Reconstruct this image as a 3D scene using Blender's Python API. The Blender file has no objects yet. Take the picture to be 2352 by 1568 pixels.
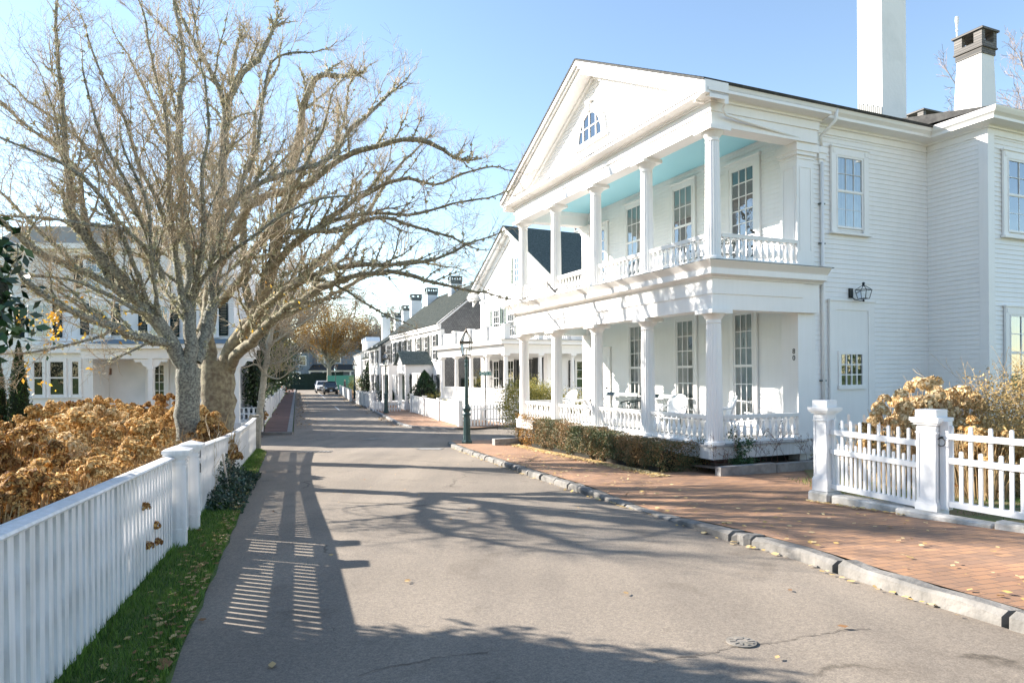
import bpy, math, random
import numpy as np
from mathutils import Matrix, Vector
R = math.radians
S = bpy.context.scene
COL = S.collection
rnd = random.Random(7)
# ---------------------------------------------------------------- camera, sky, sun, exposure
EYE = 1.635
cam = bpy.data.cameras.new("camera"); camo = bpy.data.objects.new("camera", cam); COL.objects.link(camo)
cam.sensor_width = 36.0; cam.lens = 36.0*1563/2352; cam.shift_y = 73.0/2352
cam.clip_start = 0.1; cam.clip_end = 3000
camo.location = (0, 0, EYE)
camo.matrix_world = Matrix.Translation((0, 0, EYE)) @ Matrix.Rotation(R(90), 4, 'X') @ Matrix.Rotation(-0.0076, 4, 'Z')
S.camera = camo
SUN_EL = R(25.4); SUN_AZ = math.atan2(-.943, .334)
w = bpy.data.worlds.new("World"); S.world = w; w.use_nodes = True
nt = w.node_tree; nt.nodes.clear()
sky = nt.nodes.new('ShaderNodeTexSky'); sky.sky_type = 'NISHITA'; sky.sun_disc = False
sky.sun_elevation = SUN_EL; sky.sun_rotation = SUN_AZ; sky.air_density = 1.0; sky.dust_density = .05; sky.ozone_density = .8
bg = nt.nodes.new('ShaderNodeBackground'); bg.inputs[1].default_value = 0.084
wo = nt.nodes.new('ShaderNodeOutputWorld')
nt.links.new(sky.outputs[0], bg.inputs[0]); nt.links.new(bg.outputs[0], wo.inputs[0])
sl = bpy.data.lights.new("sun", 'SUN'); sl.energy = 4.4; sl.angle = R(0.5); sl.color = (1.0, 0.925, 0.83)
so = bpy.data.objects.new("sun", sl); COL.objects.link(so)
sdir = Vector((math.sin(SUN_AZ)*math.cos(SUN_EL), math.cos(SUN_AZ)*math.cos(SUN_EL), math.sin(SUN_EL)))
so.rotation_euler = sdir.to_track_quat('Z', 'Y').to_euler(); so.location = sdir*60
S.view_settings.view_transform = 'Standard'; S.view_settings.look = 'None'; S.view_settings.gamma = 1
S.view_settings.exposure = 1.9
try:
    S.cycles.max_bounces = 8; S.cycles.transparent_max_bounces = 16
except Exception: pass

# ---------------------------------------------------------------- helpers
def gz(Y):
    if Y < -25: return .975
    if Y < 20: return -.039*Y
    if Y < 30:
        t = (Y-20)/10; return -.78-.39*(t-t*t/2)
    return -.975
def at(x, y, d):          # point at depth d seen at photo position (x, y), used to read sizes off the photo
    c, s = math.cos(.0076), math.sin(.0076)
    X = (x-1176)*c-(y-857)*s; Y = (x-1176)*s+(y-857)*c
    return Vector((X/1563*d, d, EYE-Y/1563*d))
def tag(o, label=None, cat=None, group=None, kind=None):
    if label: o['label'] = label
    if cat: o['category'] = cat
    if group: o['group'] = group
    if kind: o['kind'] = kind
    return o
def empty(name, loc, rz=0, **k):
    o = bpy.data.objects.new(name, None); COL.objects.link(o); o.location = loc; o.rotation_euler = (0, 0, rz)
    o.empty_display_size = .2
    return tag(o, **k)
class MB:
    def __init__(s, M=None): s.v = []; s.f = []; s.M = M or Matrix.Identity(4); s.sm = None
    def add(s, vs, fs):
        b = len(s.v); M = s.M
        for p in vs: s.v.append(tuple(M @ Vector(p)))
        for f in fs: s.f.append(tuple(i+b for i in f))
        return s
    def box(s, x0, x1, y0, y1, z0, z1):
        if x0 > x1: x0, x1 = x1, x0
        if y0 > y1: y0, y1 = y1, y0
        s.add([(x0,y0,z0),(x1,y0,z0),(x1,y1,z0),(x0,y1,z0),(x0,y0,z1),(x1,y0,z1),(x1,y1,z1),(x0,y1,z1)],
              [(0,3,2,1),(4,5,6,7),(0,1,5,4),(1,2,6,5),(2,3,7,6),(3,0,4,7)]); return s
    def bev(s, x0, x1, y0, y1, z0, z1, b=.01):   # box with chamfered vertical+top edges
        pts = lambda e: [(x0+e,y0),(x1-e,y0),(x1,y0+e),(x1,y1-e),(x1-e,y1),(x0+e,y1),(x0,y1-e),(x0,y0+e)]
        v = [(x,y,z0) for x,y in pts(b)]+[(x,y,z1-b) for x,y in pts(b)]
        xi0,xi1,yi0,yi1 = x0+b,x1-b,y0+b,y1-b
        v += [(min(max(x,xi0),xi1),min(max(y,yi0),yi1),z1) for x,y in pts(b)]
        f = [tuple(range(7,-1,-1))]
        for r in (0,8):
            for i in range(8): f.append((r+i,r+(i+1)%8,r+8+(i+1)%8,r+8+i))
        f.append(tuple(range(16,24))); s.add(v, f); return s
    def quad(s, a, b, c, d): s.add([a,b,c,d], [(0,1,2,3)]); return s
    def prism(s, poly, z0, z1):   # poly in xy (ccw)
        n = len(poly); s.add([(x,y,z0) for x,y in poly]+[(x,y,z1) for x,y in poly],
              [tuple(range(n-1,-1,-1)), tuple(range(n,2*n))]+[(i,(i+1)%n,n+(i+1)%n,n+i) for i in range(n)]); return s
    def prismy(s, poly, y0, y1):  # poly in xz, extruded in y
        n = len(poly); s.add([(x,y0,z) for x,z in poly]+[(x,y1,z) for x,z in poly],
              [tuple(range(n)), tuple(range(2*n-1,n-1,-1))]+[((i+1)%n,i,n+i,n+(i+1)%n) for i in range(n)]); return s
    def prismx(s, poly, x0, x1):  # poly in yz, extruded in x
        n = len(poly); s.add([(x0,y,z) for y,z in poly]+[(x1,y,z) for y,z in poly],
              [tuple(range(n-1,-1,-1)), tuple(range(n,2*n))]+[(i,(i+1)%n,n+(i+1)%n,n+i) for i in range(n)]); return s
    def lathe(s, prof, n=12, c=(0,0), mod=None, caps=True):
        vs = []; fs = []
        for r, z in prof:
            for i in range(n):
                a = 2*math.pi*i/n; rr = r*(mod(i) if mod else 1)
                vs.append((c[0]+rr*math.cos(a), c[1]+rr*math.sin(a), z))
        for j in range(len(prof)-1):
            for i in range(n):
                fs.append((j*n+i, j*n+(i+1)%n, (j+1)*n+(i+1)%n, (j+1)*n+i))
        if caps: fs.append(tuple(range(n-1,-1,-1))); k = (len(prof)-1)*n; fs.append(tuple(range(k,k+n)))
        s.add(vs, fs); return s
    def tube(s, pts, rad, n=6, cap=True):
        pts = [Vector(p) for p in pts]; m = len(pts)
        if not isinstance(rad, (list, tuple)): rad = [rad]*m
        vs = []; fs = []; up = None
        for i, p in enumerate(pts):
            t = (pts[min(i+1,m-1)]-pts[max(i-1,0)])
            if t.length < 1e-9: t = Vector((0,0,1))
            t.normalize()
            if up is None:
                up = Vector((1,0,0)) if abs(t.x) < .8 else Vector((0,1,0))
            up = up-t*up.dot(t)
            if up.length < 1e-6: up = t.orthogonal()
            up.normalize(); q = t.cross(up)
            for k in range(n):
                a = 2*math.pi*k/n; vs.append(p+(up*math.cos(a)+q*math.sin(a))*rad[i])
        for j in range(m-1):
            for k in range(n): fs.append((j*n+k, j*n+(k+1)%n, (j+1)*n+(k+1)%n, (j+1)*n+k))
        if cap and n > 3: fs.append(tuple(range(n-1,-1,-1))); fs.append(tuple(range((m-1)*n,m*n)))
        s.add(vs, fs); return s
    def build(s, name, m, parent=None, smooth=False, **k):
        me = bpy.data.meshes.new(name); me.from_pydata([tuple(p) for p in s.v], [], s.f); me.update()
        if smooth: me.shade_smooth()
        me.materials.append(m)
        o = bpy.data.objects.new(name, me); COL.objects.link(o)
        if parent: o.parent = parent
        return tag(o, **k)
def bx(name, m, parent, *b, **k): return MB().box(*b).build(name, m, parent, **k)
def npmesh(name, V, F, m, parent=None, smooth=False, **k):     # V (N,3), F (M,k) numpy
    me = bpy.data.meshes.new(name); n = len(F); kk = F.shape[1]
    me.vertices.add(len(V)); me.vertices.foreach_set('co', V.astype(np.float32).ravel())
    me.loops.add(n*kk); me.loops.foreach_set('vertex_index', F.astype(np.int32).ravel())
    me.polygons.add(n); me.polygons.foreach_set('loop_start', np.arange(0, n*kk, kk, dtype=np.int32))
    me.update(calc_edges=True); me.validate()
    if smooth: me.shade_smooth()
    me.materials.append(m)
    o = bpy.data.objects.new(name, me); COL.objects.link(o)
    if parent: o.parent = parent
    return tag(o, **k)
def randrot(rs, n):
    q = rs.normal(size=(n,4)); q /= np.linalg.norm(q, axis=1)[:,None]; a,b,c,d = q.T
    return np.stack([np.stack([a*a+b*b-c*c-d*d,2*(b*c-a*d),2*(b*d+a*c)],1),np.stack([2*(b*c+a*d),a*a-b*b+c*c-d*d,2*(c*d-a*b)],1),np.stack([2*(b*d-a*c),2*(c*d+a*b),a*a-b*b-c*c+d*d],1)],1)
def scatter(P, size, rs, shape='leaf', rot=None):
    """small leaf quads at points P: returns V, F"""
    n = len(P)
    base = {'leaf': np.array([(0,-.5,0),(.24,.02,.06),(0,.5,0),(-.24,.02,.06)]), 'quad': np.array([(-.5,-.5,0),(.5,-.5,0.1),(.5,.5,0),(-.5,.5,.1)])}[shape]
    if rot is None: rot = randrot(rs, n)
    s = (size*(.6+.8*rs.random(n)))[:,None,None] if np.isscalar(size) else np.asarray(size)[:,None,None]
    V = (np.einsum('nij,kj->nki', rot, base)*s+P[:,None,:]).reshape(-1,3)
    F = np.arange(n*4).reshape(n,4)
    return V, F
def copy_tree(o, parent=None):
    c = o.copy(); COL.objects.link(c); c.parent = parent
    for ch in list(o.children): copy_tree(ch, c)
    return c

# ---------------------------------------------------------------- materials
def mat(name, col, rough=.6, col2=None, scale=5, detail=4, bump=0, bscale=40, metal=0, island=0, lo=.35, hi=.65, spec=.5, trans=0, streak=0):
    m = bpy.data.materials.new(name); m.use_nodes = True; n = m.node_tree; L = n.links
    p = n.nodes['Principled BSDF']; p.inputs['Roughness'].default_value = rough; p.inputs['Metallic'].default_value = metal
    p.inputs['Specular IOR Level'].default_value = spec
    p.inputs['Base Color'].default_value = (*col, 1)
    tc = n.nodes.new('ShaderNodeTexCoord')
    if col2:
        r = n.nodes.new('ShaderNodeValToRGB'); r.color_ramp.elements[0].position = lo; r.color_ramp.elements[1].position = hi
        r.color_ramp.elements[0].color = (*col, 1); r.color_ramp.elements[1].color = (*col2, 1)
        t = n.nodes.new('ShaderNodeTexNoise'); t.inputs['Scale'].default_value = scale; t.inputs['Detail'].default_value = detail
        L.new(tc.outputs['Object'], t.inputs['Vector'])
        if island:
            g = n.nodes.new('ShaderNodeNewGeometry'); mx = n.nodes.new('ShaderNodeMath'); mx.operation = 'MULTIPLY_ADD'
            a = n.nodes.new('ShaderNodeMath'); a.operation = 'SUBTRACT'; a.inputs[1].default_value = .5
            L.new(g.outputs['Random Per Island'], a.inputs[0]); L.new(a.outputs[0], mx.inputs[0]); mx.inputs[1].default_value = island
            L.new(t.outputs['Fac'], mx.inputs[2]); L.new(mx.outputs[0], r.inputs[0])
        else: L.new(t.outputs['Fac'], r.inputs[0])
        L.new(r.outputs[0], p.inputs['Base Color'])
    if streak:
        mp = n.nodes.new('ShaderNodeMapping'); mp.inputs['Scale'].default_value = (9, 9, .55); L.new(tc.outputs['Object'], mp.inputs[0])
        t3 = n.nodes.new('ShaderNodeTexNoise'); t3.inputs['Scale'].default_value = 1.6; t3.inputs['Detail'].default_value = 7; t3.inputs['Roughness'].default_value = .65; L.new(mp.outputs[0], t3.inputs[0])
        r3 = n.nodes.new('ShaderNodeValToRGB'); r3.color_ramp.elements[0].position = .40; r3.color_ramp.elements[1].position = .56
        r3.color_ramp.elements[0].color = (1-streak, 1-streak*1.02, 1-streak*1.15, 1); r3.color_ramp.elements[1].color = (1,1,1,1); L.new(t3.outputs['Fac'], r3.inputs[0])
        mm = n.nodes.new('ShaderNodeMixRGB'); mm.blend_type = 'MULTIPLY'; mm.inputs[0].default_value = 1
        if col2: L.new(r.outputs[0], mm.inputs[1])
        else: mm.inputs[1].default_value = (*col, 1)
        L.new(r3.outputs[0], mm.inputs[2]); L.new(mm.outputs[0], p.inputs['Base Color'])
    if bump:
        t2 = n.nodes.new('ShaderNodeTexNoise'); t2.inputs['Scale'].default_value = bscale; t2.inputs['Detail'].default_value = 5
        L.new(tc.outputs['Object'], t2.inputs['Vector'])
        b = n.nodes.new('ShaderNodeBump'); b.inputs['Strength'].default_value = bump; b.inputs['Distance'].default_value = .02
        L.new(t2.outputs['Fac'], b.inputs['Height']); L.new(b.outputs[0], p.inputs['Normal'])
    if trans:
        p2 = n.nodes.new('ShaderNodeBsdfTranslucent'); mxs = n.nodes.new('ShaderNodeMixShader'); mxs.inputs[0].default_value = trans
        if col2: L.new(r.outputs[0], p2.inputs[0])
        else: p2.inputs[0].default_value = (*col, 1)
        L.new(p.outputs[0], mxs.inputs[1]); L.new(p2.outputs[0], mxs.inputs[2])
        L.new(mxs.outputs[0], n.nodes['Material Output'].inputs[0])
    return m
def glassmat(name, tint=(.75,.82,.82), refl=.16):
    m = bpy.data.materials.new(name); m.use_nodes = True; n = m.node_tree; L = n.links; n.nodes.clear()
    o = n.nodes.new('ShaderNodeOutputMaterial'); t = n.nodes.new('ShaderNodeBsdfTransparent'); t.inputs[0].default_value = (*tint, 1)
    g = n.nodes.new('ShaderNodeBsdfGlossy'); g.inputs['Roughness'].default_value = .02; g.inputs[0].default_value = (.9,.95,1,1)
    fr = n.nodes.new('ShaderNodeFresnel'); fr.inputs[0].default_value = 1.5
    tx = n.nodes.new('ShaderNodeTexCoord'); ns = n.nodes.new('ShaderNodeTexNoise'); ns.inputs['Scale'].default_value = 2.5
    L.new(tx.outputs['Object'], ns.inputs['Vector'])
    bp = n.nodes.new('ShaderNodeBump'); bp.inputs['Strength'].default_value = .12; bp.inputs['Distance'].default_value = .03; L.new(ns.outputs['Fac'], bp.inputs['Height'])
    L.new(bp.outputs[0], g.inputs['Normal'])
    a = n.nodes.new('ShaderNodeMath'); a.operation = 'MULTIPLY_ADD'; a.inputs[1].default_value = 1.2; a.inputs[2].default_value = refl; a.use_clamp = True
    L.new(fr.outputs[0], a.inputs[0]); mx = n.nodes.new('ShaderNodeMixShader'); L.new(a.outputs[0], mx.inputs[0])
    L.new(t.outputs[0], mx.inputs[1]); L.new(g.outputs[0], mx.inputs[2]); L.new(mx.outputs[0], o.inputs[0])
    return m
def brickmat(name, c1, c2, mortar, bw, bh, ms, rotz=0, axis='XY', rough=.8, var=.4, bump=.4, offs=.5, grime=None, msmooth=.1):
    m = bpy.data.materials.new(name); m.use_nodes = True; n = m.node_tree; L = n.links; p = n.nodes['Principled BSDF']
    p.inputs['Roughness'].default_value = rough
    tc = n.nodes.new('ShaderNodeTexCoord'); mp = n.nodes.new('ShaderNodeMapping'); L.new(tc.outputs['Object'], mp.inputs[0])
    if axis == 'XZ': mp.inputs['Rotation'].default_value = (R(-90), 0, 0)
    elif axis == 'YZ': mp.inputs['Rotation'].default_value = (R(-90), 0, R(-90)) ; mp.vector_type = 'TEXTURE'; mp.inputs['Rotation'].default_value = (R(90), 0, R(90))
    else: mp.inputs['Rotation'].default_value = (0, 0, rotz)
    nz = n.nodes.new('ShaderNodeTexNoise'); nz.inputs['Scale'].default_value = 1.2; L.new(tc.outputs['Object'], nz.inputs[0])
    vm = n.nodes.new('ShaderNodeVectorMath'); vm.operation = 'MULTIPLY_ADD'; vm.inputs[1].default_value = (.02,.05,0); L.new(nz.outputs['Color'], vm.inputs[0]); L.new(mp.outputs[0], vm.inputs[2])
    b = n.nodes.new('ShaderNodeTexBrick'); b.offset = offs; b.inputs['Scale'].default_value = 1; b.inputs['Brick Width'].default_value = bw; b.inputs['Row Height'].default_value = bh
    b.inputs['Mortar Size'].default_value = ms; b.inputs['Mortar Smooth'].default_value = msmooth; b.inputs['Bias'].default_value = 0
    b.inputs['Color1'].default_value = (*c1,1); b.inputs['Color2'].default_value = (*c2,1); b.inputs['Mortar'].default_value = (*mortar,1)
    L.new(vm.outputs[0], b.inputs[0])
    n2 = n.nodes.new('ShaderNodeTexNoise'); n2.inputs['Scale'].default_value = .7; n2.inputs['Detail'].default_value = 6; L.new(tc.outputs['Object'], n2.inputs[0])
    rp = n.nodes.new('ShaderNodeValToRGB'); rp.color_ramp.elements[0].position = .3; rp.color_ramp.elements[1].position = .7
    g = grime or (.72,.7,.68); rp.color_ramp.elements[0].color = (*g,1); rp.color_ramp.elements[1].color = (1,1,1,1); L.new(n2.outputs['Fac'], rp.inputs[0])
    mx = n.nodes.new('ShaderNodeMixRGB'); mx.blend_type = 'MULTIPLY'; mx.inputs[0].default_value = 1; L.new(b.outputs['Color'], mx.inputs[1]); L.new(rp.outputs[0], mx.inputs[2])
    L.new(mx.outputs[0], p.inputs['Base Color'])
    bm = n.nodes.new('ShaderNodeBump'); bm.inputs['Strength'].default_value = bump; bm.inputs['Distance'].default_value = .01; bm.invert = True
    L.new(b.outputs['Fac'], bm.inputs['Height']); L.new(bm.outputs[0], p.inputs['Normal'])
    return m
WHITE = mat('white_paint', (.885,.862,.838), .45, (.84,.82,.795), 1.3, 6, bump=.05, bscale=60, lo=.4, hi=.75, streak=.02)
WHITEF = mat('fence_paint', (.82,.81,.805), .5, (.70,.69,.67), 2.2, 8, bump=.15, bscale=25, lo=.45, hi=.8, streak=.14)
WHITE2 = mat('old_white_paint', (.78,.775,.76), .55, (.62,.62,.60), .9, 7, lo=.45, hi=.8, streak=.12)
STUCCO = mat('white_stucco', (.82,.81,.80), .8, (.70,.70,.69), 1.5, 6, bump=.5, bscale=6, lo=.5, hi=.85)
TEAL = mat('teal_ceiling_paint', (.33,.68,.79), .5, (.38,.72,.82), .6)
DGREEN = mat('dark_green_paint', (.015,.045,.045), .35)
SHUT = mat('shutter_green', (.007,.02,.02), .6, spec=.2)
SHUTG = mat('grey_green_shutter', (.06,.10,.09), .6, spec=.2)
BLACKS = mat('black_shutter', (.012,.013,.014), .45)
BLACK = mat('black_iron', (.012,.014,.015), .35, metal=.3)
GLASS = glassmat('window_glass'); GLASSD = glassmat('far_window_glass', (.35,.4,.42), .06); LGLASS = glassmat('lantern_glass', (.95,.97,.97), .05)
DARK = mat('painted_dark', (.02,.022,.022), .9)  # near-black colour standing in for unlit depth behind glass, under deck, in drains
CURT = mat('curtain_cloth', (.62,.60,.54), .9, (.45,.44,.40), 3, trans=.2)
BLIND = mat('roller_blind', (.50,.48,.42), .9)
ASPH = mat('slate_roof', (.05,.055,.055), .7)
GRANW = mat('pale_granite_block', (.60,.575,.53), .8, (.33,.32,.29), 5, 8, bump=.6, bscale=20)
GRAN = mat('granite', (.34,.33,.31), .75, (.22,.21,.20), 6, 8, bump=.6, bscale=30)
GRANL = mat('pale_granite', (.235,.22,.20), .8, (.12,.115,.105), 3.5, 9, bump=.8, bscale=14)
LEAD = mat('lead_flashing', (.10,.12,.12), .5)
SOIL = mat('garden_soil', (.09,.06,.04), .95, (.16,.11,.07), 6, 8, bump=.8, bscale=20)
BARK = mat('lichened_bark', (.12,.115,.10), .9, (.32,.32,.26), 26, 8, bump=1, bscale=45, lo=.38, hi=.62)
TWIG = mat('twig_bark', (.36,.28,.20), .85, (.50,.42,.29), 3, 4)
LICH = mat('beard_lichen', (.32,.315,.20), .95, (.58,.56,.40), 5, 4, island=.8, trans=.2)
SBARK = mat('smooth_pale_bark', (.50,.44,.34), .85, (.34,.30,.23), 12, 6, bump=.5)
# ---------------------------------------------------------------- ground, road, pavements
def lerp_tab(tab, y):
    if y <= tab[0][0]: a, b = tab[0], tab[1]
    elif y >= tab[-1][0]: a, b = tab[-2], tab[-1]
    else:
        for a, b in zip(tab, tab[1:]):
            if a[0] <= y <= b[0]: break
    return a[1]+(b[1]-a[1])*(y-a[0])/(b[0]-a[0])
def frange(a, b, d):
    n = max(1, int(round((b-a)/d))); return [a+(b-a)*i/n for i in range(n+1)]
def strip(name, ys, xl, xr, off, m, nx=1, skirt=None, **k):
    vs = []; fs = []; nx1 = nx+1
    for y in ys:
        a, b = (xl(y) if callable(xl) else lerp_tab(xl, y)), (xr(y) if callable(xr) else lerp_tab(xr, y))
        for i in range(nx1):
            x = a+(b-a)*i/nx; vs.append((x, y, gz(y)+(off(x, y, x-a, b-x) if callable(off) else off)))
    for j in range(len(ys)-1):
        for i in range(nx): q = j*nx1+i; fs.append((q, q+1, q+nx1+1, q+nx1))
    mb = MB(); mb.v = vs; mb.f = fs
    return mb.build(name, m, smooth=True, **k)
def asphalt():
    m = bpy.data.materials.new('asphalt'); m.use_nodes = True; n = m.node_tree; L = n.links; p = n.nodes['Principled BSDF']
    p.inputs['Roughness'].default_value = .85; p.inputs['Specular IOR Level'].default_value = .3
    tc = n.nodes.new('ShaderNodeTexCoord')
    def noise(sc, det, dist=0):
        t = n.nodes.new('ShaderNodeTexNoise'); t.inputs['Scale'].default_value = sc; t.inputs['Detail'].default_value = det; t.inputs['Distortion'].default_value = dist
        L.new(tc.outputs['Object'], t.inputs[0]); return t
    def ramp(src, c1, c2, lo, hi):
        r = n.nodes.new('ShaderNodeValToRGB'); r.color_ramp.elements[0].position = lo; r.color_ramp.elements[1].position = hi
        r.color_ramp.elements[0].color = (*c1,1); r.color_ramp.elements[1].color = (*c2,1); L.new(src, r.inputs[0]); return r
    def mixc(a, b, mode='MULTIPLY', f=1):
        x = n.nodes.new('ShaderNodeMixRGB'); x.blend_type = mode; x.inputs[0].default_value = f; L.new(a, x.inputs[1]); L.new(b, x.inputs[2]); return x
    base = ramp(noise(.35, 8).outputs['Fac'], (.205,.176,.143), (.272,.234,.190), .35, .7)
    v = n.nodes.new('ShaderNodeTexVoronoi'); v.inputs['Scale'].default_value = 130; L.new(tc.outputs['Object'], v.inputs[0])
    hs = n.nodes.new('ShaderNodeSeparateColor'); L.new(v.outputs['Color'], hs.inputs[0])
    agg = ramp(hs.outputs[0], (.80,.80,.81), (1.24,1.22,1.19), .1, .95); agg2 = ramp(noise(30, 4).outputs['Fac'], (.88,.88,.88), (1.07,1.07,1.07), .35, .65)
    c = mixc(mixc(base.outputs[0], agg.outputs[0]).outputs[0], agg2.outputs[0])
    st = ramp(noise(1.6, 6, .6).outputs['Fac'], (.80,.79,.78), (1,1,1), .28, .42); c = mixc(c.outputs[0], st.outputs[0])
    mpl = n.nodes.new('ShaderNodeMapping'); mpl.inputs['Rotation'].default_value = (0,0,R(-17.5)); mpl.inputs['Scale'].default_value = (1.1,.07,1); L.new(tc.outputs['Object'], mpl.inputs[0])
    tl = n.nodes.new('ShaderNodeTexNoise'); tl.inputs['Scale'].default_value = 1.3; tl.inputs['Detail'].default_value = 4; L.new(mpl.outputs[0], tl.inputs[0])
    c = mixc(c.outputs[0], ramp(tl.outputs['Fac'], (.86,.86,.87), (1.08,1.07,1.06), .35, .65).outputs[0])
    vp = n.nodes.new('ShaderNodeTexVoronoi'); vp.inputs['Scale'].default_value = .55; vp.inputs['Randomness'].default_value = 1; L.new(tc.outputs['Object'], vp.inputs[0])
    c = mixc(c.outputs[0], ramp(vp.outputs['Distance'], (.80,.79,.78), (1,1,1), .035, .06).outputs[0])
    # long thin cracks
    vc = n.nodes.new('ShaderNodeTexVoronoi'); vc.feature = 'DISTANCE_TO_EDGE'; vc.inputs['Scale'].default_value = .16
    nn = noise(1.4, 6); vm = n.nodes.new('ShaderNodeVectorMath'); vm.operation = 'MULTIPLY_ADD'; vm.inputs[1].default_value = (.9,.9,0)
    L.new(nn.outputs['Color'], vm.inputs[0]); L.new(tc.outputs['Object'], vm.inputs[2]); L.new(vm.outputs[0], vc.inputs[0])
    cr = ramp(vc.outputs[0], (.45,.44,.42), (1,1,1), .0008, .0028)
    msk = ramp(noise(.5, 2).outputs['Fac'], (0,0,0), (1,1,1), .5, .56); cm = n.nodes.new('ShaderNodeMixRGB'); cm.blend_type = 'MULTIPLY'
    L.new(msk.outputs[0], cm.inputs[0]); L.new(c.outputs[0], cm.inputs[1]); L.new(cr.outputs[0], cm.inputs[2])
    L.new(cm.outputs[0], p.inputs['Base Color'])
    bm = n.nodes.new('ShaderNodeBump'); bm.inputs['Strength'].default_value = .22; bm.inputs['Distance'].default_value = .006
    L.new(hs.outputs[1], bm.inputs['Height']); L.new(bm.outputs[0], p.inputs['Normal'])
    return m
ASPHALT = asphalt()
GRASSG = mat('lawn', (.055,.10,.018), .95, (.11,.15,.035), 3, 6, bump=1, bscale=40)
BRICK = brickmat('brick_paving', (.48,.262,.138), (.31,.185,.118), (.22,.14,.095), .215, .102, .006, rotz=R(-19), grime=(.62,.62,.63))
FX = lambda y: -2.66-.3155*(y-3.95)             # line of the left fence
ROADL = [(-30, 8.95), (3.97, -2.03), (21.63, -7.83), (23.2, -8.7), (24, -12), (29.4, -12.2), (29.9, -9.62), (136, -43.2)]
KR = [(-30, 15.3), (4.68, 3.51), (5.83, 3.13), (6.97, 2.82), (7.77, 2.49), (9.55, 1.97), (11.92, 1.16), (15.06, .22), (18.71, -.81), (23.15, -2.06), (24.6, -2.35)]
FARR = [(24.6, -2.35), (25.2, -2.0), (31.4, -2.6), (33.2, -4.9), (34.98, -5.88), (42.3, -8.1), (55.5, -12.2), (68, -16.1), (96, -24.3), (140, -38.5)]
ROADR = KR[:-1]+FARR
ys = frange(-30, 20, 1)+frange(20, 34, .4)[1:]+frange(34, 150, 3)[1:]
strip('ground', [-60, -30]+frange(-25, 19, 2)+frange(20, 31, 1)+[60, 150, 260], lambda y: -220, lambda y: 220, -.035, GRASSG, nx=8, kind='structure')
strip('road', ys, ROADL, ROADR, 0.0, ASPHALT, nx=4, kind='structure')
# cross street running off to the right
mb = MB(); n1 = 14; n2 = 8
A0, A1, B0, B1 = Vector((-2.6, 24.9)), Vector((40, 45.5)), Vector((-5.2, 33.4)), Vector((36, 53.5))
B0b = Vector((-2.9, 31.6))
for i in range(n1+1):
    for j in range(n2+1):
        a = A0.lerp(A1, i/n1); b = (B0b if i == 0 else B0b.lerp(B1, i/n1)); p = a.lerp(b, j/n2); mb.v.append((p.x, p.y, gz(p.y)+.004))
for i in range(n1):
    for j in range(n2): q = i*(n2+1)+j; mb.f.append((q, q+n2+1, q+n2+2, q+1))
mb.build('cross_street', ASPHALT, smooth=True, kind='structure')
# near right pavement: dips to the road at the crossover
def dip(y): t = max(0, min(1, 1-abs(y-9.9)/2.3)); return t*t*(3-2*t)
def offR(x, y, dl, dr): return .12-.10*dip(y)*max(0, 1-dl/1.5)
KW = .17
strip('brick_pavement', frange(-20, 25, .35), lambda y: lerp_tab(KR, y)+KW, lambda y: lerp_tab(KR, y)+13, offR, BRICK, nx=40, kind='structure')
LINEM = mat('road_line_paint', (.62,.62,.60), .8, (.35,.35,.34), 12, 5, lo=.4, hi=.8)
for (y0, y1) in ((49.5, 55.9), (73.2, 99)):
    f = lambda y, d: -12.55-(y-49.5)*.317+d
    strip('road_line', frange(y0, y1, 2), lambda y: f(y, -.06), lambda y: f(y, .06), .005, LINEM, kind='structure')
# kerb stones near right (granite blocks)
def kerb_blocks(name, tab, y0, y1, lens, h=.12, wd=.17, gap=.03, m=GRANL, jit=.012, dipf=None, seed=3):
    r = random.Random(seed); mb = MB(); y = y0; i = 0
    while y < y1:
        Lb = lens(y); e = min(y+Lb, y1); g = gap*(r.random()*1.2+.4)
        n = 5; ring = []; vs = []
        for k in range(n+1):
            yy = y+g/2+(e-y-g)*k/n; x = lerp_tab(tab, yy); z = gz(yy)
            hh = (h+r.uniform(-1,1)*jit*.5)*(1-.82*(dipf(yy) if dipf else 0)); j = r.uniform(-1,1)*jit
            rd = .022*min(1, hh/.1)+(.02 if k in (0, n) else 0)
            vs += [(x-.012+j, yy, z-.15), (x-.008+j, yy, z+hh-rd), (x+rd+j, yy, z+hh+.002), (x+wd-.01+r.uniform(-1,1)*jit, yy, z+hh+.002), (x+wd+.01, yy, z-.15)]
        fs = [tuple(range(4,-1,-1)), tuple(range(n*5, n*5+5))]
        for k in range(n):
            for q in range(4): fs.append((k*5+q, k*5+q+1, (k+1)*5+q+1, (k+1)*5+q))
        mb.add(vs, [f[::-1] for f in fs]); y = e; i += 1
    return mb.build(name, m, kind='structure')
rl = random.Random(5)
kerb_blocks('kerb', KR, -12, 7.75, lambda y: {0:1.5}.get(0)+rl.uniform(-.3,.4) if y < 4 else (1.55 if y < 5.2 else 1.05+.1*rl.random()), h=.118, gap=.05, jit=.024)
kerb_blocks('kerb', KR, 7.78, 24.4, lambda y: .62+.3*rl.random() if y > 11 else 1.3, h=.112, dipf=dip, jit=.02, gap=.035, seed=8)
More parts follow.
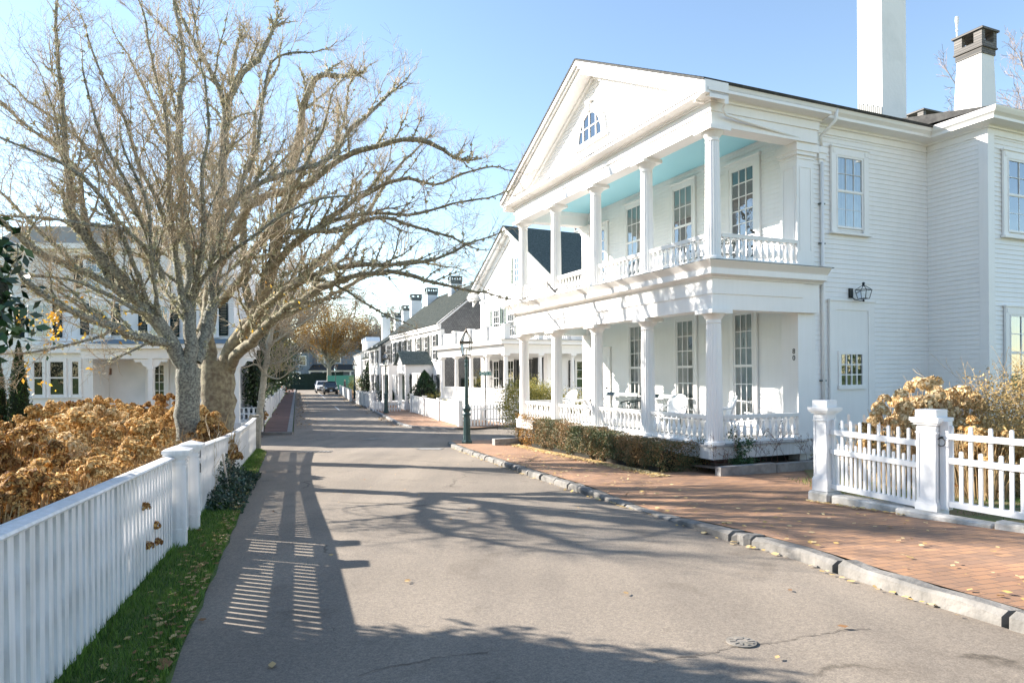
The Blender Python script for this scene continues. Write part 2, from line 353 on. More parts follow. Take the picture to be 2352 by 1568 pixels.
# corner pavement returning along the cross street
SWL = [(29.7, -9.62), (136, -43.2)]
GL2 = mat('kerb_granite_smooth', (.24,.235,.225), .7, (.17,.165,.16), 3, 6)
strip('kerb', frange(29.9, 136, 2), lambda y: lerp_tab(SWL, y)-.22, lambda y: lerp_tab(SWL, y), .115, GL2, kind='structure')
def wallstrip(name, ys, xf, z0, z1, m):
    mb = MB()
    for y in ys: mb.v += [(xf(y), y, gz(y)+z0), (xf(y), y, gz(y)+z1)]
    for i in range(len(ys)-1): mb.f.append((2*i, 2*i+2, 2*i+3, 2*i+1))
    return mb.build(name, m, kind='structure')
wallstrip('kerb', frange(29.9, 136, 2), lambda y: lerp_tab(SWL, y)+.001, -.1, .117, GL2)
bpy.data.objects['kerb']
fr = MB(); fr.box(-11.2, -9.62, 29.72, 29.88, gz(29.8)-.1, gz(29.8)+.113); fr.build('kerb', GL2, kind='structure')
BRICK2 = brickmat('brick_paving_left', (.20,.085,.06), (.15,.07,.055), (.10,.075,.06), .215, .102, .008, rotz=R(17.4), grime=(.55,.55,.56))
strip('brick_pavement', frange(29.88, 136, 2), lambda y: lerp_tab(SWL, y)-1.36, lambda y: lerp_tab(SWL, y)-.22, .11, BRICK2, nx=2, kind='structure')
FKR = [(31.45, -2.62), (32.6, -4.6), (33.6, -5.3), (34.98, -5.88), (42.3, -8.1), (55.5, -12.2), (68, -16.1), (96, -24.3), (140, -38.5)]
strip('brick_pavement', frange(31.5, 136, .8), lambda y: lerp_tab(FKR, y)+.17, lambda y: lerp_tab([(31.4, -1.9), (32.2, -.9), (33.4, .5), (36, 3), (40, 0), (136, -32)], y), .10, BRICK, nx=4, kind='structure')
kerb_blocks('kerb', FKR, 31.5, 110, lambda y: 1.6+rl.random()*.5, h=.115, m=GL2, seed=4, jit=.01)
# cross street far kerb
mb = MB()
P0, P1 = Vector((-2.62, 31.5)), Vector((36, 53.2))
for i in range(20):
    a = P0.lerp(P1, i/20); b = P0.lerp(P1, (i+1)/20-.001); z = gz(a.y); dn = Vector((-.49, .87))*.17
    mb.add([(a.x,a.y,z-.1),(b.x,b.y,z-.1),(b.x+dn.x,b.y+dn.y,z-.1),(a.x+dn.x,a.y+dn.y,z-.1),(a.x,a.y,z+.115),(b.x,b.y,z+.115),(b.x+dn.x,b.y+dn.y,z+.115),(a.x+dn.x,a.y+dn.y,z+.115)],
           [(0,3,2,1),(4,5,6,7),(0,1,5,4),(1,2,6,5),(2,3,7,6),(3,0,4,7)])
mb.build('kerb', GL2, kind='structure')
strip('side_yard', frange(24.9, 46, 1), lambda y: max(-1.9, -2.3+(y-24.9)/.4836+.17) if y > 24.9 else -2, lambda y: 45, -.02, SOIL, nx=3, kind='structure') if False else None
# garden beds
strip('garden_bed', frange(-6, 29, 1), lambda y: FX(y)-13, lambda y: FX(y)-.05, lambda x, y, a, b: -.01+.05*math.sin(x*1.3)*math.sin(y), SOIL, nx=16, kind='structure')
strip('verge', frange(-6, 22.9, .5), lambda y: FX(y)-.06, lambda y: lerp_tab(ROADL, y)+.02*math.sin(y*5)+.01, lambda x, y, a, b: .035*min(1, b/.25)+.002, GRASSG, nx=5, kind='structure')
CRK = mat('road_crack_tar', (.11,.095,.08), .9)
def gpt(x, y):       # point of the road surface seen at a photo position
    d = 3.0
    for _ in range(400):
        q = at(x, y, d)
        if q.z < gz(d)+.004: break
        d += .03
    return Vector((q.x, q.y, gz(q.y)+.004))
rc = random.Random(12)
for route in ([(1500,1519),(1560,1512),(1620,1503),(1665,1490),(1700,1482),(1760,1479),(1800,1475),(1840,1463),(1880,1458),(1930,1449),(2010,1444)], [(820,1552),(880,1532),(940,1526),(1000,1510),(1070,1503),(1130,1500)], [(765,1440),(772,1462),(768,1480)]):
    P_ = [gpt(*q) for q in route]; Q = []
    for a, b in zip(P_, P_[1:]):
        for k in range(7): t_ = k/7; Q.append(a.lerp(b, t_)+Vector((rc.uniform(-.012,.012), rc.uniform(-.015,.015), 0)))
    mb = MB()
    for i, q in enumerate(Q):
        w_ = .002+.005*rc.random()**2; z = gz(q.y)+.0045; mb.v += [(q.x, q.y-w_, z), (q.x, q.y+w_, z)]
    mb.f = [(2*i, 2*i+2, 2*i+3, 2*i+1) for i in range(len(Q)-1)]; mb.build('road_crack', CRK, kind='structure')
# ---------------------------------------------------------------- drains and covers
IRON = mat('worn_iron', (.24,.215,.185), .7, (.15,.14,.12), 8)
def grate(name, x, y, w_, d_, rot, label, nb):
    t = empty(name, (x, y, gz(y)+.004), rot, label=label, cat='drain grate' if nb else 'access cover')
    sl_ = math.atan(-.039) if y < 22 else math.atan(-.02)
    t.rotation_euler = (sl_, 0, rot)
    if nb:
        fr = MB(); fr.box(-w_/2, w_/2, -d_/2, -d_/2+.035, 0, .012).box(-w_/2, w_/2, d_/2-.035, d_/2, 0, .012).box(-w_/2, -w_/2+.035, -d_/2+.035, d_/2-.035, 0, .012).box(w_/2-.035, w_/2, -d_/2+.035, d_/2-.035, 0, .012)
        fr.build('frame', GRAN, t); bb = MB()
        for i in range(nb): xx = -w_/2+.05+(w_-.1)*(i+.5)/nb; bb.box(xx-.03, xx+.03, -d_/2+.036, d_/2-.036, .002, .01)
        bb.build('bars', GRAN, t); bx('opening', DARK, t, -w_/2+.036, w_/2-.036, -d_/2+.036, d_/2-.036, -.02, .0015)
    else:
        MB().lathe([(w_/2, 0), (w_/2, .006), (w_/2-.02, .008)], 24).build('rim', IRON, t)
        c = MB()
        for i in range(10):
            a = 2*math.pi*i/10; c.M = Matrix.Rotation(a, 4, 'Z'); c.box(w_*.18, w_*.4, -w_*.05, w_*.05, .0085, .012)
        c.build('lugs', IRON, t)
g1 = at(710, 1036, 1); gp = (-6.4, 21.6)
grate('drain_grate', -6.35, 21.9, 1.0, .55, R(3), 'wide cast iron storm drain grate near the granite post', 7)
grate('drain_grate', -2.75, 22.7, .8, .5, R(-10), 'small drain grate at the kerb below the green lamp post', 10)
grate('valve_cover', 1.52, 4.55, .2, .2, 0, 'small round worn iron valve cover set in the near asphalt', 0)
grate('manhole_cover', -5.6, 27.3, .85, .85, 0, 'large round manhole cover in the middle of the crossing', 0)
# ---------------------------------------------------------------- shared building pieces
WM = lambda x, y, z, face: Matrix.Translation((x, y, z)) @ Matrix.Rotation({'-y': 0, '-x': R(-90), '+x': R(90), '+y': R(180)}[face], 4, 'Z')
def siding(mb, zs, xr, pitch=.11, t=.018, M=None):
    """clapboards facing local -y; xr(z)->(x0,x1)"""
    old = mb.M; mb.M = M or old
    z0, z1 = zs; n = int(math.ceil((z1-z0)/pitch))
    for i in range(n):
        a = z0+i*pitch; b = min(a+pitch, z1)
        xa0, xa1 = xr(a); xb0, xb1 = xr(b)
        if xa1-xa0 < .02: continue
        if xb1 < xb0: xb0 = xb1 = (xb0+xb1)/2
        mb.add([(xa0,-t,a),(xa1,-t,a),(xb1,-.001,b),(xb0,-.001,b),(xa0,0,a),(xa1,0,a)], [(0,1,2,3),(4,5,1,0)])
    mb.M = old
def profile_box(mb, prof, x0, x1, y0, y1):
    """moulding running round a rectangle: prof list of (projection, z)"""
    n = len(prof); vs = []
    for p, z in prof: vs += [(x0-p,y0-p,z),(x1+p,y0-p,z),(x1+p,y1+p,z),(x0-p,y1+p,z)]
    fs = []
    for i in range(n-1):
        for k in range(4): fs.append((i*4+k, i*4+(k+1)%4, (i+1)*4+(k+1)%4, (i+1)*4+k))
    fs += [(3,2,1,0), tuple((n-1)*4+k for k in range(4))]; mb.add(vs, fs)
def muntins(mb, x0, x1, z0, z1, nc, nr, y, w_=.022, d=.02):
    for i in range(1, nc): x = x0+(x1-x0)*i/nc; mb.box(x-w_/2, x+w_/2, y, y+d, z0, z1)
    for j in range(1, nr):
        z = z0+(z1-z0)*j/nr
        for i in range(nc):
            a = x0+(x1-x0)*i/nc+(w_/2 if i else 0); b = x0+(x1-x0)*(i+1)/nc-(w_/2 if i < nc-1 else 0); mb.box(a, b, y, y+d, z-w_/2, z+w_/2)
def window(parent, M, w_, h, cols=3, rows=4, trim=.12, curtain=None, shut=None, sill=True, glass=None, m=None, storm=False, sx=.42, label=None, cap=True, split=True, bl=0, mw=.022):
    """M: bottom centre of the opening on the wall face; opening w_ x h"""
    m = m or WHITE; glass = glass or GLASS; a = -w_/2; b = w_/2
    f = MB(M); t = trim
    f.box(a-t, a, -.05, 0, -t*.6, h+t); f.box(b, b+t, -.05, 0, -t*.6, h+t); f.box(a, b, -.05, 0, h, h+t)
    if cap:
        f.box(a-t-.03, b+t+.03, -.075, 0, h+t, h+t+.04)
        for sx_ in (a-t/2, b+t/2): f.box(sx_-t*.28, sx_+t*.28, -.062, -.05, h+t*.22, h+t*.78)
        f.box(a-.02, a, -.062, -.05, 0, h); f.box(b, b+.02, -.062, -.05, 0, h)
    F = f.build('window', m, parent, label=label)
    if sill: MB(M).box(a-t-.04, b+t+.04, -.10, 0, -t*.6-.05, -t*.6).build('sill', m, F)
    s = MB(M); e = .045
    def sash(z0, z1, y, nr):
        s.box(a, a+e, y, y+.03, z0, z1); s.box(b-e, b, y, y+.03, z0, z1); s.box(a+e, b-e, y, y+.03, z0, z0+e); s.box(a+e, b-e, y, y+.03, z1-e, z1)
        muntins(s, a+e, b-e, z0+e, z1-e, cols, nr, y+.004, w_=mw)
    if split: sash(h/2, h, -.038, rows//2); sash(0, h/2+.03, -.034+.006, rows-rows//2)
    else: sash(0, h, -.036, rows)
    s.build('sash', m, F)
    MB(M).quad((a+.01,-.016,.01),(b-.01,-.016,.01),(b-.01,-.016,h-.01),(a+.01,-.016,h-.01)).build('pane', glass, F)
    bkq = MB(M).quad((a,-.004,0),(b,-.004,0),(b,-.004,h),(a,-.004,h)).build('dark_backing', DARK, F)  # flat sheet on the wall, painted near-black as an unlit room
    if curtain:
        c = MB(M)
        spans = {'both': ((a+.02, a+(b-a)*.36), (b-(b-a)*.36, b-.02)), 'full': ((a+.02, b-.02),), 'left': ((a+.02, a+(b-a)*.4),)}[curtain]
        for x0, x1 in spans:
            n = 28; vs = []
            for i in range(n+1):
                x = x0+(x1-x0)*i/n; y = -.009+.0035*math.sin(i*1.9); vs += [(x, y, .02), (x, y, h-.03)]
            c.add(vs, [(2*i, 2*i+2, 2*i+3, 2*i+1) for i in range(n)])
        c.build('curtain', CURT, F)
    if bl: MB(M).quad((a+.02,-.008,h-bl),(b-.02,-.008,h-bl),(b-.02,-.008,h),(a+.02,-.008,h)).build('blind', BLIND, F)
    if shut:
        for sgn in (-1, 1):
            q = MB(M); x0 = (a-t-sx) if sgn < 0 else (b+t); x1 = x0+sx
            q.box(x0, x0+.045, -.06, -.02, 0, h+.02); q.box(x1-.045, x1, -.06, -.02, 0, h+.02)
            for z in (0, h*.48, h-.04): q.box(x0+.045, x1-.045, -.06, -.02, z, z+.06)
            n = int(h/.07)
            for i in range(n):
                z = .06+(h-.12)*i/n; q.add([(x0+.045,-.055,z),(x1-.045,-.055,z),(x1-.045,-.028,z+.045),(x0+.045,-.028,z+.045)], [(0,1,2,3)])
            q.build('shutter', shut, F)
    return F
def door(parent, M, w_, h, glazed=None, panels=None, m=None, trim=.12, glass=None, label=None, knob=True):
    m = m or WHITE; a = -w_/2; b = w_/2; t = trim
    f = MB(M); f.box(a-t, a, -.05, 0, 0, h+t); f.box(b, b+t, -.05, 0, 0, h+t); f.box(a, b, -.05, 0, h, h+t); f.box(a-t-.03, b+t+.03, -.075, 0, h+t, h+t+.045)
    F = f.build('door', m if m is not DGREEN else WHITE, parent, label=label)
    l = MB(M)
    if glazed:
        nc, nr, z0 = glazed; e = .1
        l.box(a, a+e, -.035, -.005, 0, h); l.box(b-e, b, -.035, -.005, 0, h); l.box(a+e, b-e, -.035, -.005, 0, z0); l.box(a+e, b-e, -.035, -.005, h-e, h)
        muntins(l, a+e, b-e, z0, h-e, nc, nr, -.034, .024)
        l.build('leaf', m, F)
        MB(M).quad((a+e,-.016,z0),(b-e,-.016,z0),(b-e,-.016,h-e),(a+e,-.016,h-e)).build('pane', glass or GLASS, F)
        MB(M).quad((a+e,-.003,z0),(b-e,-.003,z0),(b-e,-.003,h-e),(a+e,-.003,h-e)).build('dark_backing', DARK, F)
    else:
        l.box(a, b, -.03, -.002, 0, h)
        for (u0, u1, v0, v1) in (panels if panels is not None else [(.14,.46,.1,.42),(.54,.86,.1,.42),(.14,.46,.5,.92),(.54,.86,.5,.92)]):
            l.box(a+w_*u0, a+w_*u1, -.042, -.03, h*v0, h*v1)
        l.build('leaf', m, F)
    if knob: MB(M @ Matrix.Translation((b-.07, -.06, 1.0))).lathe([(.01,-.03),(.03,-.02),(.035,0),(.03,.02),(.01,.03)], 8).build('knob', BLACK, F)
    return F
def flute_col(h, r0, r1, nfl=20, n=80, capH=.2, ab=.27):
    """fluted shaft + capital, base at z=0; returns shaft mb, capital mb"""
    s = MB(); md = lambda i: 1-.055*(math.sin(math.pi*((i*nfl/n) % 1))**.6 if (i*nfl/n) % 1 else 0)
    hs = h-capH; prof = [(r0+(r1-r0)*(t**1.4), hs*t) for t in (0,.2,.4,.6,.8,.97)]
    s.lathe([(r0+.035, 0), (r0+.035, .05), (r0+.012, .07)], 40)
    prof[0] = (r0, .07); s.lathe(prof, n, mod=md)
    c = MB(); c.lathe([(r1, hs*.968), (r1+.012, hs*.975), (r1+.002, hs*.985), (r1+.004, hs), (r1+.02, hs+.02), (r1+.05, hs+.06), (r1+.085, hs+.10), (r1+.09, hs+.115)], 32)
    c.box(-ab, ab, -ab, ab, hs+.116, h-.002)
    return s, c
BALP = [(.035,0),(.035,.05),(.022,.06),(.018,.085),(.032,.10),(.045,.15),(.05,.19),(.044,.24),(.028,.30),(.02,.34),(.018,.37),(.028,.385),(.02,.40),(.034,.43),(.034,.47)]
def baluster_mesh(hh):
    mb = MB(); k = hh/.47; mb.box(-.036,.036,-.036,.036,0,.05*k); mb.lathe([(r, z*k) for r, z in BALP[2:-2]], 10); mb.box(-.034,.034,-.034,.034,.425*k,.47*k)
    return mb
def shingles_roof(name, slopes, m, parent, course=.14, t=.012):
    """slopes: list of (p0,p1,p2,p3) quads: eave-left, eave-right, ridge-right, ridge-left; stepped courses"""
    mb = MB()
    for p0,p1,p2,p3 in slopes:
        p0,p1,p2,p3 = map(Vector, (p0,p1,p2,p3)); nrm = (p1-p0).cross(p3-p0).normalized(); n = max(2, int((p3-p0).length/course))
        for i in range(n):
            a = p0.lerp(p3, i/n); b = p1.lerp(p2, i/n); c = p1.lerp(p2, (i+1)/n); d = p0.lerp(p3, (i+1)/n); e = nrm*t
            mb.add([a+e,b+e,c+nrm*.001,d+nrm*.001,a,b], [(0,1,2,3),(4,5,1,0)])
        mb.add([p0-nrm*.05,p1-nrm*.05,p2-nrm*.05,p3-nrm*.05,p0,p1,p2,p3], [(3,2,1,0),(0,1,5,4),(1,2,6,5),(2,3,7,6),(3,0,4,7)])
    return mb.build(name, m, parent)
def chimney(parent, x0, x1, y0, y1, z0, z1, m=None, name='chimney', capm=None, band=.62, ops=2, label=None):
    m = m or STUCCO; b = MB(); zb = z1-band; b.box(x0, x1, y0, y1, z0, zb)
    c = b.build(name, m, parent, label=label); capm = capm or LEAD; q = MB(); e = .03
    q.box(x0-.01, x1+.01, y0-.01, y1+.01, zb, zb+.2); q.box(x0-e-.02, x1+e+.02, y0-e-.02, y1+e+.02, zb+.2, zb+.25); q.box(x0-e, x1+e, y0-e, y1+e, zb+.25, zb+.33)
    zt = z1-.04; pw = .12
    for xx in np.linspace(x0-e, x1+e-pw, ops+1):
        for (ya, yb) in ((y0-e, y0-e+pw), (y1+e-pw, y1+e)): q.box(xx, xx+pw, ya, yb, zb+.33, zt)
    for ya in np.linspace(y0-e, y1+e-pw, max(2, ops))[1:-1] if ops > 1 else []:
        q.box(x0-e, x0-e+pw, ya, ya+pw, zb+.33, zt); q.box(x1+e-pw, x1+e, ya, ya+pw, zb+.33, zt)
    q.box(x0-e-.03, x1+e+.03, y0-e-.03, y1+e+.03, zt, z1); q.build('cap', capm, c)
    return c
CAPB = brickmat('sooty_brick', (.22,.205,.19), (.14,.135,.13), (.08,.08,.08), .2, .07, .01, axis='XZ', bump=.5)

# ---------------------------------------------------------------- the main porticoed white house
TH = R(23.85); OX, OY = 4.215, 14.2
H1 = empty('white_house', (OX, OY, 0), TH, label='large white clapboard house with a two-storey columned porch and blue porch ceiling', cat='house')
def hw(x, y, z=0): return Vector((OX+x*math.cos(TH)-y*math.sin(TH), OY+x*math.sin(TH)+y*math.cos(TH), z))
LY = 9.4; BX = 14.0      # facade length, body depth
WX = 2.4
core = MB(); core.box(WX+.01, BX, .015, LY+.3, -.9, 7.1); core.box(6.72, BX, -1.42, .02, -.9, 7.1)
sd = MB(); zt = 7.02
siding(sd, (-.3, zt), lambda z: (2.83, 6.7), M=WM(0, 0, 0, '-y'))
siding(sd, (-.3, zt), lambda z: (6.86, 13), M=WM(0, -1.44, 0, '-y'))
siding(sd, (-.3, zt), lambda z: (-.012, 1.27), M=WM(6.7, 0, 0, '-x'))     # return wall
siding(sd, (.13, 3.3), lambda z: (-LY+.2, -.3), M=WM(WX, 0, 0, '-x'))
siding(sd, (3.99, 7.2), lambda z: (-LY+.2, -.3), M=WM(WX, 0, 0, '-x'))
wall = sd.build('wall', WHITE, H1); core.build('wall_core', WHITE2, wall)
tr = MB()
tr.box(6.665, 6.90, -1.475, -1.415, -.4, 7.02); tr.box(6.665, 6.70, -1.415, -1.27, -.4, 7.02)   # bay corner board
tr.box(2.8, 6.66, -.03, .0, 7.02, 7.3); tr.box(6.67, 13, -1.47, -1.44, 7.02, 7.3); tr.box(6.67, 6.70, -1.44, -.031, 7.02, 7.3)
tr.box(2.8, 6.7, -.02, .0, -.62, -.3); tr.box(6.7, 13, -1.46, -1.44, -.62, -.3)
tr.build('corner_board', WHITE, H1)
# entablature of the porch roof (upper)
ent = MB()
ent.box(-.19, .19, -.19, LY+.19, 6.69, 6.98); ent.box(-.22, .22, -.22, LY+.22, 6.98, 7.16)
ent.box(.19, 2.79, -.19, .19, 6.69, 6.98); ent.box(.22, 2.82, -.22, .22, 6.98, 7.16)
ent.box(.19, 2.4, LY-.19, LY+.19, 6.69, 6.98); ent.box(.22, 2.4, LY-.22, LY+.22, 6.98, 7.16)
ent.build('entablature', WHITE, H1, label='upper entablature under the pediment')
# eave cornice with gutter, running round the porch end and along the side and bay
cor = MB()
cp = [(.0,7.161),(.05,7.165),(.06,7.20),(.10,7.22),(.33,7.24),(.33,7.30),(.36,7.33),(.40,7.36),(.44,7.43),(.455,7.47)]
def runmould(mb, path, prof):
    """path of xy points; offset to the right-hand side of travel is outward"""
    P = [Vector(p) for p in path]; n = len(P); k = len(prof); vs = []
    for i, p in enumerate(P):
        ds = []
        if i > 0: ds.append((p-P[i-1]).normalized())
        if i < n-1: ds.append((P[i+1]-p).normalized())
        nm = [Vector((d.y, -d.x)) for d in ds]
        if len(nm) == 2: o = (nm[0]+nm[1]); o = o/(1+nm[0].dot(nm[1]))
        else: o = nm[0]
        for pr, z in prof: vs.append((p.x+o.x*pr, p.y+o.y*pr, z))
    fs = []
    for i in range(n-1):
        for j in range(k-1): fs.append((i*k+j, (i+1)*k+j, (i+1)*k+j+1, i*k+j+1))
        
    fs += [tuple(range(k)), tuple(range((n-1)*k+k-1, (n-1)*k-1, -1))]
    mb.add(vs, fs)
path = [(2.3, LY+.22), (-.22, LY+.22), (-.22, -.22)]
path = [(-.22, LY+.22), (-.22, -.22)]
runmould(cor, [(1.9, LY+.22), (-.22, LY+.22), (-.22, -.22), (2.85, -.22)], [(p*.9, z if z < 7.33 else 7.33) for p, z in cp[:6]])
def sidecor(pth): runmould(cor, pth, cp)
sidecor([(-.5, -.03), (6.67, -.03), (6.67, -1.47), (14, -1.47)])
cor.build('cornice', WHITE, H1)
# roof planes and pediment
RZ, PK, CY = 7.45, 10.02, 4.72
EY0, EY1 = -.50, 9.94
SLP = (PK-RZ)/(CY-EY0)
SLATE = mat('dark_roof_shingle', (.045,.045,.045), .8, (.08,.08,.077), 8, spec=.15)
roof = shingles_roof('roof', [((-.62,EY0,RZ+.02),(BX,EY0,RZ+.02),(BX,CY,PK+.04),(-.62,CY,PK+.04)), ((BX,EY1,RZ+.02),(-.62,EY1,RZ+.02),(-.62,CY,PK+.04),(BX,CY,PK+.04))], SLATE, H1)
bay = MB(); bay.add([(6.3,-1.92,7.475),(14,-1.92,7.475),(14,.0,8.0),(8.2,.0,8.0),(6.3,.1,7.6),(6.3,.6,8.0)], [(0,1,2,3),(0,3,5,4)]); bay.box(6.9, 14, -.6, 3, 7.2, 7.9); bay.build('bay_roof', SLATE, H1)
ped = MB()
def rake(off0, off1, z0, z1, xa, xb):       # sloped board following both rakes
    for sgn in (-1, 1):
        ye = EY0 if sgn < 0 else EY1
        a = (ye-sgn*0, RZ); 
        poly = [(ye, RZ+z0), (CY, PK+z0), (CY, PK+z1), (ye, RZ+z1)]
        if sgn > 0: poly = poly[::-1]
        ped.prismx(poly, xa, xb)
rake(0, 0, -.14, .0, -.60, 0); rake(0, 0, -.21, -.14, -.54, 0); rake(0, 0, -.34, -.21, -.47, 0); rake(0, 0, -.42, -.34, -.10, 0)
ped.box(-.60, .0, EY0, EY0+.2, RZ-.26, RZ-.14)
ped.build('raking_cornice', WHITE, H1)
ty = MB(); zb = 7.36
def xr(z):
    d = (PK-.42-z)/SLP
    return (-(CY+d), -(CY-d))
siding(ty, (zb, PK-.42), xr, pitch=.105, M=WM(-.02, 0, 0, '-x'))
tym = ty.build('pediment_wall', WHITE, H1)
MB().prismx([(EY0+.3, 7.33), (EY1-.3, 7.33), (CY, PK-.2)], -.015, .3).build('pediment_core', WHITE2, tym)
sh = MB(); sh.box(-.52, -.02, EY0+.05, EY1-.05, 7.331, 7.352); sh.build('pediment_ledge', WHITE, H1)
# fan window
fw = MB(); M0 = WM(-.045, 4.9, 7.98, '-x'); fw.M = M0
def arc(mb, r0x, r0z, r1x, r1z, y0, y1, n=24, a0=0, a1=math.pi):
    for i in range(n):
        a = a0+(a1-a0)*i/n; b = a0+(a1-a0)*(i+1)/n
        pa, pb = (r0x*math.cos(a), r0z*math.sin(a)), (r0x*math.cos(b), r0z*math.sin(b)); qa, qb = (r1x*math.cos(a), r1z*math.sin(a)), (r1x*math.cos(b), r1z*math.sin(b))
        v = [(pa[0],y0,pa[1]),(pb[0],y0,pb[1]),(qb[0],y0,qb[1]),(qa[0],y0,qa[1]),(pa[0],y1,pa[1]),(pb[0],y1,pb[1]),(qb[0],y1,qb[1]),(qa[0],y1,qa[1])]
        mb.add(v, [(0,1,2,3),(7,6,5,4),(0,4,5,1),(3,2,6,7)])
arc(fw, .66, .80, .84, .98, -.05, .03); fw.box(-.92, .92, -.1, .03, -.09, 0); fw.box(-.08, .08, -.09, .03, .8, 1.06); fw.box(-.12, .12, -.1, .03, 1.06, 1.1)
FW = fw.build('fan_window', WHITE, H1, label='arched fan window with keystone in the pediment')
g = MB(M0); vs = [(0,-.004,0)]+[(.66*math.cos(math.pi*i/24), -.004, .80*math.sin(math.pi*i/24)) for i in range(25)]
g.add(vs, [(0,i,i+1) for i in range(1,25)]); g.build('pane', GLASS, FW)
g = MB(M0); g.add([(x,.003,z) for x,_,z in vs], [(0,i,i+1) for i in range(1,25)]); g.build('dark_backing', DARK, FW)
g = MB(M0); arc(g, .62, .76, .66, .80, -.03, .0); g.box(-.62,.62,-.03,0,0,.04)
for xx in (-.33, 0, .33): g.box(xx-.022, xx+.013, -.025, -.002, .04, .78*math.sqrt(1-(xx/.66)**2))
g.box(-.55, .55, -.024, -.003, .38, .405); g.build('sash', WHITE, FW)
# lower entablature + balcony floor
e2 = MB()
e2.box(-.19, .19, -.19, LY+.19, 2.92, 3.24); e2.box(-.215, .215, -.215, LY+.215, 3.24, 3.55)
e2.box(.19, 2.3, -.19, .19, 2.92, 3.24); e2.box(.215, 2.3, -.215, .215, 3.24, 3.55); e2.box(.19, 2.3, LY-.19, LY+.19, 2.92, 3.24); e2.box(.215, 2.3, LY-.215, LY+.215, 3.24, 3.55)
e2.build('entablature', WHITE, H1, label='lower entablature between the storeys')
c2 = MB(); runmould(c2, [(2.8, LY+.215), (-.215, LY+.215), (-.215, -.215), (2.84, -.215)], [(0,3.551),(.03,3.555),(.04,3.58),(.10,3.60),(.17,3.62),(.17,3.74),(.19,3.77),(.22,3.80),(.28,3.86),(.30,3.88)])
c2.build('cornice', WHITE, H1, label='cornice below the balcony')
MB().box(-.50, 2.92, -.50, LY+.5, 3.881, 3.90).build('balcony_flashing', LEAD, H1)
bx('balcony_floor', WHITE2, H1, -.2, WX, -.2, LY+.2, 3.901, 3.96)
bx('porch_ceiling', TEAL, H1, .2, WX, .2, LY-.2, 7.13, 7.158, label='turquoise ceiling of the upper porch')
bx('porch_ceiling', TEAL, H1, .2, WX, .2, LY-.2, 3.36, 3.40, label='turquoise ceiling of the lower porch')
# piers (antae)
for nm, z0, z1 in (('lower', .12, 2.92), ('upper', 3.97, 6.69)):
    for (ya, yb, fy) in ((-.06, .42, -1), (LY-.42, LY+.06, 1)):
        p = MB(); p.box(2.3, 2.8, ya, yb, z0, z1)
        if nm == 'upper':
            p.box(2.22, 2.88, ya-.08, yb+.08, z1-.18, z1-.001); p.box(2.25, 2.85, ya-.05, yb+.05, z1-.26, z1-.18); p.box(2.28, 2.82, ya-.02, yb+.02, z1-.34, z1-.31)
            for (x0, x1) in ((2.37, 2.40), (2.70, 2.73)): p.box(x0, x1, ya-.012, ya, z0+.35, z1-.5)
            p.box(2.40, 2.70, ya-.012, ya, z1-.53, z1-.5); p.box(2.28, 2.3, ya+.07, ya+.10, z0+.1, z1-.5); p.box(2.28, 2.3, yb-.10, yb-.07, z0+.1, z1-.5); p.box(2.28, 2.3, ya+.1, yb-.1, z1-.53, z1-.5)
        p.build('pier', WHITE, H1)
p = MB(); p.box(2.3, 2.8, -.19, .1, 2.92, 3.55); p.box(2.78, 2.86, -.02, .04, .1, 3.55); p.build('pier_block', WHITE, H1)
q = MB(); q.box(2.93, 3.2, -.10, 0, 6.55, 6.68); q.box(2.96, 3.17, -.08, 0, 6.42, 6.55); q.box(3.0, 3.12, -.05, 0, 6.3, 6.42); q.build('bracket', WHITE, H1)
# columns
sl_, cl_ = flute_col(2.92-.125, .175, .15); sL = sl_.build('column', WHITE, H1, smooth=False); cLo = cl_.build('capital', WHITE, sL)
su_, cu_ = flute_col(6.69-3.965, .165, .14); sU = su_.build('column', WHITE, H1); cUo = cu_.build('capital', WHITE, sU)
for i in range(5):
    for src, z in ((sL, .125), (sU, 3.965)):
        if i == 0: o = src
        else:
            o = src.copy(); COL.objects.link(o); o.parent = H1
            for ch in src.children: c_ = ch.copy(); COL.objects.link(c_); c_.parent = o
        o.location = (0, i*2.35, z)
# balustrades
bal = baluster_mesh(.46).build('baluster', WHITE, None, smooth=False); bal.parent = H1; balu = baluster_mesh(.44).build('baluster', WHITE, None); balu.parent = H1
used = {'b': 0}; first = {id(bal): True, id(balu): True}; stuffmb = MB()
def rail(name, p0, p1, z, bm, hb, along):
    (x0, y0), (x1, y1) = p0, p1; mb = MB()
    ln = max(abs(x1-x0), abs(y1-y0))
    if along == 'y':
        mb.box(x0-.05, x0+.05, y0, y1, z, z+.05); mb.box(x0-.055, x0+.055, y0, y1, z+.05+hb, z+.05+hb+.045); mb.box(x0-.065, x0+.065, y0, y1, z+.095+hb, z+.125+hb)
    else:
        mb.box(x0, x1, y0-.05, y0+.05, z, z+.05); mb.box(x0, x1, y0-.055, y0+.055, z+.05+hb, z+.05+hb+.045); mb.box(x0, x1, y0-.065, y0+.065, z+.095+hb, z+.125+hb)
    B = mb.build('balustrade', WHITE, H1)
    n = max(2, int(round(ln/.178)))
    for i in range(n):
        t = (i+.5)/n; x = x0+(x1-x0)*t; y = y0+(y1-y0)*t
        if used['b'] < 98:
            if first[id(bm)]: o = bm; first[id(bm)] = False
            else: o = bm.copy(); COL.objects.link(o)
            o.parent = B; o.location = (x, y, z+.05); used['b'] += 1
        else:
            s2 = baluster_mesh(hb); 
            for v in s2.v: pass
            b0 = len(stuffmb.v); stuffmb.v += [(v[0]+x, v[1]+y, v[2]+z+.05) for v in s2.v]; stuffmb.f += [tuple(k+b0 for k in f) for f in s2.f]
rail('', (.2, 0), (2.3, 0), .13, bal, .46, 'x')
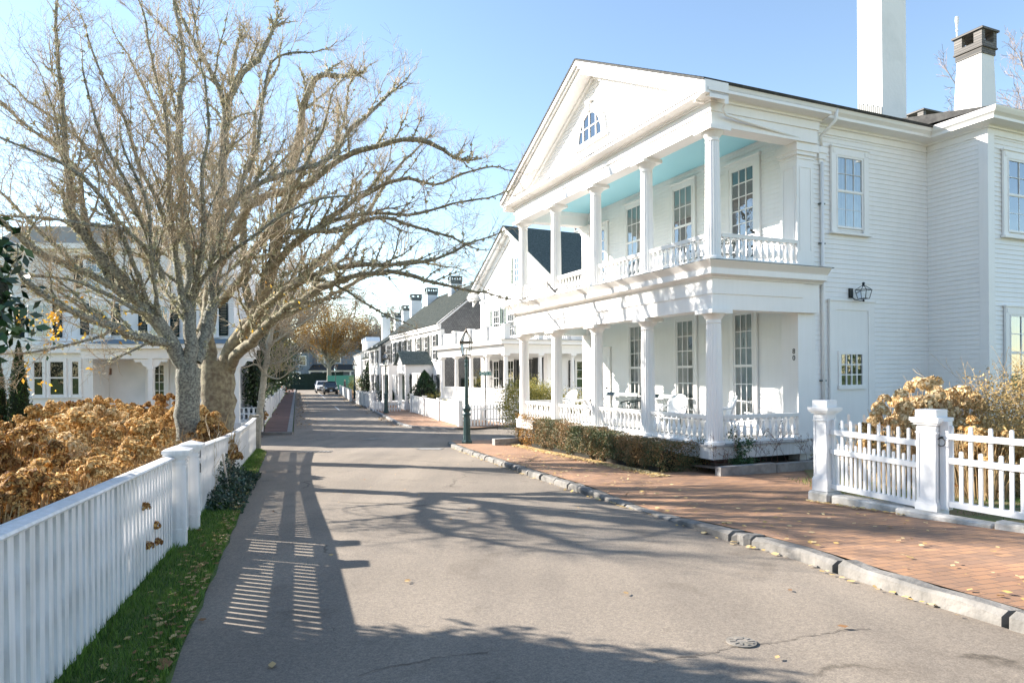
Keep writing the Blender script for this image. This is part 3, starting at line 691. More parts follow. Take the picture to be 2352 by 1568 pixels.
rail('', (.2, 0), (2.3, 0), 3.97, balu, .44, 'x')
for i in range(4): rail('', (0, i*2.35+.19), (0, (i+1)*2.35-.19), .13, bal, .46, 'y'); rail('', (0, i*2.35+.19), (0, (i+1)*2.35-.19), 3.97, balu, .44, 'y') if i < 3 else None
rail('', (0, 3*2.35+.19), (0, 4*2.35-.19), 3.97, balu, .44, 'y')
rail('', (.2, LY), (2.3, LY), 3.97, balu, .44, 'x'); rail('', (.2, LY), (2.3, LY), .13, bal, .46, 'x')
if stuffmb.v: stuffmb.build('balusters', WHITE, H1, kind='stuff')
# deck and foundation
DK = mat('porch_floor', (.45,.45,.44), .6, (.30,.30,.30), 4)
bx('deck', DK, H1, -.24, WX, -.24, LY+.24, .085, .124)
f_ = MB(); f_.box(-.21, 2.83, -.21, -.16, -.17, .084); f_.box(-.21, -.16, -.16, LY+.2, -.17, .084); f_.build('deck_fascia', WHITE2, H1)
FB = brickmat('foundation_brick', (.17,.08,.06), (.12,.06,.05), (.2,.19,.17), .2, .07, .01, axis='XZ')
bx('brick_pier', FB, H1, .1, .5, .02, .4, -.75, -.02); bx('brick_pier', FB, H1, 0, .4, 4.5, 4.9, -.9, -.02)
bx('dark_under_deck', DARK, H1, .6, 2.3, .25, LY, -1, .0)  # solid box painted near-black as the shade under the porch
bx('foundation', GRAN, H1, 2.7, 14, .0, .3, -.9, -.32)
bx('foundation', GRAN, H1, 6.7, 14, -1.43, .0, -.9, -.5)
# porch wall openings
for (yc, w_, h, z, kind) in ((1.69,.66,2.62,.45,'W'), (3.94,.74,2.62,.45,'W'), (6.28,.74,2.62,.45,'W'), (8.35,.8,2.3,.14,'D')):
    Mw = WM(WX-.022, yc, z, '-x')
    if kind == 'W': window(H1, Mw, w_, h, 3, 6, .13, curtain='full' if yc > 1 else 'both', bl=.5, label=None)
    else: door(H1, WM(WX-.022, yc, .13, '-x'), .9, 2.2, panels=[(.14,.46,.08,.4),(.54,.86,.08,.4),(.14,.46,.48,.92),(.54,.86,.48,.92)], label='panelled front door at the far end of the lower porch')
door(H1, WM(WX-.022, 1.69, 3.97, '-x'), .92, 2.72, glazed=(3, 7, .3), label='white glazed balcony door with twenty-one panes')
for yc in (4.0, 6.35): window(H1, WM(WX-.022, yc, 4.55, '-x'), .84, 2.2, 3, 4, .12, curtain='full' if yc > 5 else None, bl=.9, sill=False)
door(H1, WM(WX-.022, 8.4, 3.97, '-x'), .8, 2.5, glazed=(3, 6, .3), label='narrow glazed door at the far end of the balcony')
# side wall openings
window(H1, WM(3.96, -.022, 4.92, '-y'), .86, 1.66, 3, 4, .17, curtain='full', mw=.009, label='tall curtained sash window on the shaded side wall')
window(H1, WM(8.0, -1.462, 4.84, '-y'), 1.28, 1.7, 3, 4, .17, mw=.012, label='upper sash window of the projecting bay')
window(H1, WM(8.05, -1.462, 1.1, '-y'), 1.3, 1.82, 3, 4, .17, curtain='left', label='lower sash window of the projecting bay')
D1 = door(H1, WM(3.99, -.022, -.35, '-y'), 1.05, 3.38, panels=[], trim=.2, knob=False, label='blank white side door with a small twelve-pane window')
dw = MB(WM(3.95, -.052, 1.31, '-y')); dw.box(-.42,-.34,-.03,0,-.07,.78); dw.box(.34,.42,-.03,0,-.07,.78); dw.box(-.34,.34,-.03,0,.7,.78); dw.box(-.44,.44,-.05,0,-.1,-.0)
for i in (1,2,3): x = -.34+.68*i/4; dw.box(x-.014,x+.014,-.025,0,0,.7)
for j in (1,2): dw.box(-.34,.34,-.024,-.001,.7*j/3-.014,.7*j/3+.014)
wd = dw.build('window', WHITE, D1); MB(WM(3.95, -.058, 1.31, '-y')).quad((-.34,0,0),(.34,0,0),(.34,0,.7),(-.34,0,.7)).build('pane', GLASS, wd); MB(WM(3.95, -.0535, 1.31, '-y')).quad((-.34,0,0),(.34,0,0),(.34,0,.7),(-.34,0,.7)).build('dark_backing', DARK, wd)
for hx_, hz in ((3.29, 3.12), (4.69, 3.12)): pass
# chimneys
chimney(H1, 6.3, 7.22, .9, 1.62, 7.6, 12.4, label='tall white stucco chimney rising out of the roof')
c_ = MB()
for i in range(12): x = 6.29+.0; c_.box(6.27, 6.3, .9+i*.06, .9+i*.06+.045, 8.0+i*.03, 8.42+i*.03+rnd.random()*.05)
for i in range(14): c_.box(6.32+i*.063, 6.32+i*.063+.05, .86, .9, 7.95, 8.14+rnd.random()*.06)
c_.build('step_flashing', LEAD, bpy.data.objects['chimney'] if 'chimney' in bpy.data.objects else H1)
cm2 = MB(); cm2.add([(9.60,.45,7.5),(10.36,.45,7.5),(10.36,1.3,7.5),(9.60,1.3,7.5),(9.72,.52,10.33),(10.27,.52,10.33),(10.27,1.18,10.33),(9.72,1.18,10.33)], [(0,1,5,4),(1,2,6,5),(2,3,7,6),(3,0,4,7),(4,5,6,7)])
C2 = cm2.build('chimney', STUCCO, H1, label='battered white chimney with dark brick cap and a flue pipe')
def cap(pr, x0, x1, y0, y1, zb, zt, m):
    q = MB(); q.box(x0-.03,x1+.03,y0-.03,y1+.03,zb,zb+.16); q.box(x0-.07,x1+.07,y0-.07,y1+.07,zb+.16,zb+.20); q.box(x0-.05,x1+.05,y0-.05,y1+.05,zb+.20,zb+.33)
    for xx in (x0-.05, x1-.09):
        for yy in (y0-.05, y1-.17): q.box(xx, xx+.14, yy, yy+.22, zb+.33, zt-.05)
    q.box(x0-.1,x1+.1,y0-.1,y1+.1,zt-.05,zt); q.build('cap', m, pr)
cap(C2, 9.72, 10.27, .52, 1.18, 10.3, 10.98, CAPB)
MB().lathe([(.02,10.8),(.02,11.28),(.035,11.30),(.035,11.33),(.02,11.36),(.05,11.6),(.045,11.7),(.01,11.72)], 10, c=(9.95,1.32)).build('flue_pipe', STUCCO, C2)
c3 = MB().box(13.6, 14.8, 4.9, 5.6, 9, 10.35).build('chimney', STUCCO, H1, label='low broad chimney behind the ridge'); cap(c3, 13.6, 14.8, 4.9, 5.6, 10.2, 10.9, CAPB)
# downpipes
dp = MB(); dp.tube([(.02,-.42,7.40),(.02,-.40,7.15),(-.02,-.35,6.98),(.10,-.30,6.9),(.5,-.28,6.86),(2.9,-.12,6.72)], .03, 8); dp.build('downpipe', WHITE, H1, smooth=True, label='slanting white drainpipe under the eave')
dp = MB(); dp.tube([(3.1,-.44,7.42),(3.1,-.42,7.2),(3.0,-.25,7.0),(2.98,-.10,6.9),(3.0,-.10,6.7)], .035, 8); dp.tube([(3.06,-.06,6.35),(3.07,-.055,3.2),(3.07,-.055,-.3)], .04, 8)
dp.build('downpipe', WHITE, H1, smooth=True, label='vertical white downpipe beside the corner pier')
dp = MB()
for z in (5.4, 4.5, 3.9, 1.4): dp.box(2.99, 3.15, -.07, -.0, z, z+.03)
dp.build('pipe_strap', LEAD, H1)
def text(body, size, M, m, parent, name, ext=.004, align='CENTER', **k):
    cu = bpy.data.curves.new(name, 'FONT'); cu.body = body; cu.size = size; cu.extrude = ext; cu.align_x = align; cu.align_y = 'CENTER'; cu.resolution_u = 3
    t = bpy.data.objects.new(name, cu); COL.objects.link(t); bpy.context.view_layer.update()
    me = bpy.data.meshes.new_from_object(t.evaluated_get(bpy.context.evaluated_depsgraph_get())); bpy.data.objects.remove(t)
    me.transform(M @ Matrix.Rotation(R(90), 4, 'X')); me.materials.append(m) if not me.materials else None
    me.materials.clear(); me.materials.append(m)
    o = bpy.data.objects.new(name, me); COL.objects.link(o); o.parent = parent
    return tag(o, **k)
text('8', .165, WM(2.296, .06, 2.075, '-x'), BLACK, H1, 'house_number', label='digit 8 of the house number on the pier')
text('0', .165, WM(2.296, .06, 1.925, '-x'), BLACK, H1, 'house_number', label='digit 0 of the house number on the pier')
# iron hook on the balcony ledge
hk = MB(); hk.tube([(-.42,6.3,3.98),(-.5,6.25,4.02),(-.56,6.3,4.1),(-.58,6.4,4.2),(-.6,6.5,4.26),(-.57,6.52,4.3)], .022, 6); hk.tube([(-.45,6.12,4.05),(-.5,6.2,4.0),(-.56,6.3,4.08)], .02, 6); hk.build('iron_hook', BLACK, H1)
# wall lantern
WL = empty('wall_lantern', hw(4.14, -.022, 3.42), TH, label='black iron lantern on the white side wall above the blank door', cat='lantern')
l = MB(); l.box(-.22,-.10,-.03,0,-.1,.12); l.tube([(-.16,-.02,-.06),(-.15,-.10,-.14),(-.08,-.2,-.18),(0,-.22,-.17)], .012, 6); l.lathe([(.02,-.2),(.025,-.17),(.01,-.15)], 8, c=(0,-.22)); l.build('bracket', BLACK, WL)
l = MB(Matrix.Translation((0,-.22,0)) @ Matrix.Rotation(R(12),4,'Z'))
def lantern_frame(l, b, t, z0, z1, z2, r=.008):
    for sx in (-1,1):
        for sy in (-1,1): l.tube([(sx*b,sy*b,z0),(sx*t,sy*t,z1),(sx*.03,sy*.03,z2)], r, 4)
    for (e, z) in ((b, z0), (t, z1)):
        for k in range(4):
            c = [(-e,-e,z),(e,-e,z),(e,e,z),(-e,e,z)]; l.tube([c[k], c[(k+1)%4]], r, 4)
lantern_frame(l, .09, .13, -.13, .07, .16); l.lathe([(.04,.155),(.03,.18),(.02,.2),(.035,.215),(.03,.24),(.005,.25)], 8); l.build('cage', BLACK, WL)
l2 = MB(l.M); l2.add([(-.09,-.09,-.13),(.09,-.09,-.13),(.09,.09,-.13),(-.09,.09,-.13),(-.13,-.13,.07),(.13,-.13,.07),(.13,.13,.07),(-.13,.13,.07)], [(0,1,5,4),(1,2,6,5),(2,3,7,6),(3,0,4,7)]); l2.build('glass', LGLASS, WL)
# ---------------------------------------------------------------- porch furniture
def settee(x, y, z, ln, label):
    t = empty('porch_bench', hw(x, y, z), TH, label=label, cat='bench', group='slatted porch benches')
    s = MB(); s.prism([(-.5,-ln/2),(0,-ln/2),(0,ln/2),(-.5,ln/2)], .40, .43); s.build('seat', DGREEN, t)
    b = MB(); n = int(ln/.075)
    for i in range(n+1): yy = -ln/2+.06+(ln-.12)*i/n; b.tube([(-.02,yy,.43),(.1,yy,.80)], .009, 5)
    b.build('spindles', DGREEN, t)
    tr = MB(); tr.add([(.08,-ln/2,.78),(.105,-ln/2,.775),(.14,-ln/2,.88),(.115,-ln/2,.885),(.08,ln/2,.78),(.105,ln/2,.775),(.14,ln/2,.88),(.115,ln/2,.885)], [(3,2,1,0),(4,5,6,7),(0,1,5,4),(1,2,6,5),(2,3,7,6),(3,0,4,7)]); tr.build('backrest', DGREEN, t)
    for yy in (-ln/2+.03, ln/2-.03):
        a = MB(); a.tube([(.07,yy,.68),(-.2,yy,.66),(-.46,yy,.63),(-.5,yy,.58)], .02, 6); a.tube([(-.44,yy,.62),(-.42,yy,.43)], .014, 6); a.tube([(-.25,yy,.65),(-.24,yy,.43)], .012, 6); a.build('armrest', DGREEN, t)
        for xx in (-.44, -.04): MB().tube([(xx,yy,.4),(xx-.02,yy,.0)], .02, 6).build('leg', DGREEN, t)
settee(2.02, 6.85, .124, 1.9, 'dark green slatted bench on the lower porch left of its middle column')
settee(2.02, 4.6, .124, 1.9, 'dark green slatted bench on the lower porch right of its middle column')
settee(1.6, 1.75, 3.96, 1.15, 'small dark slatted bench on the upper balcony before the glazed door')
CHP = mat('white_resin', (.78,.79,.80), .4)
def armchair(x, y, z, rz, label):
    t = empty('porch_chair', hw(x, y, z), TH+rz, label=label, cat='armchair', group='white armchairs on the porch')
    b = MB(); n = 14; vs = []
    for j in range(7):
        v = j/6; zz = .38+.5*v
        for i in range(n+1):
            a = -1.15+2.3*i/n; rr = .27+.05*v; wv = math.cos(a*1.05); top = .5*max(0, math.cos(a))**.6
            zq = .38+(.06+top)*v; vs.append((-.02-.02+rr*.75*math.cos(a)+.09*v, rr*math.sin(a), zq))
    b.add(vs, [(j*(n+1)+i, j*(n+1)+i+1, (j+1)*(n+1)+i+1, (j+1)*(n+1)+i) for j in range(6) for i in range(n)])
    o = b.build('backrest', CHP, t, smooth=True); md = o.modifiers.new('thick', 'SOLIDIFY'); md.thickness = .025
    s = MB(); s.bev(-.3,.2,-.25,.25,.34,.39,.03); s.build('seat', CHP, t)
    for sy in (-1, 1):
        a = MB(); a.tube([(.15,sy*.27,.66),(-.05,sy*.31,.64),(-.28,sy*.30,.60),(-.33,sy*.29,.5),(-.34,sy*.28,.2),(-.36,sy*.28,0)], .022, 6); a.build('armrest', CHP, t, smooth=True)
        MB().tube([(.16,sy*.24,.36),(.26,sy*.27,0)], .022, 6).build('leg', CHP, t)
armchair(1.45, 9.0, .124, R(10), 'white armchair at the far end of the lower porch')
armchair(1.25, 2.95, .124, R(25), 'white armchair on the lower porch beside the corner column')
armchair(1.55, 1.45, .124, R(-30), 'white armchair on the lower porch in the corner bay nearest the side rail')
# ---------------------------------------------------------------- left picket fence (capped)
FD = Vector((-.3009, .9537)); FN = Vector((.9537, .3009))      # along / towards the road
FP = lambda y: Vector((FX(y), y))
def fence_run(name, y0, y1, label, group=None, top=1.05, pitch=.135, pw=.075, midz=.42, posts=(), curve=None, m=None, cat='picket fence'):
    m = m or WHITEF
    base = FP(y0); t = empty(name, (base.x, base.y, gz(y0)), 0, label=label, cat=cat, group=group)
    ln = (y1-y0)/FD.y; O = Vector((base.x, base.y, gz(y0)))
    def P(s, n, z): q = base+FD*s+FN*n; yy = q.y if n == 0 else (base+FD*s).y; return Vector((q.x, q.y, gz(yy)+z))-O
    pk = MB(); n = int(ln/pitch)
    for i in range(n):
        s = (i+.5)*ln/n; tp = top-.05+(curve(s/ln) if curve else 0); zb = .05+.02*rnd.random(); w2 = pw/2; j = rnd.uniform(-.003,.003)
        k_ = rnd.gauss(0,.0025); v = [P(s-w2+k_, .036+j, zb), P(s+w2+k_, .036+j, zb), P(s+w2+k_, -.0, zb), P(s-w2+k_, -.0, zb), P(s-w2-k_, .036-j, tp), P(s+w2-k_, .036-j, tp), P(s+w2-k_, 0, tp), P(s-w2-k_, 0, tp)]
        pk.add(v, [(3,2,1,0),(4,5,6,7),(0,1,5,4),(1,2,6,5),(2,3,7,6),(3,0,4,7)])
    pk.build('pickets', m, t)
    def beam(nm, n0, n1, z0, z1, cv=False):
        mb = MB(); k = max(2, int(ln/.6)); vs = []; fs = []
        for i in range(k+1):
            s = ln*i/k; c = (curve(s/ln) if curve and cv else 0)
            for a, z in ((n0, z0), (n1, z0), (n1, z1), (n0, z1)): vs.append(P(s, a, z+c))
        for i in range(k):
            for q in range(4): fs.append((i*4+q, i*4+(q+1)%4, (i+1)*4+(q+1)%4, (i+1)*4+q))
        fs += [(3,2,1,0), (k*4, k*4+1, k*4+2, k*4+3)]; mb.add(vs, fs); mb.build(nm, m, t)
    beam('rail', -.05, -.001, .40, .50); beam('rail', -.05, -.001, .71, .80); beam('rail', -.04, -.001, top-.11, top-.04, True); beam('bottom_board', -.03, -.001, .02, .16)
    mb = MB(); k = max(2, int(ln/.6)); vs = []; fs = []; pr = [(-.075,-.005),(.055,-.005),(.062,.008),(.055,.022),(0,.035),(-.068,.024),(-.078,.008)]
    for i in range(k+1):
        s = ln*i/k; c = (curve(s/ln) if curve else 0)
        for a, z in pr: vs.append(P(s, a, top-.04+z+c))
    K = len(pr)
    for i in range(k):
        for q in range(K): fs.append((i*K+q, i*K+(q+1)%K, (i+1)*K+(q+1)%K, (i+1)*K+q))
    fs += [tuple(range(K-1,-1,-1)), tuple(range(k*K, k*K+K))]; mb.add(vs, fs); mb.build('cap_rail', m, t)
    return t
def capped_post(name, loc, rz, h, w_, label, group=None, parent=None, m=None, base=True, cat='fence post', bz=0, flat=False):
    t = parent or empty(name, loc, rz, label=label, cat=cat, group=group); m = m or WHITEF; a = w_/2
    M = Matrix.Identity(4) if not parent else Matrix.Translation(loc) @ Matrix.Rotation(rz, 4, 'Z')
    p = MB(M); p.box(-a, a, -a, a, bz, h-.14)
    e = .03
    for sx, sy in ((1,0),(-1,0),(0,1),(0,-1)):     # raised panel frames
        for u0, u1, z0, z1 in ((-a+.001,-a+e,bz+.24,h-.26),(a-e,a-.001,bz+.24,h-.26),(-a+.001,a-.001,h-.26,h-.22),(-a+.001,a-.001,bz+.2,bz+.24)):
            if sx: p.box(sx*a, sx*(a+.008), u0, u1, z0, z1)
            else: p.box(u0, u1, sy*a, sy*(a+.008), z0, z1)
    p.build('post', m, t)
    c = MB(M)
    if flat:
        for g, z0, z1 in ((.014, h-.30, h-.28), (.03, h-.19, h-.165), (.05, h-.165, h-.145), (.062, h-.145, h-.10), (.012, h-.0999, h)): c.box(-a-g, a+g, -a-g, a+g, z0, z1)
    for g, z0, z1 in () if flat else ((.012, h-.20, h-.17), (.02, h-.139, h-.11), (.045, h-.11, h-.085), (.055, h-.085, h-.05)): c.box(-a-g, a+g, -a-g, a+g, z0, z1)
    g = .05
    if not flat: c.add([(-a-g,-a-g,h-.05),(a+g,-a-g,h-.05),(a+g,a+g,h-.05),(-a-g,a+g,h-.05),(0,0,h+.0)], [(0,1,4),(1,2,4),(2,3,4),(3,0,4)])
    c.build('cap', m, t)
    if base:
        b = MB(M); b.box(-a-.02, a+.02, -a-.02, a+.02, bz, bz+.18); b.box(-a-.012, a+.012, -a-.012, a+.012, bz+.18, bz+.20); b.build('plinth', m, t)
    return t
FROT = math.atan2(FD.y, FD.x)-R(90)
fence_run('picket_fence', -3.0, 7.44, 'long near run of white capped picket fence along the verge at the left edge')
YA, YB = 7.55, 8.55
fence_run('garden_gate', 7.68, 8.42, 'narrow white picket gate between the two capped fence posts', cat='gate')
for y_, lb in ((YA, 'white capped gate post with a plain side, nearer of the pair'), (YB, 'white capped gate post carrying the black number 13')):
    q = FP(y_)+FN*.07; capped_post('gate_post', (q.x, q.y, gz(y_)), FROT, 1.16, .17, lb, base=False)
gp13 = [o for o in bpy.data.objects if o.get('label','').startswith('white capped gate post carrying')][0]
text('1', .17, WM(.102, -.0, .98, '+x'), BLACK, gp13, 'house_number', label='digit 1 on the gate post')
text('3', .17, WM(.102, -.0, .80, '+x'), BLACK, gp13, 'house_number', label='digit 3 on the gate post')
fence_run('picket_fence', 8.69, 22.4, 'white capped picket fence running from the numbered post to the granite post', curve=lambda u: -.10*math.sin(math.pi*min(1, u*1.0))+.06*u)
# granite bollard
gb = MB(); gx, gy = FX(22.75)-.02, 22.75
prof = []
r_ = random.Random(3)
for z in (-.1,.3,.7,1.0,1.12,1.18): 
    for (sx, sy) in ((-1,-1),(1,-1),(1,1),(-1,1)): prof.append((sx*(.17-(.04 if z > 1.15 else 0))+r_.uniform(-.012,.012), sy*.16+r_.uniform(-.012,.012), z+r_.uniform(-.01,.01)))
gb.add(prof, [(i*4+k, i*4+(k+1)%4, (i+1)*4+(k+1)%4, (i+1)*4+k) for i in range(5) for k in range(4)]+[(20,21,22,23)])
gb2 = gb.build('granite_post', mat('mossy_granite', (.20,.19,.15), .9, (.30,.29,.25), 9, 8, bump=.8, bscale=30), None, label='rough square granite post at the end of the left fence', cat='stone post'); gb2.location = (gx, gy, gz(gy)); gb2.rotation_euler = (0,0,R(12))
# fence return beyond the granite post, facing us
# ---------------------------------------------------------------- open picket fences
def open_fence(name, p0, p1, z0, z1, label, h=1.0, pitch=.16, pw=.07, rails=(.25,.8), thick=.02, group=None, alt=None, m=None, top='flat', base=0, bottom=False, cat='picket fence', level=False):
    m = m or WHITEF; p0 = Vector(p0); p1 = Vector(p1); d = (p1-p0); ln = d.length; d.normalize()
    rz = math.atan2(d.y, d.x); sl = 0 if level else (z1-z0)/ln
    t = empty(name, (p0.x, p0.y, z0), rz, label=label, cat=cat, group=group)
    n = max(2, int(ln/pitch)); mb = MB()
    for i in range(n):
        x = (i+.5)*ln/n; zz = sl*x; hh = h if not alt or i % 2 == 0 else alt; a = pw/2; b0 = zz+base
        if top == 'round':
            prof = [(-a,b0),(a,b0),(a,zz+hh-a*.8),(a*.6,zz+hh-a*.2),(0,zz+hh),(-a*.6,zz+hh-a*.2),(-a,zz+hh-a*.8)]
            mb.prismy([(x+u, v) for u, v in prof], -thick/2, thick/2)
        else: mb.add([(x-a,-thick/2,b0),(x+a,-thick/2,b0),(x+a,thick/2,b0),(x-a,thick/2,b0),(x-a,-thick/2,zz+hh),(x+a,-thick/2,zz+hh),(x+a,thick/2,zz+hh),(x-a,thick/2,zz+hh)], [(3,2,1,0),(4,5,6,7),(0,1,5,4),(1,2,6,5),(2,3,7,6),(3,0,4,7)])
    mb.build('pickets', m, t)
    for i_, r in enumerate(rails):
        g = thick/2; e = .035
        q = MB(); q.add([(0,g,r),(ln,g,r+sl*ln),(ln,g+e,r+sl*ln),(0,g+e,r),(0,g,r+.07),(ln,g,r+.07+sl*ln),(ln,g+e,r+.07+sl*ln),(0,g+e,r+.07)], [(3,2,1,0),(4,5,6,7),(0,1,5,4),(1,2,6,5),(2,3,7,6),(3,0,4,7)])
        if top == 'round': q.add([(0,-g,r),(ln,-g,r+sl*ln),(ln,-g-.03,r+sl*ln),(0,-g-.03,r),(0,-g,r+.07),(ln,-g,r+.07+sl*ln),(ln,-g-.03,r+.07+sl*ln),(0,-g-.03,r+.07)], [(0,1,2,3),(7,6,5,4),(4,5,1,0),(5,6,2,1),(6,7,3,2),(7,4,0,3)])
        q.build('rail', m, t)
    return t, ln, sl
def solid_fence(name, p0, p1, label, h=1.1, group=None, np_=2):
    p0 = Vector(p0); p1 = Vector(p1); d = p1-p0; ln = d.length; rz = math.atan2(d.y, d.x); z0, z1 = gz(p0.y)+.08, gz(p1.y)+.08
    t = empty(name, (p0.x, p0.y, z0), rz, label=label, cat='fence', group=group); sl = (z1-z0)/ln; n = max(1, int(ln/.12)); mb = MB()
    for i in range(n):
        x0 = ln*i/n+.004; x1 = ln*(i+1)/n-.004; mb.box(x0, x1, -.012, .012, sl*x0+.04, sl*x0+h-.06)
    mb.build('boards', WHITE2, t); q = MB(); q.add([(0,-.04,h-.06),(ln,-.04,h-.06+sl*ln),(ln,.04,h-.06+sl*ln),(0,.04,h-.06),(0,-.05,h),(ln,-.05,h+sl*ln),(ln,.05,h+sl*ln),(0,.05,h)], [(3,2,1,0),(4,5,6,7),(0,1,5,4),(1,2,6,5),(2,3,7,6),(3,0,4,7)]); q.build('rail', WHITE2, t)
    for i in range(np_+1):
        x = ln*i/np_; MB(Matrix.Translation((x,0,sl*x))).box(-.12,.12,-.1,.1,0,h+.08).box(-.15,.15,-.13,.13,h+.081,h+.12).build('post', WHITE2, t)
    return t
# far left corner fences
LF = lambda y: lerp_tab(SWL, y)-1.42
o, ln, sl_ = open_fence('picket_fence', (-14.2, 30.2), (LF(30.2)+.05, 30.2), gz(30)+.02, gz(30)+.02, 'white open picket fence facing us across the crossing behind the granite post', h=1.15, pitch=.21, pw=.1, rails=(.3,.85))
MB(Matrix.Translation((ln,0,0))).box(-.08,.08,-.08,.08,0,1.3).build('post', WHITEF, o)
MB().box(0, ln, -.03, .03, 1.13, 1.17).build('rail', WHITEF, o)
for (ya, yb, hh, lb) in ((30.4, 40.5, 1.25, 'white board fence beside the left pavement, nearest the crossing'), (41, 62, 1.1, 'white board fence beside the left pavement, middle run'), (62.5, 100, 1.1, 'white board fence beside the left pavement, farthest run')):
    solid_fence('board_fence', (LF(ya), ya), (LF(yb), yb), lb, h=hh, np_=max(1, int((yb-ya)/9)))
MB2 = MB().bev(-.45,.45,-.3,.3,0,.95,.1); MB2.box(-.5,.5,-.35,.35,0,.1)
ob = MB2.build('traffic_barrel', mat('orange_plastic', (.75,.16,.04), .5), None, label='orange plastic barrier on the far left pavement at the fence end', cat='barrier'); ob.location = (LF(99)+.1, 98, gz(99)+.1); ob.scale = (.7,.7,1)
# pole with sign on the far left corner
sp = empty('sign_post', (-10.95, 30.0, gz(30)+.05), 0, label='thin dark pole with a narrow sign seen edge-on at the far left corner', cat='sign post')
MB().tube([(0,0,0),(0,0,2.78)], .025, 8).build('pole', BLACK, sp); MB().box(.03,.05,-.22,.22,2.0,2.72).build('sign_plate', mat('sign_back', (.5,.5,.5), .4), sp)
# ---------------------------------------------------------------- right front fence: posts, fixed panel and gate
def rp(u, Y): return Vector((u*Y, Y))
P1 = Vector((4.58, 9.98)); P2 = Vector((5.33, 8.66)); dR = (P2-P1).normalized(); RR = math.atan2(dR.y, dR.x); lnR = (P2-P1).length
zr = gz(9.3)+.12
WHP = mat('bright_fence_paint', (.82,.81,.80), .5, (.76,.75,.74), 2, 6, bump=.15, bscale=20)
capped_post('fence_post', (P1.x, P1.y, zr+.13), RR, 1.32, .21, 'thick white panelled post at the left end of the right-hand fence', m=WHP, flat=True)
capped_post('fence_post', (P2.x, P2.y, zr+.02), RR, 1.36, .235, 'thick white panelled post beside the gate ring', m=WHP, flat=True)
st = MB(); st.M = Matrix.Translation((P1.x, P1.y, zr)) @ Matrix.Rotation(RR, 4, 'Z'); st.bev(-.18,.17,-.17,.17,-.12,.125,.03)
s_ = st.build('stone_block', GRANW, None, label='rough granite block under the left fence post', cat='stone block')
st = MB(); st.M = Matrix.Translation((P1.x, P1.y, zr)) @ Matrix.Rotation(RR, 4, 'Z'); st.bev(.19,lnR-.2,-.14,.12,-.15,.10,.02); st.build('stone_plinth', GRANW, None, label='long granite plinth under the white picket panel', cat='stone plinth')
st = MB(); st.M = Matrix.Translation((P2.x, P2.y, zr)) @ Matrix.Rotation(RR, 4, 'Z')
x = -.3
for L_ in (1.15, 1.3, 1.6, 1.5):
    zz = gz(P2.y-.87*(x+L_/2))-gz(9.3); st.bev(x, x+L_-.015, -.30, -.12, zz-.25, zz+.075, .02); x += L_
st.build('stone_edging', GRANW, None, label='pale granite edging strip below the white gate', cat='stone edging')
q0 = P1+dR*.11; q1 = P2-dR*.12
o, ln, sl_ = open_fence('picket_fence', q0, q1, zr+.16, zr+.10, 'white open panel of alternating long and short round-topped pickets', h=1.02, pitch=.067, pw=.033, rails=(.015,.52,.80), thick=.028, alt=.68, m=WHP, top='round', base=.05)
q0 = P2+dR*.13; q1 = P2+dR*1.62
o, ln, sl_ = open_fence('picket_gate', q0+dR*.06, q1, zr+.16, zr+.14, 'white gate of alternating long and short pickets with an iron ring latch', h=1.03, pitch=.105, pw=.04, rails=(.02,.56,.86), thick=.03, alt=.72, m=WHP, top='round', base=.05, cat='gate')
MB().box(-.06,.04,-.05,.05,-.02,1.08).build('stile', WHP, o); MB().box(ln-.02,ln+.08,-.05,.05,-.02,1.02).build('stile', WHP, o)
k = MB(Matrix.Translation((-.03,-.065,.87))); k.tube([(.05*math.cos(a*math.pi/8),-.012,-.05+.05*math.sin(a*math.pi/8)) for a in range(17)], .006, 6); k.lathe([(.018,-.0),(.02,.01),(.012,.02)], 8); k.build('latch_ring', BLACK, o)
MB(Matrix.Translation((ln+.07,-.12,-.13))).lathe([(.15*math.sin(a*math.pi/10)+.001, -.15*math.cos(a*math.pi/10)) for a in range(11)], 20).build('stone_ball', WHP, None, smooth=True)
bl = bpy.data.objects['stone_ball']; bl.matrix_world = o.matrix_world @ Matrix.Identity(4); bl.location = o.location; bl.rotation_euler = o.rotation_euler; tag(bl, 'round white ball at the foot of the gate, cut by the right edge', 'stone ball')
cn = MB(); cn.lathe([(.15,0),(.15,.02),(.1,.03),(.03,.42),(.025,.44)], 16); cn.box(-.19,.19,-.19,.19,-.01,.0)
cn = cn.build('traffic_cone', mat('faded_orange', (.8,.22,.10), .5), None, label='tip of an orange cone lying on the brick at the right edge', cat='traffic cone'); cn.location = (4.62, 5.55, gz(5.6)+.27); cn.rotation_euler = (0, R(-83), R(8))
# second fence behind the right-hand hydrangea
B1_ = Vector((6.3, 12.9)); B2_ = Vector((11.5, 10.6))
open_fence('picket_fence', B1_, B2_, gz(12)+.18, gz(12)+.18, 'farther white picket fence seen through the hydrangeas by the house', h=1.1, pitch=.13, pw=.045, rails=(.05,.45,.85), thick=.028, alt=.74, m=WHP, top='round', base=.05, level=True)
bl_ = strip('garden_bed', frange(2, 16.2, .6), lambda y: min(20, 4.62+(9.98-y)*.566 if y < 10 else 4.6+(y-10)*.35), lambda y: 22, .14, mat('leafy_soil', (.22,.15,.08), .95, (.14,.17,.05), 2.5, 8, bump=1, bscale=25), nx=12, kind='structure')
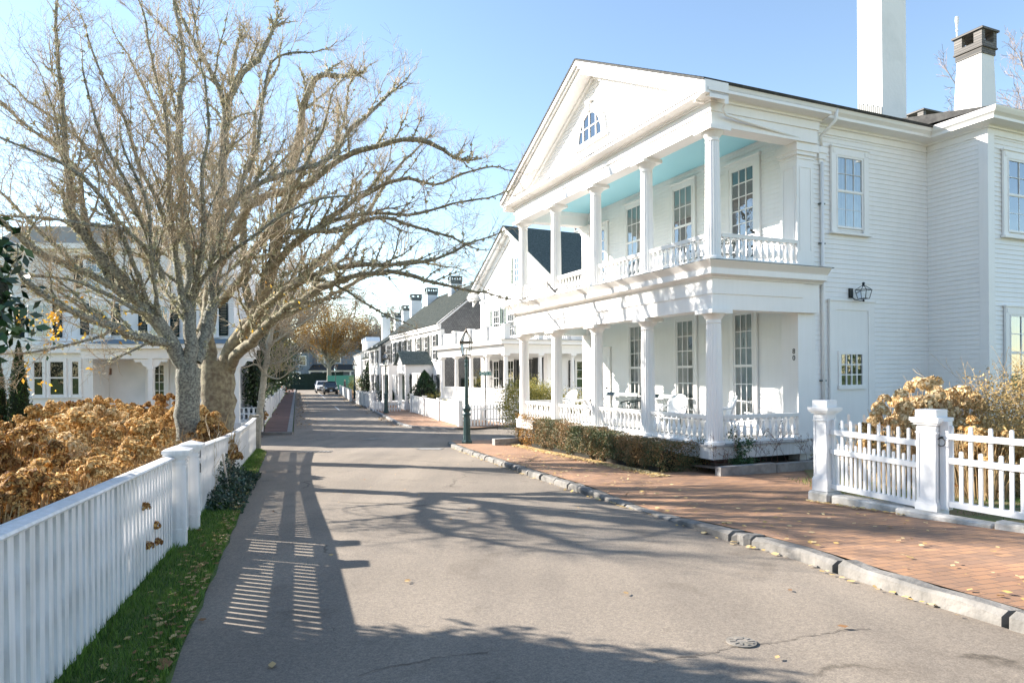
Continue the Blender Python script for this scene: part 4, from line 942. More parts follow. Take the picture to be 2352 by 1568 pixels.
# planter kerb + plants at the porch corner
pk = MB(); x = -.55
for L_ in (1.45, 1.5, 1.2):
    v = [hw(x,-.82), hw(x+L_-.02,-.82), hw(x+L_-.02,-.66), hw(x,-.66)]; z0 = gz(v[0].y)+.05; pk.add([(p.x,p.y,z0) for p in v]+[(p.x,p.y,z0+.24) for p in v], [(3,2,1,0),(4,5,6,7),(0,1,5,4),(1,2,6,5),(2,3,7,6),(3,0,4,7)]); x += L_
pk.build('planter_kerb', GRAN, None, label='grey granite edging of the bed at the porch corner', cat='planter edging')
pb = MB(); v = [hw(-.5,-.66), hw(3.6,-.66), hw(3.6,.2), hw(-.5,.2)]; pb.add([(p.x,p.y,gz(p.y)+.24) for p in v], [(0,1,2,3)]); pb.build('planter_soil', SOIL, None, kind='structure')
a_ = hw(-.9, 9.9); gk = MB(); v = [hw(-1.0,9.6), hw(1.6,9.6), hw(1.6,9.85), hw(-1.0,9.85)]; z0 = gz(24)+.02; gk.add([(p.x,p.y,z0) for p in v]+[(p.x,p.y,z0+.34) for p in v], [(3,2,1,0),(4,5,6,7),(0,1,5,4),(1,2,6,5),(2,3,7,6),(3,0,4,7)])
gk.build('granite_edging', GRAN, None, label='low granite block at the far end of the hedge', cat='stone edging')
# ---------------------------------------------------------------- street lamps and street sign
LG = mat('lamp_green', (.015,.05,.052), .4); BRASS = mat('weathered_bronze', (.10,.085,.065), .45, metal=.3); LBULB = mat('lamp_bulb', (.8,.78,.7), .3)
def street_lamp(x, y, label, first=None):
    if first:
        c = copy_tree(first); c.location = (x, y, gz(y)+.11); c['label'] = label; return c
    t = empty('street_lamp', (x, y, gz(y)+.11), R(-12), label=label, cat='street lamp', group='lantern street lamps along the right pavement')
    MB().lathe([(.19,0),(.19,.08),(.16,.11),(.155,.14)], 8).lathe([(.145,.14),(.125,.3),(.115,.95),(.12,.97)], 24, mod=lambda i: 1-.06*(i % 2)).lathe([(.14,.97),(.145,1.02),(.12,1.05),(.10,1.08),(.13,1.16),(.14,1.22),(.11,1.30),(.085,1.34)], 16).build('base', LG, t, smooth=False)
    MB().lathe([(.075,1.33),(.06,2.1),(.052,2.68)], 20, mod=lambda i: 1-.05*(i % 2)).lathe([(.07,2.68),(.075,2.72),(.05,2.75),(.045,2.80),(.07,2.83),(.07,2.88),(.045,2.90),(.04,3.02)], 14).build('pole', LG, t)
    l = MB()
    for sx in (-1,1):
        for sy in (-1,1):
            l.tube([(sx*.02,sy*.02,2.92),(sx*.10,sy*.10,3.03),(sx*.125,sy*.125,3.06),(sx*.165,sy*.165,3.46)], .014, 5); l.tube([(sx*.17,sy*.17,3.54),(sx*.05,sy*.05,3.84)], .015, 5)
    for e, z in ((.125,3.06),):
        cc = [(-e,-e,z),(e,-e,z),(e,e,z),(-e,e,z)]
        for k in range(4): l.tube([cc[k], cc[(k+1)%4]], .018, 5)
    l.build('cage', BRASS, t)
    h = MB(); h.box(-.19,.19,-.19,.19,3.46,3.54); h.box(-.06,.06,-.06,.06,3.83,3.85); h.lathe([(.05,3.85),(.075,3.87),(.05,3.91),(.02,3.96),(.03,3.99),(.005,4.03)], 10); h.build('hood', BRASS, t)
    g = MB()
    for k in range(4):
        g.M = Matrix.Rotation(k*math.pi/2, 4, 'Z'); g.quad((-.12,-.122,3.07),(.12,-.122,3.07),(.158,-.160,3.455),(-.158,-.160,3.455)); g.quad((-.16,-.165,3.55),(.16,-.165,3.55),(.05,-.052,3.83),(-.05,-.052,3.83))
    g.build('glass', LGLASS, t)
    MB().lathe([(.02,2.98),(.025,3.1),(.04,3.15),(.045,3.22),(.03,3.28),(.005,3.3)], 10).build('bulb', LBULB, t)
    return t
lamp0 = street_lamp(-1.58, 23.6, 'nearest tall green street lamp at the crossing with a bronze lantern')
for x, y, lb in ((-8.14,43.9,'second green street lamp along the right pavement, in front of the small portico'), (-16.4,70.9,'third street lamp along the right pavement, beside the white fence'), (-27.5,106,'farthest street lamp behind the dark car')): street_lamp(x, y, lb, lamp0)
ss = empty('street_sign', (-1.32, 33.9, gz(33.9)+.1), R(0), label='green MORSE ST street name sign on a thin pole by the white fence', cat='street sign')
MB().tube([(0,0,0),(0,0,2.42)], .028, 8).build('pole', BLACK, ss)
SG = mat('sign_green', (.01,.16,.12), .4); bx('sign_plate', SG, ss, -.30, .30, -.01, .01, 2.42, 2.60)
text('MORSE ST', .135, Matrix.Translation((0,-.012,2.51)), mat('sign_white', (.85,.85,.85), .5), ss, 'lettering', ext=.001)
# ---------------------------------------------------------------- vehicles and person
CARB = mat('car_paint_dark', (.012,.02,.025), .25, metal=.3); CARW = mat('car_paint_white', (.75,.76,.78), .3); CARU = mat('car_paint_blue', (.06,.10,.17), .3, metal=.3)
TYRE = mat('tyre_rubber', (.015,.015,.015), .8); CGLASS = mat('car_glass', (.02,.03,.035), .08, spec=.8); HL = mat('headlight_glass', (.75,.77,.8), .1, spec=.8); CHROME = mat('chrome', (.6,.6,.6), .2, metal=1); BUMP = mat('black_plastic', (.02,.02,.02), .6)
def suv(name, x, y, paint, label, plate=True, s=1.0):
    t = empty(name, (x, y, gz(y)), R(17.4), label=label, cat='car')
    W = .93*s
    secs = [(-2.35,.42,.72,.78),(-2.30,.34,.98,.90),(-2.0,.30,1.04,.93),(-1.25,.28,1.12,.93),(.2,.28,1.14,.93),(1.9,.30,1.12,.92),(2.25,.36,1.0,.88),(2.32,.5,.9,.8)]
    b = MB(); vs = []
    for yy, z0, z1, wf in secs: w2 = W*wf; vs += [(-w2*.96,yy,z0),(w2*.96,yy,z0),(w2,yy,z0+.25),(w2*.98,yy,z1-.12),(w2*.86,yy,z1),(-w2*.86,yy,z1),(-w2*.98,yy,z1-.12),(-w2,yy,z0+.25)]
    fs = [tuple(range(7,-1,-1)), tuple(range((len(secs)-1)*8, len(secs)*8))]
    for i in range(len(secs)-1):
        for k in range(8): fs.append((i*8+k, i*8+(k+1)%8, (i+1)*8+(k+1)%8, (i+1)*8+k))
    b.add(vs, [f[::-1] if len(f) == 4 else f[::-1] for f in fs]); B = b.build('body', paint, t)
    g = MB(); ca = [(-1.25,1.10,.84,.84),(-.45,1.66,.70,.70),(1.5,1.66,.70,.70),(2.15,1.10,.82,.82)]; vs = []
    g.add([(-W*.84,-1.28,1.1),(W*.84,-1.28,1.1),(W*.70,-.5,1.64),(-W*.70,-.5,1.64),(-W*.84,2.1,1.1),(W*.84,2.1,1.1),(W*.70,1.6,1.64),(-W*.70,1.6,1.64)], [(0,1,2,3),(5,4,7,6),(1,5,6,2),(4,0,3,7)]); g.build('windscreen', CGLASS, t)
    MB().bev(-W*.72,W*.72,-.55,1.65,1.63,1.70,.04).build('roof', paint, t)
    p = MB()
    for sx in (-1,1): p.tube([(sx*W*.86,-1.3,1.09),(sx*W*.71,-.5,1.65)], .04, 5); p.tube([(sx*W*.85,.5,1.1),(sx*W*.71,.5,1.65)], .04, 5); p.tube([(sx*W*.85,2.12,1.1),(sx*W*.71,1.62,1.65)], .05, 5)
    p.build('pillars', paint, t)
    for sx in (-1,1):
        MB().bev(sx*W-.10 if sx < 0 else sx*W-.02, sx*W+.02 if sx < 0 else sx*W+.10, -1.0,-.85,1.05,1.22,.03).build('mirror', paint, t)
        MB().add([(sx*W*.50,-2.33,.74),(sx*W*.86,-2.22,.76),(sx*W*.90,-2.14,.92),(sx*W*.52,-2.31,.90)], [(0,1,2,3) if sx > 0 else (3,2,1,0)]) if 0 else None
        h = MB(); x0, x1 = sorted((sx*W*.48, sx*W*.84)); h.bev(x0, x1, -2.34,-2.2,.74,.90,.03); h.build('headlight', HL, t)
        for yy in (-1.45, 1.4):
            w_ = MB(Matrix.Translation((sx*(W-.12), yy, .35)) @ Matrix.Rotation(R(90), 4, 'Y')); w_.lathe([(.2,-.12),(.33,-.11),(.355,-.06),(.355,.06),(.33,.11),(.2,.12)], 20); ww = w_.build('wheel', TYRE, t)
            MB(Matrix.Translation((sx*(W-.02), yy, .35)) @ Matrix.Rotation(R(90), 4, 'Y')).lathe([(.2,-.01),(.2,.025),(.05,.03)], 10).build('rim', CHROME, ww)
    gr = MB(); gr.box(-W*.42,W*.42,-2.37,-2.3,.70,.90); gr.build('grille', BUMP, t)
    gb = MB(); gb.box(-W*.43,W*.43,-2.385,-2.371,.79,.82); gb.build('grille_bar', CHROME, t)
    MB().bev(-W*.9,W*.9,-2.40,-2.2,.36,.62,.05).build('bumper', BUMP, t)
    if plate: bx('number_plate', HL, t, -.16, .16, -2.42, -2.401, .46, .60)
    return t
suv('parked_car', -24.45, 91.5, CARB, 'dark parked SUV facing us at the right kerb, nearest of the cars')
suv('parked_car', -27.5, 98.5, CARW, 'white parked car half hidden behind the dark one')
suv('parked_car', -29.9, 106.5, CARU, 'blue parked car behind the white one, roof showing')
def person(x, y):
    t = empty('person', (x, y, gz(y)+.11), R(60), label='person in dark clothes walking on the right pavement in mid-stride', cat='person')
    J = [(0,0,.95),(0,0,1.2),(0,0,1.42),(0,0,1.5),(0,-.01,1.62),(0,-.01,1.72), (.18,0,1.40),(.22,.12,1.12),(.21,-.02,.90),(-.18,0,1.40),(-.22,-.1,1.13),(-.21,-.24,.93), (.09,0,.9),(.1,-.14,.5),(.1,-.30,.08),(.1,-.42,.04),(-.09,0,.9),(-.1,.10,.5),(-.1,.36,.14),(-.1,.28,.04)]
    E_ = [(0,1),(1,2),(2,3),(3,4),(4,5),(2,6),(6,7),(7,8),(2,9),(9,10),(10,11),(0,12),(12,13),(13,14),(14,15),(0,16),(16,17),(17,18),(18,19)]
    Rr = [.15,.15,.16,.06,.095,.08,.07,.05,.035,.07,.05,.035,.10,.065,.045,.035,.10,.065,.045,.035]
    me = bpy.data.meshes.new('body'); me.from_pydata(J, E_, []); o = bpy.data.objects.new('body', me); COL.objects.link(o)
    o.modifiers.new('skin', 'SKIN'); sv = me.skin_vertices[0].data
    for i, r in enumerate(Rr): sv[i].radius = (r, r*.85)
    sv[0].use_root = True; ss_ = o.modifiers.new('sub', 'SUBSURF'); ss_.levels = 1; ss_.render_levels = 1
    me.materials.append(mat('dark_clothing', (.03,.03,.035), .9)); o.parent = t
    MB().lathe([(.02,1.50),(.085,1.53),(.1,1.62),(.1,1.68),(.07,1.755),(.01,1.77)], 12).build('hair', mat('grey_hair', (.25,.22,.2), .9), t, smooth=True)
person(-24.45, 99.5)
# ---------------------------------------------------------------- other houses
def hbox(name, px, py, rot, label, cat='house', z=0): return empty(name, (px, py, z), rot, label=label, cat=cat)
SHING = brickmat('cedar_shingle', (.27,.27,.265), (.19,.19,.19), (.08,.08,.08), .17, .14, .008, axis='XZ', bump=.7, grime=(.7,.7,.7))
GSL = brickmat('green_slate', (.10,.125,.12), (.055,.07,.07), (.03,.035,.035), .3, .12, .008, axis='XY', bump=.5, grime=(.6,.6,.6))
# --- second house: gable front with a wraparound porch. local x = b (into lot), y = away along street
T2 = R(27); H2 = hbox('porch_house', -.31, 34.8, T2, 'white gabled house across the side street with a roof balustrade over its columned porch')
c = MB(); c.box(3.02, 16, .92, 9.55, -1.0, 6.9); c.build('wall_core', WHITE2, None).parent = H2
s = MB(); siding(s, (-.5, 6.8), lambda z: (-9.55, -.9), M=WM(3.0,0,0,'-x'), pitch=.13); siding(s, (-.5, 6.8), lambda z: (3, 16), M=WM(0,.9,0,'-y'), pitch=.13)
sl2 = .65; cy2 = 5.22; pk2 = 10.45; siding(s, (6.8, 10.2), lambda z: (-cy2-(pk2-.25-z)/sl2, -cy2+(pk2-.25-z)/sl2), M=WM(3.0,0,0,'-x'), pitch=.13)
s.build('wall', WHITE, H2); MB().prismx([(.95,6.85),(9.5,6.85),(cy2,pk2-.2)], 3.02, 16).build('gable_core', WHITE2, H2)
e0, e1 = cy2-5.55, cy2+5.55; ez = pk2-5.55*sl2
RS2 = mat('grey_green_shingle', (.05,.068,.066), .85, (.13,.16,.15), 14, 4, spec=.2)
shingles_roof('roof', [((2.45,e0,ez),(16.5,e0,ez),(16.5,cy2,pk2),(2.45,cy2,pk2)),((16.5,e1,ez),(2.45,e1,ez),(2.45,cy2,pk2),(16.5,cy2,pk2))], RS2, H2)
rk = MB()
for sg, ye in ((-1,e0),(1,e1)):
    for (d0,d1,xa) in ((-.24,-.05,2.5),(-.40,-.24,2.62),(-.75,-.40,2.9)):
        p_ = [(ye,ez+d0),(cy2,pk2+d0),(cy2,pk2+d1),(ye,ez+d1)]; rk.prismx(p_ if sg < 0 else p_[::-1], xa, 3.0)
    yy = (e0, e0+1.0) if sg < 0 else (e1-1.0, e1)
    rk.box(2.5, 3.0, yy[0], yy[1], ez-.25, ez-.0); rk.box(2.6, 3.0, yy[0]+.1, yy[1]-.1, ez-.4, ez-.25)
rk.build('raking_cornice', WHITE, H2)
pl = MB()
for yy in (.88, 9.1): pl.box(2.93,3.0,yy,yy+.45,-.2,6.9); pl.box(2.88,3.0,yy-.05,yy+.5,6.2,6.35); pl.box(2.86,3.0,yy-.08,yy+.53,6.5,6.9); pl.box(2.93,3.38,.83,.9,-.2,6.9) if yy < 2 else None
pl.build('corner_pilaster', WHITE, H2)
for yy, z, h, w_ in ((7.2,3.85,1.75,.85),(5.2,3.85,1.75,.85),(3.2,3.85,1.75,.85),(4.3,7.0,1.45,.75)): window(H2, WM(2.976,yy,z,'-x'), w_, h, 3, 4, .1, curtain='full', shut=SHUTG, sx=.36, glass=GLASS)
for yy in (7.3,5.3,3.4): window(H2, WM(2.976,yy,.25,'-x'), .8, 2.15, 2, 4, .09, shut=BLACKS, sx=.42, glass=GLASS)
door(H2, WM(2.976,1.85,.13,'-x'), .95, 2.2, m=BLACKS, label='dark panelled front door under the side porch')
for xx in (5.2, 8.0): window(H2, WM(xx,.876,.3,'-y'), .85, 2.0, 2, 4, .09, shut=BLACKS, sx=.4); window(H2, WM(xx,.876,3.95,'-y'), .85, 1.7, 2, 4, .09, shut=SHUTG, sx=.4)
pf = MB(); pf.box(-.25,3.0,-.25,9.4,-.1,.13); pf.box(-.2,3,-.2,9.35,-1,-.1); pf.box(-.5,-.2,2.2,3.6,-1,-.15); pf.build('porch_floor', WHITE2, H2)
pf = MB(); pf.box(3.001,6.2,-.25,.88,-.1,.13); pf.box(3.001,6.2,-.2,.88,-1,-.1); pf.build('porch_floor', WHITE2, H2, label='side wing of the porch floor')
en = MB(); en.box(-.17,.17,-.17,9.3,2.66,2.95); en.box(-.2,.2,-.2,9.33,2.95,3.1); en.box(.17,6.2,-.17,.17,2.66,2.95); en.box(.2,6.2,-.2,.2,2.95,3.1); en.box(.17,3,9.0,9.3,2.66,3.1); en.build('entablature', WHITE, H2)
cc = MB(); runmould(cc, [(2.9,9.33),(-.2,9.33),(-.2,-.2),(6.3,-.2)], [(0,3.1),(.05,3.12),(.25,3.14),(.25,3.26),(.3,3.32),(.33,3.36)]); cc.build('cornice', WHITE, H2)
bx('porch_roof', LEAD, H2, -.53, 6.3, -.53, 9.7, 3.361, 3.38); bx('porch_ceiling', WHITE2, H2, .17, 6.2, .17, 9.0, 2.97, 3.0)
sc2 = MB(); sc2.lathe([(.15,0),(.15,.06),(.125,.08),(.12,.8),(.10,2.35),(.13,2.38),(.15,2.42)], 18); sc2.box(-.17,.17,-.17,.17,2.42,2.53); col2 = sc2.build('column', WHITE, H2); col2.location = (0,0,.13)
for (xx, yy) in [(0,2.2),(0,4.4),(0,6.6),(0,8.9),(2.0,0),(4.0,0),(6.0,0)]: o = col2.copy(); COL.objects.link(o); o.parent = H2; o.location = (xx,yy,.13)
def slat_rail(parent, p0, p1, z, h, along, pit=.11, posts=True):
    mb = MB(); ln = abs(p1-p0); n = int(ln/pit); (f) = along
    def bb(a0,a1,b0,b1,z0,z1): 
        if f[0] == 'y': mb.box(f[1]+b0, f[1]+b1, a0, a1, z0, z1)
        else: mb.box(a0, a1, f[1]+b0, f[1]+b1, z0, z1)
    bb(p0,p1,-.03,.03,z+.05,z+.10); bb(p0,p1,-.045,.045,z+h-.06,z+h)
    for i in range(n): a = p0+(p1-p0)*(i+.5)/n; bb(a-.022,a+.022,-.02,.02,z+.10,z+h-.06)
    mb.build('balustrade', WHITE, parent)
for i in range(4): slat_rail(H2, i*2.2+.13, (i+1)*2.2-.1, .13, .72, ('y',0)); 
slat_rail(H2, .13, 1.88, .13, .72, ('x',0)); slat_rail(H2, 2.12, 3.88, .13, .72, ('x',0)); slat_rail(H2, 4.12, 5.9, .13, .72, ('x',0))
for i in range(4):
    slat_rail(H2, i*2.25+.18, (i+1)*2.25-.16, 3.38, .70, ('y',.02), pit=.10)
slat_rail(H2, .18, 1.85, 3.38, .70, ('x',.02), pit=.12); slat_rail(H2, 2.15, 3.85, 3.38, .70, ('x',.02), pit=.12)
pp = MB(); 
for (xx,yy) in [(0.02,.02),(0.02,2.25),(0.02,4.5),(0.02,6.75),(0.02,9.0),(2.0,.02),(4.0,.02)]: MB().box(xx-.15,xx+.15,yy-.15,yy+.15,3.38,4.12).box(xx-.19,xx+.19,yy-.19,yy+.19,4.121,4.18).build('rail_post', WHITE, H2)
chimney(H2, 9.4, 10.4, 7.2, 8.2, 8, 11.6, label='wide white chimney with pierced dark cap on the porch house')
# --- shingled row house
T3 = R(22.5); H3 = hbox('shingle_house', -4.9, 47.0, T3, 'long row house with grey shingle end wall and dark green shutters along its white front', z=0)
L3 = 15.4; D3 = 8.2; ez3 = 5.27; rz3 = ez3+4.1*.8
MB().box(.02,D3,.02,L3,-1.0,ez3).build('wall_core', WHITE2, H3)
s = MB(); siding(s, (-.8, ez3), lambda z: (-7.6, -.2), M=WM(0,0,0,'-x'), pitch=.13); siding(s, (-.8, ez3), lambda z: (-L3, -7.95), M=WM(0,0,0,'-x'), pitch=.13); s.build('wall', WHITE, H3, label='white clapboard street front')
g = MB(); g.prismy([(0.02,-.9),(D3,-.9),(D3,ez3),(D3/2,rz3),(.02,ez3)], -.0, .018); g.build('wall', SHING, H3, label='weathered grey shingle end wall')
RS3 = mat('streaked_slate_roof', (.022,.032,.03), .85, (.055,.06,.052), 5, 5, spec=.1)
shingles_roof('roof', [((-.3,L3+.1,ez3-.18),(-.3,-.15,ez3-.18),(D3/2,-.15,rz3+.1),(D3/2,L3+.1,rz3+.1)),((D3+.3,-.15,ez3-.18),(D3+.3,L3+.1,ez3-.18),(D3/2,L3+.1,rz3+.1),(D3/2,-.15,rz3+.1))], RS3, H3, course=.2)
t_ = MB()
t_.box(-.16,0,-.1,L3,ez3-.55,ez3-.32); t_.box(-.25,0,-.12,L3,ez3-.32,ez3-.22); t_.box(-.05,.25,-.06,.0,-.8,ez3-.55); t_.box(-.04,0,7.6,7.95,-.8,ez3-.55); t_.box(-.04,0,L3-.25,L3,-.8,ez3-.55)
p_ = [(-.25,ez3-.35),(D3/2,rz3-.12),(D3/2,rz3+.08),(-.3,ez3-.16)]; t_.prismy(p_, -.14, -.001); p_ = [(D3+.3,ez3-.16),(D3/2,rz3+.08),(D3/2,rz3-.12),(D3+.25,ez3-.35)]; t_.prismy(p_, -.14, -.001)
t_.build('trim', WHITE, H3)
for yy in (1.5, 3.7, 5.9, 8.9, 10.9, 12.7, 14.4): window(H3, WM(-.022,yy,2.65,'-x'), .8, 1.75, 2, 4, .07, shut=SHUT, sx=.42, glass=GLASSD, cap=False)
for yy in (1.2, 5.4, 9.0, 12.4): window(H3, WM(-.022,yy,-.15,'-x'), .8, 1.75, 2, 4, .07, shut=SHUT, sx=.42, glass=GLASSD, cap=False)
door(H3, WM(-.022,3.3,-.55,'-x'), 1.0, 2.3, m=DGREEN, label='dark green front door behind the portico columns'); door(H3, WM(-.022,10.8,-.5,'-x'), 1.0, 2.3, m=DGREEN, label='dark green door of the second entrance')
window(H3, WM(2.2,-.003,.2,'-y'), .6, 1.1, 2, 4, .07, shut=SHUT, sx=.38, glass=GLASSD); window(H3, WM(2.2,-.003,3.0,'-y'), .6, 1.1, 2, 4, .07, shut=SHUT, sx=.38, glass=GLASSD)
# portico with shingled gable
po = MB(); po.box(-2.0,0,2.1,4.6,1.7,2.35); po.build('portico_beam', WHITE, H3)
pr_ = shingles_roof('portico_roof', [((-2.25,4.8,2.36),(-2.25,3.35,3.3),(0,3.35,3.3),(0,4.8,2.36)),((-2.25,3.35,3.3),(-2.25,1.9,2.36),(0,1.9,2.36),(0,3.35,3.3))], RS2, H3, course=.2) if 0 else None
q = MB(); q.prismx([(1.9,2.36),(4.8,2.36),(3.35,3.25)], -2.05, 0); q.build('portico_pediment', WHITE, H3)
shingles_roof('portico_roof', [((-2.25,1.85,2.33),(0,1.85,2.33),(0,3.35,3.32),(-2.25,3.35,3.32)),((0,4.85,2.33),(-2.25,4.85,2.33),(-2.25,3.35,3.32),(0,3.35,3.32))], RS2, H3, course=.2)
for (xx,yy) in ((-1.85,2.25),(-1.85,4.45),(-.15,2.25),(-.15,4.45)): MB(Matrix.Translation((xx,yy,0))).box(-.13,.13,-.13,.13,-.85,1.7).box(-.17,.17,-.17,.17,1.5,1.56).build('portico_column', WHITE, H3)
slat_rail(H3, -1.7, -.3, -.55, .6, ('x',2.25)); bx('portico_floor', WHITE2, H3, -2.05, 0, 2.05, 4.65, -1, -.55)
q = MB(); q.box(-1.6,0,9.4,12.2,1.6,2.4); q.box(-1.75,0,9.25,12.35,2.4,2.5); q.build('portico_beam', WHITE, H3, label='flat-roofed second portico')
for yy in (9.55, 12.05): MB(Matrix.Translation((-1.45,yy,0))).box(-.13,.13,-.13,.13,-.9,1.6).build('portico_column', WHITE, H3)
bx('portico_floor', WHITE2, H3, -1.65, 0, 9.4, 12.2, -1, -.6)
for yy, x0, lb in ((1.6,5.0,'white chimney nearest the porch house on the row house ridge'),(8.4,3.4,'second white chimney along the row house ridge'),(14.2,3.0,'third white chimney at the far end of the row house ridge')):
    chimney(H3, x0, x0+.95, yy, yy+.8, 6.0, 9.7 if yy < 10 else 9.4, label=lb, band=.65)
# --- further houses down the row
def simple_house(name, px, py, rot, w_, d_, h, rh, label, wallm, roofm, fw=(), gable='side', z=-1.0, shut=None, chim=(), win2=True, ridge_along='y', wz=(.0,2.7), ww=.8, sidewin=(), wh=1.6):
    t = hbox(name, px, py, rot, label); MB().box(0,d_,0,w_,z,h).build('wall', wallm, t)
    if ridge_along == 'y':
        shingles_roof('roof', [((-.3,w_+.2,h-.1),(-.3,-.2,h-.1),(d_/2,-.2,h+rh),(d_/2,w_+.2,h+rh)),((d_+.3,-.2,h-.1),(d_+.3,w_+.2,h-.1),(d_/2,w_+.2,h+rh),(d_/2,-.2,h+rh))], roofm, t, course=.3)
        MB().prismy([(0,h),(d_,h),(d_/2,h+rh-.05)], 0, w_).build('gable', wallm, t)
    else:
        shingles_roof('roof', [((-.3,-.3,h-.1),(d_+.2,-.3,h-.1),(d_+.2,w_/2,h+rh),(-.3,w_/2,h+rh)),((d_+.2,w_+.3,h-.1),(-.3,w_+.3,h-.1),(-.3,w_/2,h+rh),(d_+.2,w_/2,h+rh))], roofm, t, course=.3)
        MB().prismx([(0,h),(w_,h),(w_/2,h+rh-.05)], 0, d_).build('gable', wallm, t)
    q = MB(); q.box(-.12,-.001,-.05,w_+.05,h-.35,h-.05); q.box(-.05,-.001,0,.2,z,h-.35); q.box(-.05,-.001,w_-.2,w_,z,h-.35); q.build('trim', WHITE, t)
    for yy in fw:
        for zz in wz: window(t, WM(0,yy,zz,'-x'), ww, wh, 2, 4, .08, shut=shut, sx=.4, glass=GLASSD, cap=False)
    for xx in sidewin:
        for zz in wz: window(t, WM(xx,0,zz,'-y'), ww, wh, 2, 4, .08, shut=shut, sx=.4, glass=GLASSD, cap=False)
    for (x0,y0,s_,top,lb) in chim: chimney(t, x0, x0+s_, y0, y0+s_*.8, h, top, label=lb)
    return t
h4 = simple_house('cottage', -12.15, 62.6, R(20), 6.5, 8, 4.2, 2.6, 'white cottage with low slate roof just beyond the long row house', WHITE2, RS3, fw=(1.6,4.6), shut=BLACKS, chim=((3.5,2.5,1.0,9.4,'white chimney of the low cottage'),), sidewin=(1.0,))
h5 = simple_house('row_house', -14.45, 74, R(19.5), 13, 8, 3.7, 3.0, 'white row house with a streaked slate roof farther down the street', WHITE2, RS3, fw=(1.5,4,6.5,9,11.5), shut=SHUT, chim=((3.4,4,1.1,9.6,'white chimney halfway down the street'),(3.6,10.5,1.1,9.3,'white chimney far down the street')), sidewin=(1.2,))
h6 = simple_house('dormer_house', -20.4, 92, R(17), 12, 9, 4.5, 2.0, 'farthest white house on the right with small dormers', WHITE2, mat('pale_roof', (.32,.31,.30), .8), fw=(1.5,4,6.5,9,11), chim=((3.6,7,1.2,10.6,'white chimney beside the dormers'),), sidewin=(1.5,4))
for yy in (1.8, 5.0, 8.2):
    d_ = MB(Matrix.Translation((.9,yy,5.1))); d_.box(0,1.8,-.6,.6,0,1.1); d_.prismx([(-.7,1.1),(.7,1.1),(0,1.7)], -.15, 1.8); dd = d_.build('dormer', WHITE, h6); window(h6, WM(.9,yy,5.25,'-x'), .5, .8, 2, 2, .05, glass=GLASSD, cap=False, sill=False) 
# end of the street
BG = mat('blue_grey_siding', (.22,.26,.31), .7, (.17,.21,.26), 2)
h7 = hbox('blue_grey_house', -45.5, 136, 0, 'blue grey shingled house with a deep porch closing the street')
MB().box(0,5.0,0,8,-1,6.2).box(5.0,14,2.4,9,-1,6.8).build('wall', BG, h7)
MB().prismy([(-.5,6.2),(5.4,6.2),(2.5,8.2)], -.3, 8).build('roof', SLATE, h7); MB().prismx([(2.0,6.8),(9.4,6.8),(6,9)], 5, 14.3).build('roof', SLATE, h7, label='side roof')
q = MB(); q.box(5.0,13.6,-.6,2.4,2.2,2.5); q.build('porch_beam', WHITE, h7); MB().prismx([(-.9,2.5),(2.4,2.5),(2.4,3.7)], 5, 13.8).build('porch_roof', SLATE, h7)
for xx in (5.2,7.9,10.6,13.3): bx('porch_column', WHITE, h7, xx-.13, xx+.13, -.5, -.24, -.2, 2.2)
slat_rail(h7, 5.2, 13.3, -.2, .8, ('x',-.4), pit=.2); bx('porch_floor', WHITE2, h7, 5, 13.6, -.6, 2.4, -.8, -.2)
for xx,zz in ((1.2,3.6),(3.7,3.6),(6.7,4.1),(10,4.1)): window(h7, WM(xx, -.01 if xx < 5 else 2.39, zz, '-y'), 1.2, 1.7, 2, 4, .15, glass=GLASSD, cap=False)
for xx in (2.5,): window(h7, WM(xx,-.01,.4,'-y'), 1.2, 1.7, 2, 4, .15, glass=GLASSD, cap=False)
WHD = mat('distant_white', (.62,.62,.62), .7)
h8 = hbox('distant_white_house', -33.5, 142, R(-6), 'plain white house behind the brown-leaved tree at the street end')
MB().box(0,14,0,9,-1,7.0).build('wall', WHD, h8); MB().prismy([(-.4,7),(14.4,7),(7,11)], -.3, 9).build('roof', SLATE, h8)
for xx in (1.5,5,8.5,12):
    for zz in (.5,3.9): window(h8, WM(xx,-.01,zz,'-y'), 1.0, 1.7, 2, 4, .1, glass=GLASSD, cap=False)
# dark mesh construction fence
NET = mat('green_netting', (.006,.02,.017), .9, (.012,.03,.025), 2); NETL = mat('green_tarpaulin', (.06,.26,.19), .6)
nf = MB(); pts = [(-44,121),(-41,119),(-37.5,119),(-34,120.5),(-30.5,123)]
for i, (a, b) in enumerate(zip(pts, pts[1:])):
    z = (1.6,1.75,1.95,2.15,2.4); nf.add([(a[0],a[1],-1),(b[0],b[1],-1),(b[0],b[1],z[i+1]-.2),(a[0],a[1],z[i]-.2),(a[0],a[1]+.1,-1),(b[0],b[1]+.1,-1),(b[0],b[1]+.1,z[i+1]-.2),(a[0],a[1]+.1,z[i]-.2)], [(0,1,2,3),(7,6,5,4),(3,2,6,7)])
nf.build('site_fence', NET, None, label='dark green netting site fence curving across the street end', cat='fence')
nf = MB().box(-30.4,-25.2,112.0,112.1,-1,1.5); nf.build('tarpaulin_fence', NETL, None, label='bright green tarpaulin fence panel beside the far lamp', cat='fence')
